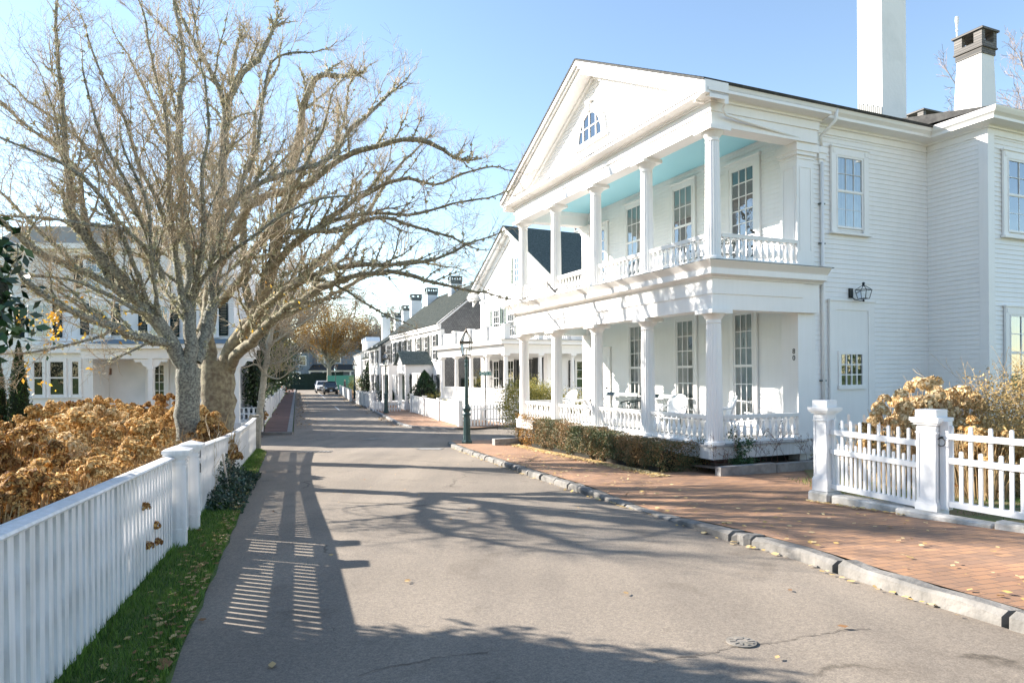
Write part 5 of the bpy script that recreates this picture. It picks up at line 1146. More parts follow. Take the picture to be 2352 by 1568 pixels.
# --- left house behind the big trees (seen from its shaded side)
HL = hbox('porch_mansion', -22.6, 29.6, R(3), 'large white clapboard house behind the bare trees on the left, with dark shutters')
LW = mat('clapboard_white', (.86,.85,.84), .55, (.72,.72,.71), 1)
s = MB(); siding(s, (-1, 7.4), lambda z: (0, 10.3), M=WM(0,0,0,'-y'), pitch=.14); siding(s, (-1, 7.4), lambda z: (-4.5, 0), M=WM(0,0,0,'-x'), pitch=.14)
siding(s, (-1, 2.6), lambda z: (10.3, 10.31), M=WM(0,0,0,'-y'), pitch=.14)
s.build('wall', LW, HL); MB().box(.01,10.3,.02,3,-1,7.4).box(-14,-.0,2.2,8,-1,5.8).build('wall_core', LW, HL)
g = MB(); g.prismy([(3.4,7.35),(7.0,7.35),(5.2,8.3)], -.25, 2); g.prismy([(.0,7.4),(10.3,7.4),(9.2,8.2),(1.2,8.2)], 0, 3.1); g.build('roof', mat('pale_grey_roof', (.34,.34,.34), .8), HL)
g = MB(); g.box(-.1,10.4,-.3,-.0,7.2,7.42); g.box(1,9.3,-.03,0,6.95,7.2); g.box(-.04,.18,-.04,0,-1,7.2); g.box(10.1,10.33,-.04,0,2.9,7.2); g.box(-.1,10.4,-.06,0,4.95,5.12); g.build('trim', WHITE, HL)
for xx, z, w_, h in ((4.35,5.5,.75,1.35),(4.6,3.45,.75,1.35),(2.0,3.35,1.0,1.45),(7.1,3.35,.8,1.4),(9.2,3.4,.8,1.4),(.5,3.4,.8,1.4)): window(HL, WM(xx,-.022,z,'-y'), w_, h, 3, 4, .09, shut=SHUT, sx=.38, curtain='full' if xx in (4.6,.5) else None, cap=False)
# bay and porch
b_ = MB(); b_.box(1.9,4.95,-1.3,-.02,-1,2.62); b_.box(1.75,5.0,-1.5,-.02,2.62,2.95); b_.build('bay', WHITE, HL)
for xx, w_ in ((2.75,.42),(3.5,.62),(4.25,.34)): window(HL, WM(xx,-1.3,.85,'-y'), w_, 1.45, 1, 2, .09, cap=False, glass=GLASSD)
r_ = MB(); r_.box(5.01,11.3,-2.3,.0,2.35,2.75); r_.box(4.96,11.45,-2.5,0,2.75,2.93); r_.build('porch_beam', WHITE, HL); MB().add([(5,-2.55,2.94),(11.5,-2.55,2.94),(11.5,0,3.25),(5,0,3.25)], [(0,1,2,3)]).build('porch_roof', mat('blue_grey_roof', (.16,.22,.26), .7), HL)
bx('porch_floor', WHITE2, HL, 5, 11.4, -2.4, 0, -.6, -.3)
for xx in (7.75, 11.2):
    q = MB(Matrix.Translation((xx,-2.2,0))); q.box(-.09,.09,-.09,.09,-.3,2.35); q.box(-.12,.12,-.12,.12,1.9,1.96)
    for sx in (-1,1): q.prismy([(sx*.09,2.34),(sx*.7,2.34),(sx*.62,2.2),(sx*.4,2.22),(sx*.3,2.05),(sx*.14,1.98),(sx*.09,1.7)][::-sx], -.03, .03)
    q.build('porch_column', WHITE, HL)
door(HL, WM(7.0,-.022,-.3,'-y'), .78, 2.5, glazed=(3,5,.55), glass=GLASSD, label='glazed fifteen-pane porch door')
bx('picture', mat('framed_picture', (.20,.12,.09), .5), HL, 4.9, 5.05, -.04, -.022, 1.70, 1.99)
# ---------------------------------------------------------------- trees
class Tree:
    def __init__(s, seed): s.r = random.Random(seed); s.wood = MB(); s.twig = MB(); s.tips = []; s.lich = []; s.count = 0
    def raw(s, mb, pts, rad, n):
        b = len(mb.v); up = None; m = len(pts)
        for i in range(m):
            t = pts[min(i+1,m-1)]-pts[max(i-1,0)]
            if t.length < 1e-9: t = Vector((0,0,1))
            t = t.normalized()
            if up is None: up = t.orthogonal().normalized()
            up = up-t*up.dot(t); up = up.normalized() if up.length > 1e-6 else t.orthogonal().normalized(); q = t.cross(up)
            for k in range(n):
                a = 2*math.pi*k/n; mb.v.append(tuple(pts[i]+(up*math.cos(a)+q*math.sin(a))*rad[i]))
        for j in range(m-1):
            for k in range(n): mb.f.append((b+j*n+k, b+j*n+(k+1)%n, b+(j+1)*n+(k+1)%n, b+(j+1)*n+k))
    def limb(s, ctrl, r0, r1, jit=.026, dens=.28, blen=2.0, twigs=3, skip=.12, up=.35, rr=.0, maxr=.045):
        """a limb through control points, refined and roughened, with side branches"""
        P = [Vector(c) for c in ctrl]; L = [0]
        for a, b in zip(P, P[1:]): L.append(L[-1]+(b-a).length)
        tot = L[-1]; n = max(4, int(tot/.22)); pts = []
        for i in range(n+1):
            d = tot*i/n; j = 0
            while j < len(L)-2 and L[j+1] < d: j += 1
            u = (d-L[j])/max(1e-6, L[j+1]-L[j]); p0 = P[max(j-1,0)]; p1 = P[j]; p2 = P[j+1]; p3 = P[min(j+2,len(P)-1)]
            q = .5*((2*p1)+(p2-p0)*u+(2*p0-5*p1+4*p2-p3)*u*u+(3*p1-p0-3*p2+p3)*u**3)
            pts.append(q)
        rad = [r0+(r1-r0)*(i/n)**.8 for i in range(n+1)]
        w = [Vector((s.r.gauss(0,1), s.r.gauss(0,1), s.r.gauss(0,1)))*jit for _ in range(n+1)]
        for i in range(1, n): pts[i] = pts[i]+w[i]*min(1, rad[i]*9)
        rad2 = [r*(1+.10*s.r.gauss(0,1)*(.3 if r > .12 else 1)) if i else r for i, r in enumerate(rad)]
        s.raw(s.wood, pts, rad2, 10 if r0 > .08 else 7)
        for i in range(n): s.lich.append((pts[i], rad[i], (pts[i+1]-pts[i]).length))
        cnt = int(tot/dens); 
        for k in range(cnt):
            u = skip+(1-skip)*(k+s.r.random())/cnt; i = min(n-1, int(u*n)); p = pts[i]; t = (pts[i+1]-pts[i]).normalized()
            side = t.cross(Vector((s.r.gauss(0,1), s.r.gauss(0,1), s.r.gauss(0,1)))).normalized()
            if up > 0 and side.z < -.3 and s.r.random() < .7: side.z *= -1
            d = (t*.75+side*.8+Vector((0,0,up))).normalized(); ll = blen*(1-.45*u)*s.r.uniform(.45,1.15)
            s.branch(p, d, ll, min(maxr, rad[i]*.45), twigs, up)
        if twigs: s.branch(pts[-1], (pts[-1]-pts[-2]).normalized(), blen*.5, r1, twigs, up)
    def branch(s, p, d, ln, r, lev, up=.35):
        n = 6 if lev > 1 else 3; pts = [p]; q = p; dd = d
        for i in range(n):
            dd = (dd+Vector((s.r.gauss(0,1), s.r.gauss(0,1), s.r.gauss(0,1)))*(.17 if lev > 1 else .22)+Vector((0,0,up*.22))).normalized(); q = q+dd*ln/n; pts.append(q)
        r = max(r, s.minr); rad = [max(s.minr*.8, r*(1-.75*i/n)) for i in range(n+1)]
        mb = s.wood if r > .018 else s.twig
        s.raw(mb, pts, rad, 5 if r > .018 else 3); s.count += 1
        if r > .012:
            for i in range(n): s.lich.append((pts[i], rad[i], ln/n))
        if lev <= 0: s.tips.append(q); return
        cnt = {3: 6, 2: 6, 1: 5}.get(lev, 5)*s.dens; k = int(cnt)+(1 if s.r.random() < cnt-int(cnt) else 0)
        for c in range(k):
            u = s.r.uniform(.2, 1); i = min(n-1, int(u*n)); t = (pts[i+1]-pts[i]).normalized(); side = t.cross(Vector((s.r.gauss(0,1), s.r.gauss(0,1), s.r.gauss(0,1)))).normalized()
            s.branch(pts[i].lerp(pts[i+1], u*n-i), (t*.8+side*.75+Vector((0,0,up*.5))).normalized(), ln*s.r.uniform(.35,.62), rad[i]*.6, lev-1, up)
        s.branch(q, dd, ln*.45, rad[-1], lev-1 if lev > 1 else 0, up)
    minr = .0035; dens = 1.0
    def finish(s, t, wood=None, twig=None, lich=0, seed=1, off=Vector((0,0,0)), lsize=.045):
        wood = wood or BARK; twig = twig or TWIG
        for mb in (s.wood, s.twig): mb.v = [(v[0]-off.x, v[1]-off.y, v[2]-off.z) for v in mb.v]
        if s.wood.v: s.wood.build('trunk', wood, t, smooth=True)
        if s.twig.v:
            s.twig.build('crown', twig, t)
        if lich:
            rs = np.random.default_rng(seed); W = [(p, r, l) for p, r, l in s.lich if .009 < r < .12]; wt = np.array([ (min(r,.09)+.012)*l for p, r, l in W]); wt /= wt.sum()
            idx = rs.choice(len(W), lich, p=wt); P = np.array([tuple(W[i][0]) for i in idx]); rr = np.array([W[i][1] for i in idx])
            dirs = rs.normal(size=(lich,3)); dirs[:,2] += .2; dirs /= np.linalg.norm(dirs, axis=1)[:,None]
            P = P+dirs*(rr*1.05+.008)[:,None]+rs.normal(size=(lich,3))*.016-np.array(off)
            V, F = scatter(P, lsize, rs, 'quad'); npmesh('lichen', V, F, LICH, t)
def V3(l): return [at(*p) for p in l]
# front tree: limb routes read off the photo with real depths
tp = at(431, 1000, 13.6); tb = Vector((tp.x, tp.y, gz(tp.y)))
T1 = empty('bare_tree', tb, 0, label='big bare lichen-covered tree with a forked grey trunk just behind the left picket fence', cat='tree')
A = Tree(11); A.dens = 1.35; A.minr = .0026
base = [tb+Vector((0,0,-.1)), tb+Vector((.01,0,.6)), at(431,930,13.6), at(432,880,13.6), at(434,845,13.6)]
A.limb(base, .255, .235, jit=.02, dens=9, twigs=0)
A.raw(A.wood, [tb+Vector((0,0,-.15)), tb+Vector((0,0,.1)), tb+Vector((0,0,.5))], [.36,.30,.25], 12)
px_ = lambda w, d: w*d/3350
def L_(tree, pts, w0, w1, **k): tree.limb(V3(pts), px_(w0, pts[0][2]), px_(w1, pts[-1][2]), **k)
K1 = dict(dens=.38, blen=1.95, twigs=2, maxr=.03)
L_(A, [(430,862,13.6),(406,815,13.5),(373,757,13.3),(328,699,13.0),(290,658,12.8),(252,618,12.6),(202,555,12.4),(176,517,12.3)], 42, 24, dens=.5, blen=1.6, twigs=2)
L_(A, [(176,517,12.3),(160,440,12.2),(152,350,12.1),(145,250,12),(136,150,12),(128,60,12),(130,10,12)], 20, 6, **K1)
L_(A, [(205,560,12.4),(190,470,12.6),(178,400,12.8),(120,330,13),(60,290,13),(0,235,13),(-60,200,13)], 15, 5, **K1)
L_(A, [(395,792,13.4),(345,778,12.9),(300,770,12.4),(265,749,12),(207,734,11.6),(151,706,11.2),(101,679,10.9),(58,643,10.7)], 26, 14, up=.15, **K1)
L_(A, [(265,749,12),(235,770,11.6),(180,785,11.2),(100,805,10.8),(30,812,10.5),(-60,815,10.3)], 9, 4, up=-.1, dens=.3, blen=1.2, twigs=2)
L_(A, [(300,690,12.9),(227,640,12.4),(176,616,12.1),(101,588,11.6),(63,560,11.3),(15,517,11),(-60,470,10.8)], 22, 12, up=.2, **K1)
L_(A, [(345,720,13),(290,700,12.4),(230,668,12),(150,640,11.6),(60,632,11.2),(0,610,11)], 12, 5, up=.1, **K1)
L_(A, [(176,616,12.1),(120,560,12),(60,500,12.1),(0,440,12.3),(-60,400,12.4)], 11, 5, **K1)
L_(A, [(435,850,13.6),(438,795,13.6),(433,731,13.7),(433,669,13.8),(433,593,13.9),(428,530,14),(415,400,14.1),(412,300,14.2),(415,225,14.2),(420,110,14.3),(400,10,14.3)], 36, 8, **K1)
L_(A, [(450,830,13.7),(478,744,14),(486,680,14.3),(492,560,14.6),(505,425,14.9),(513,330,15),(520,240,15.1),(540,200,15.2),(556,168,15.2),(585,150,15.2),(612,100,15.3)], 30, 12, **K1)
L_(A, [(518,250,15.1),(492,180,15),(455,115,14.9),(435,80,14.8),(412,30,14.8),(398,-20,14.8)], 16, 6, **K1)
L_(A, [(430,730,13.7),(405,600,13.4),(392,480,13.2),(385,350,13.1),(378,250,13),(350,150,13),(335,50,13)], 18, 5, **K1)
L_(A, [(400,560,13.2),(370,480,12.8),(320,380,12.5),(285,270,12.3),(235,180,12.2),(200,80,12.1)], 14, 4, **K1)
L_(A, [(373,640,13.2),(330,520,12.5),(290,420,12),(240,330,11.8),(210,240,11.7),(190,160,11.6)], 14, 4, **K1)
L_(A, [(340,700,13),(290,560,12.2),(230,450,11.7),(150,380,11.3),(60,340,11),(-40,300,11)], 14, 5, **K1)
L_(A, [(355,600,12.8),(290,530,12),(200,516,11.5),(100,500,11.2),(0,495,11)], 12, 5, **K1)
L_(A, [(365,720,13.1),(350,620,12.6),(345,560,12.3),(340,470,12.1),(300,380,12),(280,330,12)], 13, 5, **K1)
L_(A, [(432,700,13.8),(460,600,13.2),(470,500,12.9),(462,400,12.7),(480,300,12.6),(470,180,12.5)], 15, 5, **K1)
L_(A, [(440,690,13.8),(490,610,13.2),(560,560,12.8),(640,500,12.6),(720,460,12.6),(800,450,12.7)], 14, 4, **K1)
L_(A, [(440,760,13.7),(400,690,14.4),(350,640,14.9),(300,520,15.4),(240,420,15.9),(170,300,16.2)], 15, 4, **K1)
L_(A, [(492,560,14.6),(530,480,14.6),(565,400,14.7),(590,330,14.9),(605,230,15),(625,140,15),(685,120,15)], 14, 5, **K1)
L_(A, [(515,470,14.8),(560,440,14.7),(650,400,14.6),(750,370,14.6),(800,300,14.6),(840,270,14.7),(870,240,14.8)], 15, 8, **K1)
A.finish(T1, lich=42000, seed=2, off=tb, lsize=.028)
# yellow leaves still hanging on the low left branches
YL = mat('yellow_leaf', (.75,.48,.05), .6, (.55,.28,.04), 3, island=.9, trans=.3)
rs = np.random.default_rng(4); P = []
for (x, y, sx, sy, n) in ((120,760,22,40,60),(118,730,12,14,25),(60,735,30,16,22),(45,720,10,12,12),(190,790,60,25,12),(215,850,14,14,5),(65,850,14,45,22),(150,690,110,40,10),(95,880,30,12,6),(300,740,90,25,8)):
    for _ in range(n): P.append(tuple(at(x+rs.normal()*sx*.6, y+rs.normal()*sy*.6, 10.9+rs.normal()*.25)-tb))
V, F = scatter(np.array(P), .075, rs); npmesh('leaves', V, F, YL, T1)
# second big tree
t2 = Vector((at(500,930,18.8).x, 18.8, gz(18.8)))
T2_ = empty('bare_tree', t2, 0, label='thicker brown-barked bare tree behind the forked grey one, leaning right over the road', cat='tree')
Bt = Tree(23); Bt.dens = 1.25; Bt.minr = .003
Bt.limb([t2+Vector((0,0,-.2)), at(502,900,18.8), at(500,860,18.8), at(500,830,18.8)], .50, .44, jit=.03, dens=9, twigs=0)
K2 = dict(dens=.52, blen=2.1, twigs=2, maxr=.036)
L_(Bt, [(488,860,18.8),(474,807,18.9),(479,744,19),(491,618,19.2),(499,517,19.4),(510,400,19.6),(525,260,19.7),(540,120,19.8)], 46, 8, **K2)
L_(Bt, [(510,860,18.8),(530,815,18.7),(556,769,18.6),(583,731,18.5),(600,690,18.4),(625,610,18.3),(640,520,18.2),(665,420,18.2),(685,330,18.2),(705,215,18.2),(735,172,18.2),(772,176,18.2)], 50, 12, **K2)
L_(Bt, [(520,850,18.8),(560,800,18.2),(600,765,17.6),(650,715,17),(720,672,16.6),(800,640,16.2),(900,625,16),(1000,650,15.8),(1080,668,15.7)], 30, 6, up=.1, **K2)
L_(Bt, [(545,790,18.6),(580,740,18),(640,680,17.4),(705,640,17),(800,610,16.6),(900,607,16.4),(1000,595,16.3),(1075,560,16.2)], 26, 5, up=.15, **K2)
L_(Bt, [(500,700,19),(545,650,18.4),(600,552,17.6),(675,532,17.2),(775,530,16.9),(875,500,16.7),(950,520,16.6),(1040,545,16.5)], 22, 5, up=.2, **K2)
L_(Bt, [(490,640,19.1),(540,520,18.4),(600,455,17.8),(700,425,17.3),(775,370,17),(850,340,16.8),(950,320,16.7),(1020,345,16.7)], 24, 10, **K2)
L_(Bt, [(620,620,18.3),(680,560,17.8),(760,500,17.4),(850,440,17.2),(930,410,17),(1000,425,17),(1060,400,17),(1115,385,17)], 20, 4, up=.2, **K2)
L_(Bt, [(680,560,17.8),(760,510,17.2),(850,490,16.9),(950,492,16.8),(1050,465,16.7),(1120,455,16.7)], 14, 4, up=.15, **K2)
L_(Bt, [(600,690,18.4),(690,640,19),(780,560,19.8),(850,480,20.4),(900,400,20.8),(950,350,21)], 20, 5, **K2)
L_(Bt, [(640,520,18.2),(700,430,18.8),(760,350,19.3),(790,280,19.6),(800,200,19.8)], 14, 4, **K2)
L_(Bt, [(583,731,18.5),(560,620,19.4),(560,500,20.2),(580,380,20.6),(590,250,20.8),(640,150,20.9)], 22, 5, **K2)
L_(Bt, [(560,765,18.6),(640,730,19.5),(740,690,20.5),(830,640,21.2),(930,600,21.6),(1010,610,21.8)], 16, 4, up=.15, **K2)
L_(Bt, [(500,560,19.4),(450,450,20),(400,350,20.4),(350,240,20.6),(300,140,20.6)], 18, 5, **K2)
L_(Bt, [(480,740,19),(420,620,19.8),(330,500,20.4),(250,400,20.6),(160,300,20.6),(60,230,20.6)], 18, 5, **K2)
L_(Bt, [(700,640,17),(760,650,16.6),(830,690,16.3),(880,720,16.2),(930,740,16.1)], 8, 3, up=-.15, dens=.35, blen=1.4, twigs=2)
L_(Bt, [(600,552,17.6),(650,480,17),(700,380,16.6),(740,300,16.4),(760,220,16.3)], 14, 4, **K2)
Bt.finish(T2_, wood=mat('brown_lichened_bark', (.15,.12,.085), .95, (.30,.27,.18), 9, 8, bump=1, bscale=22), lich=34000, seed=5, off=t2, lsize=.038)
P = []
for (x, y, sx, sy, n) in ((700,680,16,16,26),(690,700,30,20,10),(640,660,40,20,8),(560,745,50,40,10)):
    for _ in range(n): P.append(tuple(at(x+rs.normal()*sx*.6, y+rs.normal()*sy*.6, 17+rs.normal()*.3)-t2))
V, F = scatter(np.array(P), .09, rs); npmesh('leaves', V, F, YL, T2_)
# slim young tree at the crossing
t3 = Vector((at(596,930,29).x, 29.0, gz(29)))
T3_ = empty('young_tree', t3, R(0), label='slim pale leaning tree trunk with bare twigs behind the far left picket fence', cat='tree')
C3 = Tree(31); C3.minr = .007; C3.dens = .9
L_(C3, [(594,985,29),(598,930,29),(606,870,29),(614,815,29),(622,770,29),(626,730,29)], 19, 11, jit=.02, dens=1.2, blen=1.6, twigs=2)
for l in ([(607,855,29),(585,835,28.5),(560,845,28.2),(540,825,28)],[(612,815,29),(590,790,29),(570,795,29)],[(615,800,29),(645,775,28.8),(690,745,28.4),(735,715,28)],[(610,835,29),(650,830,28.4),(690,800,28)],[(622,760,29),(650,720,29.2),(665,680,29.4)],[(626,730,29),(640,680,29),(660,640,29)],[(608,860,29),(640,870,28.3),(668,850,28)]): L_(C3, l, 7, 2.5, dens=.22, blen=1.3, twigs=2)
C3.finish(T3_, wood=SBARK, twig=mat('pale_twig', (.36,.29,.21), .85), off=t3)

# ---------------------------------------------------------------- leafy masses
def leafmass(name, blobs, n, size, m, label, cat, seed=1, core=None, group=None, loc=None, trunk=None, corem=None, part='foliage', flat=.0, shell=.55, **kw):
    """blobs: (x,y,z,rx,ry,rz); clustered leaf quads spread through each blob"""
    rs = np.random.default_rng(seed); loc = Vector(loc) if loc else Vector(blobs[0][:3])-Vector((0,0,blobs[0][5]))
    t = empty(name, loc, 0, label=label, cat=cat, group=group); vol = np.array([b[3]*b[4]*b[5] for b in blobs])**(2/3); vol /= vol.sum(); P = []
    for b, v in zip(blobs, vol):
        k = max(8, int(n*v)); nc = max(6, k//45); cd = rs.normal(size=(nc,3)); cd /= np.linalg.norm(cd, axis=1)[:,None]; cr = rs.uniform(shell, 1, nc)[:,None]*cd
        c = cr[rs.integers(0, nc, k)]; q = c+rs.normal(size=(k,3))*.16; P.append(q*np.array(b[3:6])+np.array(b[:3]))
    P = np.concatenate(P)-np.array(loc); V, F = scatter(P, size, rs); npmesh(part, V, F, m, t)
    if core:
        c = MB()
        for b in blobs:
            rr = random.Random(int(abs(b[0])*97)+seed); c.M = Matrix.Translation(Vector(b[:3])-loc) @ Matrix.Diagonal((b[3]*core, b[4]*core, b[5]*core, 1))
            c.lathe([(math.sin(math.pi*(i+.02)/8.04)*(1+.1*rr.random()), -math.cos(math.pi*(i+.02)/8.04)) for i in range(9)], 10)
        c.build('dark_core', corem or mat(name+'_inner', (.012,.018,.008), 1), t)  # solid near-black core paints shade inside the foliage and thickens its cast shadow
    if trunk:
        (bx0,by0,bz0,h,r) = trunk; MB().tube([Vector((bx0,by0,bz0))-loc, Vector((bx0+.1,by0,bz0+h*.5))-loc, Vector((bx0,by0+.1,bz0+h))-loc], [r,r*.8,r*.4], 8).build('trunk', BARK, t, smooth=True)
    return t
EVG = mat('evergreen_leaf', (.012,.030,.010), .45, (.045,.085,.022), 2, 3, island=.9, spec=.5)
MAG = mat('glossy_leaf', (.010,.035,.012), .5, (.04,.10,.025), 1.5, 3, island=.9, spec=.6)
CON = mat('conifer_spray', (.010,.035,.010), .7, (.035,.10,.02), 2.5, 3, island=.8)
HEDGE = mat('hedge_leaf', (.06,.10,.035), .6, (.34,.19,.08), .9, 5, island=.5, lo=.38, hi=.72)
HEDY = mat('yellow_hedge_leaf', (.45,.22,.03), .6, (.12,.10,.03), 2, 4, island=.7)
BROWNL = mat('brown_leaf', (.20,.105,.03), .8, (.42,.26,.07), .3, 4, island=.8, trans=.2)
OLIVE = mat('olive_yellow_leaf', (.15,.16,.03), .7, (.42,.36,.09), 1.2, 4, island=.9, trans=.15)
GOLD = mat('golden_twiggy_leaf', (.30,.20,.07), .8, (.50,.37,.16), 2, 4, island=.9, trans=.15)
# big evergreen at the left edge (casts the foreground shadow)
rs = np.random.default_rng(9)
tm = (-7.0, 2.9, gz(2.9))
mg = leafmass('broadleaf_evergreen', [(-5.17,5.6,2.4,.93,.88,.9),(-5.15,5.6,2.42,.93,.88,.9),(-5.19,5.58,2.4,.93,.88,.9),(-5.17,5.62,2.38,.93,.86,.9),(-6.5,4.7,2.6,1.3,1.5,1.8),(-7.6,4.1,4.2,2.3,2.4,3.0),(-9.2,2.8,6.8,2.8,3.8,3.0),(-5.4,5.5,1.0,.8,.8,.9)], 42000, .11, MAG, 'dark glossy broad-leaved evergreen at the left edge of the photo', 'tree', seed=3, core=.84, loc=tm, trunk=(-7.0,2.9,gz(2.9),4,.16))
# two small pointed conifers in the left garden
for i, (x, y, h, r, lb) in enumerate(((-10.15,14.0,2.82,.36,'small pointed conifer in the left garden, the fuller one further right'),(-10.75,14.2,2.6,.36,'small pointed conifer at the left edge of the photo'))):
    n = 5200; rs = np.random.default_rng(20+i); u = rs.random(n)**.8; a = rs.random(n)*6.283; rad = r*(1-u)**.75*(.75+.3*rs.random(n))*(1+.12*np.sin(a*5+u*20)); z0 = gz(y)
    t = empty('conifer', (x, y, z0), 0, label=lb, cat='conifer'); P = np.stack([rad*np.cos(a), rad*np.sin(a), .1+h*u], 1)
    V, F = scatter(P, .05, rs); npmesh('foliage', V, F, CON, t); MB().lathe([(r*.85*(1-k/8)**.75+.01, .1+h*.97*k/8) for k in range(9)], 12).build('dark_core', mat('conifer_inner', (.008,.018,.006), 1), t); MB().tube([(0,0,-.05),(0,0,h*.5)], .05, 6).build('trunk', BARK, t)  # the solid inner cone is painted near-black as shade behind the sprays
# hedge in front of the porch
hn = 60000; rs = np.random.default_rng(12); ht = empty('hedge', hw(-1.0, .2, -.6), TH, label='long clipped hedge turning from green to brown below the porch railing', cat='hedge')
def hedge_pts(n, y0, y1, rs):
    u = rs.random(n); y = y0+(y1-y0)*u; xf = -1.32+(y+.2)*.118; xb = xf+.62; X = rs.random(n); q = rs.random(n)
    zb = np.array([gz(OY+yy*math.cos(TH)-1*math.sin(TH)*0.4)+.12 for yy in y]); zt = .15+.10*(y/9.0)+.03*np.sin(y*2.1)+.02*np.sin(y*7)
    face = rs.random(n); dep = rs.random(n)**2*.16; x = np.where(face < .55, xf+dep, np.where(face < .72, xb-dep, xf+(xb-xf)*X)); z = np.where(face < .72, zb+(zt-zb)*q, zt-dep)
    x = x+.04*np.sin(y*3.3)+.03*np.sin(y*9+z*8); endm = face > .93; y = np.where(endm, y0+dep, y); z = np.where(endm, zb+(zt-zb)*q, z)
    x = np.where((z-zb) < .12, x+.1*(x < xf+.3), x)
    return np.stack([x, y, z], 1)
P = hedge_pts(hn, .2, 8.0, rs); P -= np.array((-1.0, .2, -.6)); V, F = scatter(P, .036, rs); npmesh('foliage', V, F, HEDGE, ht)
P = hedge_pts(9000, 7.9, 10.0, rs); P -= np.array((-1.0, .2, -.6)); V, F = scatter(P, .035, rs); npmesh('foliage', V, F, HEDY, ht, label='golden yellow far end of the hedge')
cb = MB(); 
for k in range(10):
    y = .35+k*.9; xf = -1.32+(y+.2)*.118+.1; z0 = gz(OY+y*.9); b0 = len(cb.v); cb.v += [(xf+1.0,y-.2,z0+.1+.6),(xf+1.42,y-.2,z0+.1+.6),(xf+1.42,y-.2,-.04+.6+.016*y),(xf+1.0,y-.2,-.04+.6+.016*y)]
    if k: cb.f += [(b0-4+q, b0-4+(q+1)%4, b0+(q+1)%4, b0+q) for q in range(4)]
cb.f += [(3,2,1,0),(36,37,38,39)]; cb.build('dark_core', mat('hedge_inner', (.014,.014,.008), 1), ht)  # near-black solid, painted as the shade between the hedge leaves
# rounded bushes and shrubs
def hwl(x, y, z): p = hw(x, y, z); return (p.x, p.y, p.z)
B = lambda x, y, z, r, *rest: (x, y, z, r, rest[0] if rest else r, rest[1] if len(rest) > 1 else r)
x, y = -.55, 26.4
leafmass('rounded_shrub', [B(.42,26.2,.4,1.0,1.0,1.1),B(1.2,27.0,.25,1.0,1.0,.95),B(2.1,26.6,.15,1.0,1.0,.8)], 34000, .06, OLIVE, 'loose rounded yellow-green shrub at the corner beyond the hedge', 'shrub', seed=31, core=.0, loc=(.4,26.3,gz(26)), trunk=(.2,26.3,gz(26),1.0,.05))
leafmass('shrub', [B(3.2,27.2,.1,1.3,1.0,.8)], 2600, .06, HEDGE, 'low russet shrub behind the far porch rail', 'shrub', seed=32, loc=(3.2,27.2,gz(27)), core=.6)
def cone_shrub(x, y, h, r, lb, m=MAG, n=4500, seed=40, sz=.12):
    rs = np.random.default_rng(seed); u = rs.random(n)**.9; a = rs.random(n)*6.283; prof = np.minimum(1, (1-u)*1.6)**.8*np.minimum(1,u*6+.5); rad = r*prof*(.7+.35*rs.random(n))*(1+.15*np.sin(a*3+u*9))
    t = empty('evergreen_shrub', (x, y, gz(y)+.1), 0, label=lb, cat='shrub'); V, F = scatter(np.stack([rad*np.cos(a), rad*np.sin(a), h*u], 1), sz, rs); npmesh('foliage', V, F, m, t)
    MB().lathe([(r*.75*min(1,(1-k/8)*1.6)**.8+.01, .05+h*.95*k/8) for k in range(9)], 12).build('dark_core', bpy.data.materials['hedge_inner'], t)  # solid core coloured near-black to paint the shade within the shrub
cone_shrub(-5.95, 46.3, 2.75, 1.05, 'pointed glossy evergreen shrub in front of the shingled house by the portico', seed=41)
cone_shrub(-14.3, 69.5, 4.6, 1.25, 'tall dark evergreen column behind the third street lamp', seed=42, sz=.16)
cone_shrub(-11.3, 63.5, 4.4, 1.3, 'tall dark evergreen by the low cottage', seed=43, sz=.16)
leafmass('shrub', [B(-10.9,61.0,-.3,1.3,1.0,.7)], 1500, .12, EVG, 'low dark evergreen clump beside the cottage steps', 'shrub', seed=44, core=.7, loc=(-10.9,61,gz(61)))
leafmass('shrub', [B(-12.8,66.5,-.2,.7,.7,.7)], 900, .12, mat('russet_leaf', (.18,.05,.02), .8, (.3,.12,.04), 2, island=.8), 'small russet shrub between the two tall evergreens', 'shrub', seed=45, loc=(-12.8,66.5,gz(66)))
leafmass('shrub', [B(-19.3,85,.0,1.1,1.6,1.1),B(-20.4,89,.2,1.2,1.8,1.3)], 2600, .14, OLIVE, 'straw coloured shrubs behind the far white fence', 'shrub', seed=46, loc=(-19.3,85,gz(82)))
leafmass('shrub', [B(-4.7,44.2,.0,1.2,1.4,.55),B(-3.6,41.5,-.1,1.0,1.3,.45)], 1800, .07, OLIVE, 'straggly climbing plants spilling over the white fence', 'shrub', seed=47, loc=(-4.2,43,gz(43)))
leafmass('shrub', [B(-2.1,46.0,.4,1.3,.8,1.3),B(-.7,46.4,.5,1.1,.8,1.5)], 3600, .09, OLIVE, 'yellow-green bush seen between the porch columns', 'shrub', seed=48, loc=(-1.5,46.2,gz(46)), core=.5)
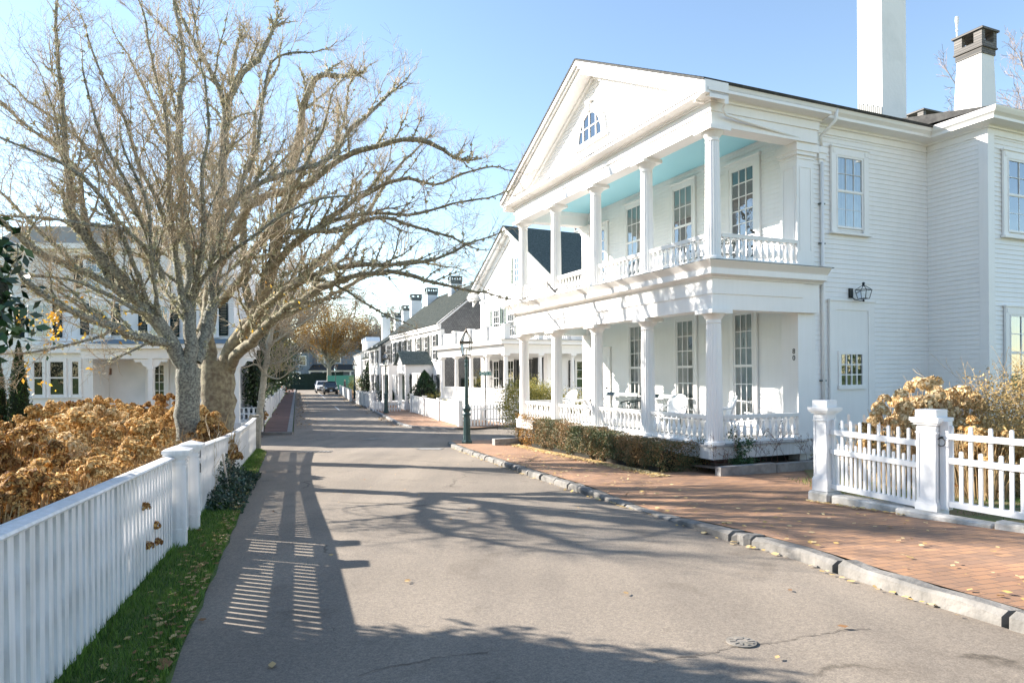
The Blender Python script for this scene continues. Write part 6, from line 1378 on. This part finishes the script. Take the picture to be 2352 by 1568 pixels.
# fences on the far right side
GR = [(-2.75,32.6),(-4.15,36.6),(-5.5,40.8),(-6.9,45.0)]
for i, (a, b) in enumerate(zip(GR, GR[1:])): solid_fence('board_fence', (a[0]+.25,a[1]), (b[0]+.25,b[1]), ['weathered white board fence section at the side street corner','weathered white board fence section in the middle of three','weathered white board fence section nearest the portico'][i], h=1.12, np_=1)
open_fence('picket_fence', (-2.35,32.45), (2.6,35.3), gz(33)+.1, gz(35)+.1, 'white open picket fence along the side street below the columned porch', h=1.0, pitch=.17, pw=.085, rails=(.25,.75))
open_fence('picket_fence', (-9.6,46.5), (-7.6,46.6), gz(46)+.1, gz(46)+.1, 'low white picket return in front of the pointed shrub', h=.6, pitch=.17, pw=.08, rails=(.12,.42))
open_fence('picket_fence', (-10.4,50.5), (-8.9,46.8), gz(46)+.1, gz(46)+.1, 'low white picket fence along the pavement before the portico', h=.6, pitch=.17, pw=.08, rails=(.12,.42))
open_fence('picket_fence', (-7.5,47.2), (-6.0,47.3), gz(46)+.1, gz(46)+.1, 'short low white picket piece beside the portico column', h=.6, pitch=.17, pw=.08, rails=(.12,.42))
for (a, b, lb) in (((-13.2,58),(-10.5,51),'white fence along the far right pavement, nearest part'),((-22.5,89),(-15.2,64),'long white fence along the far right pavement')): solid_fence('board_fence', (a[0],a[1]), (b[0],b[1]), lb, h=1.05, np_=4)
open_fence('picket_fence', (-13.5,62.5), (-11.4,63), gz(62)+.1, gz(62)+.1, 'white picket return beside the tall evergreen', h=1.0, pitch=.2, pw=.09, rails=(.2,.7))
# dark evergreens and yellow-brown growth on the left of the far street
for i, (bl, n, sz, m, lb, cr) in enumerate((
    ([B(-21.3,47,3.0,3.0,3,4.2),B(-22.9,49.5,3.5,3.0,3,4.6),B(-20.6,48.5,1.2,1.6,2,2.4)], 13000, .22, EVG, 'big dark evergreen behind the slim leaning tree', .66),
    ([B(-26.2,66,2.5,2.6,4,3.8)], 5000, .28, EVG, 'dark evergreen beside the far street, hung over by yellow leaves', .66),
    ([B(-11.95,31.7,1.8,.42,.8,2.8)], 3500, .13, EVG, 'narrow dark evergreen at the right corner of the mansion', .6),
    ([B(-13.9,35.2,2.2,1.2,1.2,3.2)], 5000, .16, EVG, 'dark evergreen just behind the left board fence', .66),
    ([B(-15.9,39.5,2.2,1.6,2,3.0)], 5500, .18, EVG, 'wide dark evergreen behind the rusty shrubs', .66),
    ([B(-22.8,58,4.2,2.2,3,3.9)], 6000, .22, EVG, 'dark evergreen bough over the left pavement, nearest', .66),
    ([B(-27,76,3.4,2.2,4,4.2)], 6000, .26, EVG, 'dark evergreen over the middle of the left pavement', .66),
    ([B(-30.5,88,3.6,2.6,5,4.4)], 6000, .28, EVG, 'dark evergreen over the far end of the left pavement', .66),
    ([B(-16.6,40,.0,1.7,3,1.1),B(-14.9,35.5,-.1,1.4,2,1.0)], 3200, .10, mat('russet_bed', (.30,.15,.04), .8, (.12,.09,.03), 1.5, island=.9), 'rusty brown shrubs behind the left board fence', 0),
    ([B(-22.3,60,3.0,2.4,4,2.6),B(-24.0,66,4.4,2.6,4,2.8),B(-20.4,55,2.2,1.3,2,1.9)], 5200, .16, OLIVE, 'yellowing leafy tree leaning toward the far street on the left', 0))):
    leafmass('evergreen_tree' if i < 8 else 'autumn_shrub', bl, n, sz, m, lb, 'tree' if i != 8 else 'shrub', seed=60+i, core=cr, loc=(bl[0][0],bl[0][1],gz(bl[0][1])), trunk=(bl[0][0],bl[0][1],gz(bl[0][1]),max(.5,bl[0][2]+1),.2))
# far brown-leaved tree in the street end
bt = empty('brown_leaved_tree', (-31.8, 118, gz(118)), 0, label='spreading tree holding dry brown leaves at the end of the street', cat='tree')
F4 = Tree(51); F4.minr = .03; F4.dens = .8; O4 = Vector((-31.8,118,gz(118)))
F4.limb([O4, O4+Vector((.1,0,2.5)), O4+Vector((0,0,5))], .42, .34, dens=9, twigs=0)
rr = random.Random(8)
for k in range(15):
    a = k*2.4; e = rr.uniform(.35,1.1); d = Vector((math.cos(a)*math.cos(e), math.sin(a)*math.cos(e), math.sin(e))); l = rr.uniform(8,12.5)
    F4.limb([O4+Vector((0,0,3.5+rr.random()*2)), O4+Vector((0,0,5))+d*l*.5+Vector((0,0,.6)), O4+Vector((0,0,5.2))+d*l], .2, .05, dens=1.1, blen=3.4, twigs=1)
F4.finish(bt, wood=BARK, off=O4)
rs = np.random.default_rng(52); T_ = np.array([tuple(p-O4) for p in F4.tips]); P = T_[rs.integers(0, len(T_), 30000)]+rs.normal(size=(30000,3))*.6
V, F = scatter(P, .24, rs); npmesh('leaves', V, F, BROWNL, bt)
for i, (bl, m_, lb) in enumerate((([B(-47,152,6,6,5,6),B(-41,156,6.5,6,5,6)], BROWNL, 'brown-leaved trees behind the blue grey house'), ([B(-33,160,7,7,5,6)], BROWNL, 'brown-leaved tree behind the distant white house'), ([B(-50,138,4,4,4,5.5)], EVG, 'dark evergreen left of the blue grey house'))):
    leafmass('background_tree', bl, 9000, .5, m_, lb, 'tree', seed=95+i, loc=(bl[0][0], bl[0][1], gz(150)), trunk=(bl[0][0], bl[0][1], gz(150), 5, .4))
# a nearer brown-leaved crown over the left of the street
bt = empty('brown_leaved_tree', (-24.5, 66, gz(66)), 0, label='russet-leaved tree above the left pavement of the far street', cat='tree')
F5 = Tree(53); F5.minr = .02; F5.dens = .9; O5 = Vector((-24.5,66,gz(66))); F5.limb([O5, O5+Vector((.3,0,2.5)), O5+Vector((.8,0,5))], .32, .22, dens=9, twigs=0)
for k in range(13):
    a = k*2.4; e = rr.uniform(.3,1.2); d = Vector((math.cos(a)*math.cos(e), math.sin(a)*math.cos(e), math.sin(e))); l = rr.uniform(6,9)
    F5.limb([O5+Vector((.6,0,4)), O5+Vector((.8,0,5))+d*l*.5, O5+Vector((.8,0,5.4))+d*l], .14, .04, dens=.9, blen=2.6, twigs=1)
F5.finish(bt, off=O5); T_ = np.array([tuple(p-O5) for p in F5.tips]); P = T_[rs.integers(0, len(T_), 26000)]+rs.normal(size=(26000,3))*.5
V, F = scatter(P, .15, rs); npmesh('leaves', V, F, BROWNL, bt)
bt = empty('brown_leaved_tree', (-21.8, 49, gz(49)), 0, label='thinly leaved russet tree rising over the left board fence behind the slim tree', cat='tree')
F6 = Tree(57); F6.minr = .012; F6.dens = 1.0; O6 = Vector((-21.8,49,gz(49))); F6.limb([O6, O6+Vector((.3,0,2.5)), O6+Vector((1.2,0,4.5))], .28, .2, dens=9, twigs=0)
for k in range(14):
    a = k*2.4; e = rr.uniform(.2,1.2); d = Vector((math.cos(a)*math.cos(e)+.15, math.sin(a)*math.cos(e), math.sin(e))); l = rr.uniform(4.5,6.8)
    F6.limb([O6+Vector((1,0,3.6)), O6+Vector((1.2,0,4.4))+d*l*.5, O6+Vector((1.2,0,4.6))+d*l], .12, .03, dens=.6, blen=2.2, twigs=2)
F6.finish(bt, twig=bpy.data.materials['pale_twig'], off=O6); T_ = np.array([tuple(p-O6) for p in F6.tips]); P = T_[rs.integers(0, len(T_), 9000)]+rs.normal(size=(9000,3))*.3
V, F = scatter(P, .12, rs); npmesh('leaves', V, F, BROWNL, bt)
# pale bare trees behind the roofs
def bare(x, y, h, sp, lb, seed, m=None):
    O = Vector((x, y, gz(y))); t = empty('distant_bare_tree', O, 0, label=lb, cat='tree'); q = Tree(seed); q.minr = .02 if y > 50 else .009; q.dens = .95; r = random.Random(seed)
    q.limb([O, O+Vector((.2,.1,h*.3)), O+Vector((0,0,h*.5))], .3, .2, dens=9, twigs=0)
    for k in range(12):
        a = k*2.4; e = r.uniform(.5,1.35); d = Vector((math.cos(a)*math.cos(e), math.sin(a)*math.cos(e), math.sin(e))); l = h*.5*r.uniform(.8,1.1)*sp
        q.limb([O+Vector((0,0,h*.35+r.random()*h*.15)), O+Vector((0,0,h*.5))+d*l*.5, O+Vector((0,0,h*.5))+d*l], .14, .03, dens=.6, blen=h*.2, twigs=2)
    q.finish(t, wood=m or mat('grey_bark', (.28,.25,.22), .9), twig=mat('reddish_twig', (.30,.24,.21), .9), off=O)
bare(24.5, 29, 15, 1.1, 'bare tree rising behind the right chimney at the right edge', 71)
bare(-14, 105, 12.5, 1.1, 'pale bare tree behind the chimneys of the far row houses', 72)
bare(-23, 118, 11.5, 1.2, 'grey bare tree behind the farthest white house', 73)
bare(-36, 70, 12, 1.2, 'bare tree behind the dark evergreens on the left', 74)
bare(-25, 54, 10, 1.1, 'bare tree behind the left mansion corner', 75)
# reflected evergreens behind the camera, mirrored in the side windows
leafmass('evergreen_tree', [B(12,-13,4,2.2,2.2,5.5)], 3500, .3, EVG, 'tall evergreen behind the viewer, mirrored in the side windows', 'tree', seed=80, core=.75, loc=(12,-13,gz(-13)), trunk=(12,-13,gz(-13),5,.3))
leafmass('evergreen_tree', [B(19,-12,3,2.6,2.6,4.5)], 3000, .3, EVG, 'broad evergreen behind the viewer to the right', 'tree', seed=81, core=.75, loc=(19,-12,gz(-12)), trunk=(19,-12,gz(-12),5,.3))
rs = np.random.default_rng(90); P = []
for i in range(26):
    a = -math.pi*(.02+.96*i/25); d_ = 95+12*math.sin(i*3); c = np.array((d_*math.cos(a)*1.2, d_*math.sin(a), 3.2+1.2*math.sin(i*2.3))); q = rs.normal(size=(900,3)); q /= np.linalg.norm(q, axis=1)[:,None]; P.append(c+q*np.array((12,8,5.2+1.5*math.sin(i*1.7)))*rs.uniform(.6,1,900)[:,None])
V, F = scatter(np.concatenate(P), 1.1, rs); npmesh('added_tree_belt', V, F, EVG, None, label='added unseen belt of trees behind the viewer, darkening the window reflections', cat='wood', kind='stuff')  # tree belt added out of view to darken what the glass reflects
# ---------------------------------------------------------------- hydrangeas
def head_variant(rs, n=120):
    d = rs.normal(size=(n,3)); d /= np.linalg.norm(d, axis=1)[:,None]; d[:,2] = np.abs(d[:,2])*1.1-.35*(rs.random(n)); d /= np.linalg.norm(d, axis=1)[:,None]; P = d*(.80+.22*rs.random(n))[:,None]
    z = d+rs.normal(size=(n,3))*.38; z /= np.linalg.norm(z, axis=1)[:,None]; x = np.cross(z, rs.normal(size=(n,3))); x /= np.linalg.norm(x, axis=1)[:,None]; y = np.cross(z, x)
    V, F = scatter(P, .34, rs, 'quad', rot=np.stack([x,y,z],2)); return V
HYD = {k: mat('dry_flower_'+k, c1, .85, c2, 4, 3, island=1.0, trans=.25) for k, c1, c2 in (('tan', (.36,.19,.05), (.82,.58,.26)), ('rust', (.20,.085,.02), (.60,.36,.12)), ('pale', (.50,.33,.14), (.92,.73,.44)))}
STEM = mat('dry_stem', (.52,.38,.20), .8, (.34,.22,.11), 5, island=.8)
def hydrangea(x, y, w_, h, nh, kind, label, seed, hs=.085, z0=None, group=None, dy=None, stems=300, bare=False):
    rs = np.random.default_rng(seed); z0 = gz(y) if z0 is None else z0; t = empty('hydrangea', (x, y, z0), 0, label=label, cat='hydrangea', group=group); dy = dy or w_
    var = [head_variant(rs) for _ in range(3)]; VV = []; FF = []; b = 0; a = rs.random(nh)*6.283; rr = np.sqrt(rs.random(nh)); zz = h*(1-.55*rr**2.5)*(1-.42*rs.random(nh)**1.6)
    C = np.stack([rr*w_*np.cos(a), rr*dy*np.sin(a), zz], 1); R_ = randrot(rs, nh)
    sm = MB()
    for i in range(nh):
        v = var[i % 3]*hs*(.5+.85*rs.random()); rz = rs.random()*6.283; M = np.array([[math.cos(rz),-math.sin(rz),0],[math.sin(rz),math.cos(rz),0],[0,0,1]]); v = v @ M.T
        VV.append(v+C[i]); FF.append(np.arange(len(v)).reshape(-1,4)+b); b += len(v)
        c = C[i]; p0 = Vector((c[0]*.45, c[1]*.45, 0)); p1 = Vector(c); mid = p0.lerp(p1, .6)+Vector((rs.normal()*.04, rs.normal()*.04, .0)); sm.tube([p0, mid, p1], [.006,.005,.004], 3)
    npmesh('flower_heads', np.concatenate(VV), np.concatenate(FF), HYD[kind], t)
    for i in range(stems):
        aa = rs.random()*6.283; r2 = math.sqrt(rs.random())*.95; p = Vector((r2*w_*math.cos(aa), r2*dy*math.sin(aa), 0)); l = h*(.55+.35*rs.random()); sm.tube([p*.7, p*.85+Vector((0,0,l*.5)), p+Vector((rs.normal()*.06, rs.normal()*.06, l))], [.006,.005,.003], 3)
    sm.build('stems', STEM, t); n = int(stems*1.2)
    a = rs.random(n)*6.283; r2 = np.sqrt(rs.random(n)); V, F = scatter(np.stack([r2*w_*.85*np.cos(a), r2*dy*.85*np.sin(a), h*(.1+.6*rs.random(n))], 1), .06, rs); npmesh('withered_leaves', V, F, HYD['rust'] if seed % 3 else EVG, t)
    return t
rows = []
k = 0
names = ['at the left edge behind the nearest fence','second from the left edge behind the nearest fence','behind the middle of the nearest fence','behind the fence just before the gate posts','behind the plain gate post','between the gate posts and the forked tree','at the foot of the forked tree, left side','at the foot of the forked tree, right side','between the two big trunks','behind the fence beyond the numbered post','near the far end of the left fence']
fr_ = [(-4.45,4.9,.8,.55),(-4.6,6.1,.85,.95),(-4.75,7.3,.8,1.0),(-5.3,8.6,.8,.92),(-5.7,9.8,.85,.98),(-6.1,11.1,.85,1.05),(-6.9,12.6,.8,1.3),(-6.1,13.6,.6,1.25),(-7.3,15.4,.9,1.55),(-7.0,14.6,.6,1.2),(-8.0,17.3,.8,1.3)]
hk_ = ['rust','rust','tan','tan','tan','tan','tan','rust','tan','rust','rust']
for i, ((x, y, w_, h), nm) in enumerate(zip(fr_, names)): hydrangea(x, y, w_, h, int((85 if i in (3,4,5) else 125)*w_/.8), hk_[i], f'dried hydrangea {nm}', 100+i, hs=.066+.0022*y, stems=1100 if i in (2,3,4,5) else 300)
mid = [(-6.4,6.9),(-6.3,8.3),(-6.9,9.7),(-7.4,11.2),(-8.3,9.2),(-9.0,11.0),(-8.2,13.2),(-9.5,14.0),(-8.9,16.0),(-11.0,13.4),(-10.4,16.5),(-12.4,16.2),(-9.4,18.6),(-11.6,19.2)]
BEDN = ['in the second row, nearest the camera','in the second row behind the one nearest the camera','in the second row, left of the gate posts','in the second row just left of the forked trunk','in the third row, nearest the camera','in the third row below the right pointed conifer','in the third row, left of the forked trunk','in the fourth row in front of the mansion porch','behind the forked trunk, to its left','below the picture on the porch wall','in front of the porch column','in front of the bay window','in front of the glazed porch door','in the bed before the snapped shade of the porch corner']
BEDN[-1] = 'farthest back in the bed, left of the thick second trunk'
for i, (x, y) in enumerate(mid):
    hh = 1.12+.05*(y-6)+.1*math.sin(i*2.2); hydrangea(x, y, 1.05, hh, 165, ['tan','rust','pale','tan'][i % 4] if x > -9 else ['rust','tan'][i % 2], 'dried hydrangea '+BEDN[i], 130+i, hs=.09, group='hydrangeas filling the left garden bed', stems=160)
BACKN = ['behind the thick second trunk','left of the thick second trunk','below the picture on the porch wall','under the glazed porch door','before the porch column','right of the thick second trunk','before the bay window']
for i, (x, y) in enumerate([(-12.2,20.5),(-14.5,20),(-16.5,21),(-13.6,23.4),(-16,24),(-10.8,22),(-18.4,22.5)]): hydrangea(x, y, 1.3, 1.6, 110, ['tan','rust'][i % 2], 'dried hydrangea in the back row '+BACKN[i], 160+i, hs=.11, group='back row of hydrangeas before the mansion', stems=80)
for i, (x, y, lb) in enumerate([(-13.0,27.3,'brown hydrangea behind the far left picket fence, by the slim tree'),(-14.6,28,'brown hydrangea at the far left fence end'),(-12.9,33,'brown hydrangea behind the left board fence')]): hydrangea(x, y, 1.0, 1.25, 80, 'rust', lb, 180+i, hs=.14, stems=60)
# heads poking through the near fence
pk_ = empty('hydrangea', (FX(6.4)-.1, 6.4, gz(6.4)), 0, label='dried hydrangea heads poking out between the near fence pickets', cat='hydrangea'); rs = np.random.default_rng(190); VV = []; FF = []; b = 0
sm = MB()
for (x, y) in ((357,1209),(360,1247),(332,1166),(340,1255)):
    g = at(x, y, 6.6); u = FX(g.y)+.05; d = 6.6
    for _ in range(30):
        g = at(x, y, d)
        if g.x < FX(d)+.045: d -= .03
        else: break
    c = np.array(tuple(g))-np.array((FX(6.4)-.1, 6.4, gz(6.4))); v = head_variant(rs)*.05+c; VV.append(v); FF.append(np.arange(len(v)).reshape(-1,4)+b); b += len(v)
    sm.tube([Vector(c), Vector(c)+Vector((-.25,0,-.15))], .004, 4)
npmesh('flower_heads', np.concatenate(VV), np.concatenate(FF), HYD['rust'], pk_); sm.build('stems', STEM, pk_)
# right-hand hydrangeas and golden shrub
zR = gz(10)+.14
hydrangea(6.2, 11.0, .45, 1.5, 26, 'pale', 'pale dried hydrangea with tall heads behind the white picket panel', 201, hs=.10, z0=zR, stems=120)
hydrangea(6.95, 11.5, .6, 1.72, 80, 'pale', 'dense pale dried hydrangea behind the ring-latch post', 202, hs=.11, z0=zR, stems=160)
hydrangea(7.7, 11.9, .6, 1.62, 62, 'pale', 'pale dried hydrangea beside the golden shrub behind the gate', 207, hs=.105, z0=zR, stems=160)
hydrangea(6.9, 10.0, .5, 1.15, 45, 'tan', 'tan dried hydrangea low behind the white gate', 203, hs=.09, z0=zR, stems=200)
hydrangea(5.6, 10.9, .3, 1.15, 14, 'tan', 'few dried hydrangea heads beside the left end post', 204, hs=.085, z0=zR, stems=30)
leafmass('golden_shrub', [B(8.35,11.3,.75,.85,.8,.85),B(7.6,10.2,.35,.7,.6,.65),B(9.4,11.9,.8,1.0,.8,.9)], 26000, .045, GOLD, 'twiggy golden shrub at the right edge behind the gate', 'shrub', seed=205, loc=(8.3,11,zR), trunk=(8.3,11.2,zR,.8,.04))
tw = Tree(206); tw.minr = .003; tw.dens = .8
for i in range(14): a = i*.45; tw.branch(Vector((8.2+.1*math.cos(a),11.0+.1*math.sin(a),zR)), Vector((.5*math.cos(a),.5*math.sin(a),1)).normalized(), 1.5, .012, 2)
tt = empty('twiggy_shrub', (8.2, 11, zR), 0, label='bare twigs rising through the golden shrub at the right edge', cat='shrub'); tw.finish(tt, off=Vector((8.2,11,zR)), twig=STEM, wood=STEM)
# plants in the planter
RB = mat('rose_leaf', (.02,.06,.02), .5, (.05,.12,.04), 3, island=.8)
p_ = hw(.35, -.42)
leafmass('rose_bush', [B(p_.x,p_.y,.05,.28,.22,.45),B(p_.x-.1,p_.y,-.2,.4,.25,.2)], 900, .055, RB, 'leafy green bush in front of the lower side railing', 'shrub', seed=210, loc=(p_.x,p_.y,gz(p_.y)+.24), trunk=(p_.x,p_.y,gz(p_.y)+.2,.5,.015), shell=.2)
p_ = hw(2.6, -.38); leafmass('small_shrub', [B(p_.x,p_.y,-.12,.24,.2,.18)], 600, .035, OLIVE, 'small yellow-green shrub at the right end of the planter', 'shrub', seed=211, loc=(p_.x,p_.y,gz(p_.y)+.24), shell=.2)
tw = Tree(212); tw.minr = .003; tw.dens = .6
for i in range(16): q = hw(-.3+i*.21, -.45+.1*math.sin(i)); tw.branch(Vector((q.x,q.y,gz(q.y)+.24)), Vector((.3*math.sin(i*2),.3*math.cos(i*3),1)).normalized(), .45+.15*math.sin(i*5), .006, 2)
q = hw(1.2,-.4); tt = empty('bare_rose_stems', (q.x,q.y,gz(q.y)+.24), 0, label='thin bare rose stems along the planter below the side railing', cat='shrub'); tw.finish(tt, off=Vector((q.x,q.y,gz(q.y)+.24)), twig=mat('thorny_stem', (.14,.07,.05), .8)); 
rs = np.random.default_rng(213); V, F = scatter(np.array([tuple(Vector(p)-Vector((q.x,q.y,gz(q.y)+.24))) for p in tw.tips if rs.random() < .5]), .04, rs); npmesh('leaves', V, F, mat('rusty_leaf', (.16,.07,.03), .7, (.06,.09,.03), 4, island=.9), tt)
# ivy on the verge
rs = np.random.default_rng(215); iv = empty('ivy', (FX(12)+.2, 12, gz(12)), 0, label='dark ivy clump growing against the foot of the left fence', cat='ivy'); n = 4200
u = rs.random(n); y = 9.9+5.6*u; hgt = .55*np.exp(-((y-12.3)/1.9)**2)*(1+.3*np.sin(y*5)); nn = rs.random(n)**1.3*.55; z = hgt*rs.random(n)*(1-nn*1.1)
P = np.stack([np.array([FX(a) for a in y])+.05+nn, y, np.array([gz(a) for a in y])+z+.02], 1)-np.array((FX(12)+.2,12,gz(12))); V, F = scatter(P, .06, rs); npmesh('foliage', V, F, mat('ivy_leaf', (.010,.03,.016), .4, (.03,.07,.035), 4, island=.9), iv)
tw = Tree(216); tw.minr = .004; tw.dens = .5
for i in range(8): yy = 11+i*.45; tw.branch(Vector((FX(yy)+.06,yy,gz(yy)+.2)), Vector((.05,0,1)), .6+.3*math.sin(i*4), .006, 1)
tw.finish(iv, off=Vector((FX(12)+.2,12,gz(12))))
q = Vector((FX(11.6)+.1, 11.6)); wd = MB().tube([(0.1,0,0),(-.02,0,.75)], .018, 6).build('wooden_stake', mat('bleached_wood', (.55,.45,.36), .8), None, label='pale wooden stake leaning on the left fence by the ivy', cat='stake'); wd.location = (q.x+.05, q.y, gz(11.6))
# ---------------------------------------------------------------- grass and fallen leaves
def verge_x(y, u): return FX(y)+(lerp_tab(ROADL, y)-FX(y))*u
rs = np.random.default_rng(220); n = 42000; Y = 2.6+20.2*rs.random(n)**1.9; Ug = rs.random(n); n_ = n
X = np.array([verge_x(y, u) for y, u in zip(Y, Ug)]); Z = np.array([gz(y) for y in Y])+.015
hgt = (.03+.05*rs.random(n))*(1+.5*(Ug < .15)); w2 = .0022+.0022*rs.random(n)+.0003*Y; ang = rs.random(n)*6.283; lx = rs.normal(size=n)*.025; ly = rs.normal(size=n)*.025
dx, dy = np.cos(ang)*w2, np.sin(ang)*w2
V = np.stack([np.stack([X-dx,Y-dy,Z],1), np.stack([X+dx,Y+dy,Z],1), np.stack([X+lx,Y+ly,Z+hgt],1)], 1).reshape(-1,3)
npmesh('grass', V, np.arange(n*3).reshape(n,3), mat('grass_blade', (.05,.12,.015), .6, (.16,.27,.04), 1.5, 4, island=.8, trans=.25), None, label='short green grass along the foot of the left fence', cat='grass', kind='stuff')
n = 9000; X = 5+7*rs.random(n); Y = 6.5+6*rs.random(n); ok = (X > 4.75+np.maximum(0,(9.98-Y))*.566+.15); X = X[ok]; Y = Y[ok]; n = len(X); Z = np.array([gz(y) for y in Y])+.14; hgt = .04+.05*rs.random(n); ang = rs.random(n)*6.283; dx, dy = np.cos(ang)*.004, np.sin(ang)*.004
V = np.stack([np.stack([X-dx,Y-dy,Z],1), np.stack([X+dx,Y+dy,Z],1), np.stack([X+rs.normal(size=n)*.03,Y,Z+hgt],1)], 1).reshape(-1,3)
npmesh('grass', V, np.arange(n*3).reshape(n,3), bpy.data.materials['grass_blade'], None, label='patchy grass behind the right-hand fence', cat='grass', kind='stuff')
def leaves(name, pts, size, m, label, rs):
    n = len(pts); base = np.array([(0,-.5,.0),(.25,-.2,.06),(.3,.15,.02),(0,.5,.10),(-.3,.15,.03),(-.25,-.2,.07)]); rz = rs.random(n)*6.283; s = size*(.5+rs.random(n)); tl = rs.normal(size=n)*.25
    c, s_ = np.cos(rz), np.sin(rz); Vb = np.repeat(base[None], n, 0)*s[:,None,None]; z = Vb[:,:,2]+Vb[:,:,0]*tl[:,None]; x = Vb[:,:,0]*c[:,None]-Vb[:,:,1]*s_[:,None]; y = Vb[:,:,0]*s_[:,None]+Vb[:,:,1]*c[:,None]
    V = np.stack([x,y,z+.012+.01*rs.random(n)[:,None]],2)+np.array(pts)[:,None,:]; npmesh(name, V.reshape(-1,3), np.arange(n*6).reshape(n,6), m, None, label=label, cat='leaves', kind='stuff')
FL = mat('fallen_leaf', (.22,.11,.04), .8, (.50,.34,.15), 6, 3, island=1.2); FLY = mat('fallen_yellow_leaf', (.50,.33,.10), .8, (.68,.52,.26), 6, 3, island=1.2)
pts = []
for _ in range(900):
    y = 2.8+19*rs.random()**1.5; u = 1-abs(rs.normal())*.3; u = min(1.08, max(0, u)); pts.append((verge_x(y, u), y, gz(y)+.03))
for _ in range(260): y = 10+5*rs.random(); pts.append((verge_x(y, .6+.45*rs.random()), y, gz(y)+.05))
for _ in range(150): y = 3+18*rs.random(); x = lerp_tab(ROADL,y)+rs.random()*(lerp_tab(KR,y)-lerp_tab(ROADL,y)); pts.append((x, y, gz(y))) if rs.random() < .3 else None
leaves('fallen_leaves', pts, .055, FL, 'dry brown leaves on the left verge and scattered over the near asphalt', rs)
pts = []
for _ in range(2600):      # under the hedge
    y = -.4+9.8*rs.random(); x = -1.40+(y+.2)*.118-abs(rs.normal())*.17; p = hw(x, y); pts.append((p.x, p.y, gz(p.y)+.122))
for _ in range(330):
    y = 5+14*rs.random(); x = lerp_tab(KR, y)+.2+rs.random()**1.5*(2.4 if y < 11 else 1.5); pts.append((x, y, gz(y)+offR(x, y, x-lerp_tab(KR,y), 5)))
for _ in range(170): y = 5+18*rs.random(); pts.append((lerp_tab(KR, y)-abs(rs.normal())*.05-.03, y, gz(y)))
for _ in range(120):
    s_ = rs.random(); q = P1.lerp(P2, s_)+Vector((-.25-.05*abs(rs.normal()), -.06)); pts.append((q.x, q.y, gz(q.y)+.122))
leaves('fallen_leaves', pts, .055, FLY, 'pale yellow fallen leaves under the hedge and over the brick pavement', rs)
pts = []
for _ in range(900):
    y = 33+70*rs.random(); x = lerp_tab(SWL, y)+.15+abs(rs.normal())*.45; pts.append((x, y, gz(y)))
for _ in range(500): y = 33+60*rs.random(); pts.append((lerp_tab(FKR, y)-abs(rs.normal())*.35-.05, y, gz(y)))
leaves('fallen_leaves', pts, .11, FL, 'drifts of brown leaves in the gutters of the far street', rs)
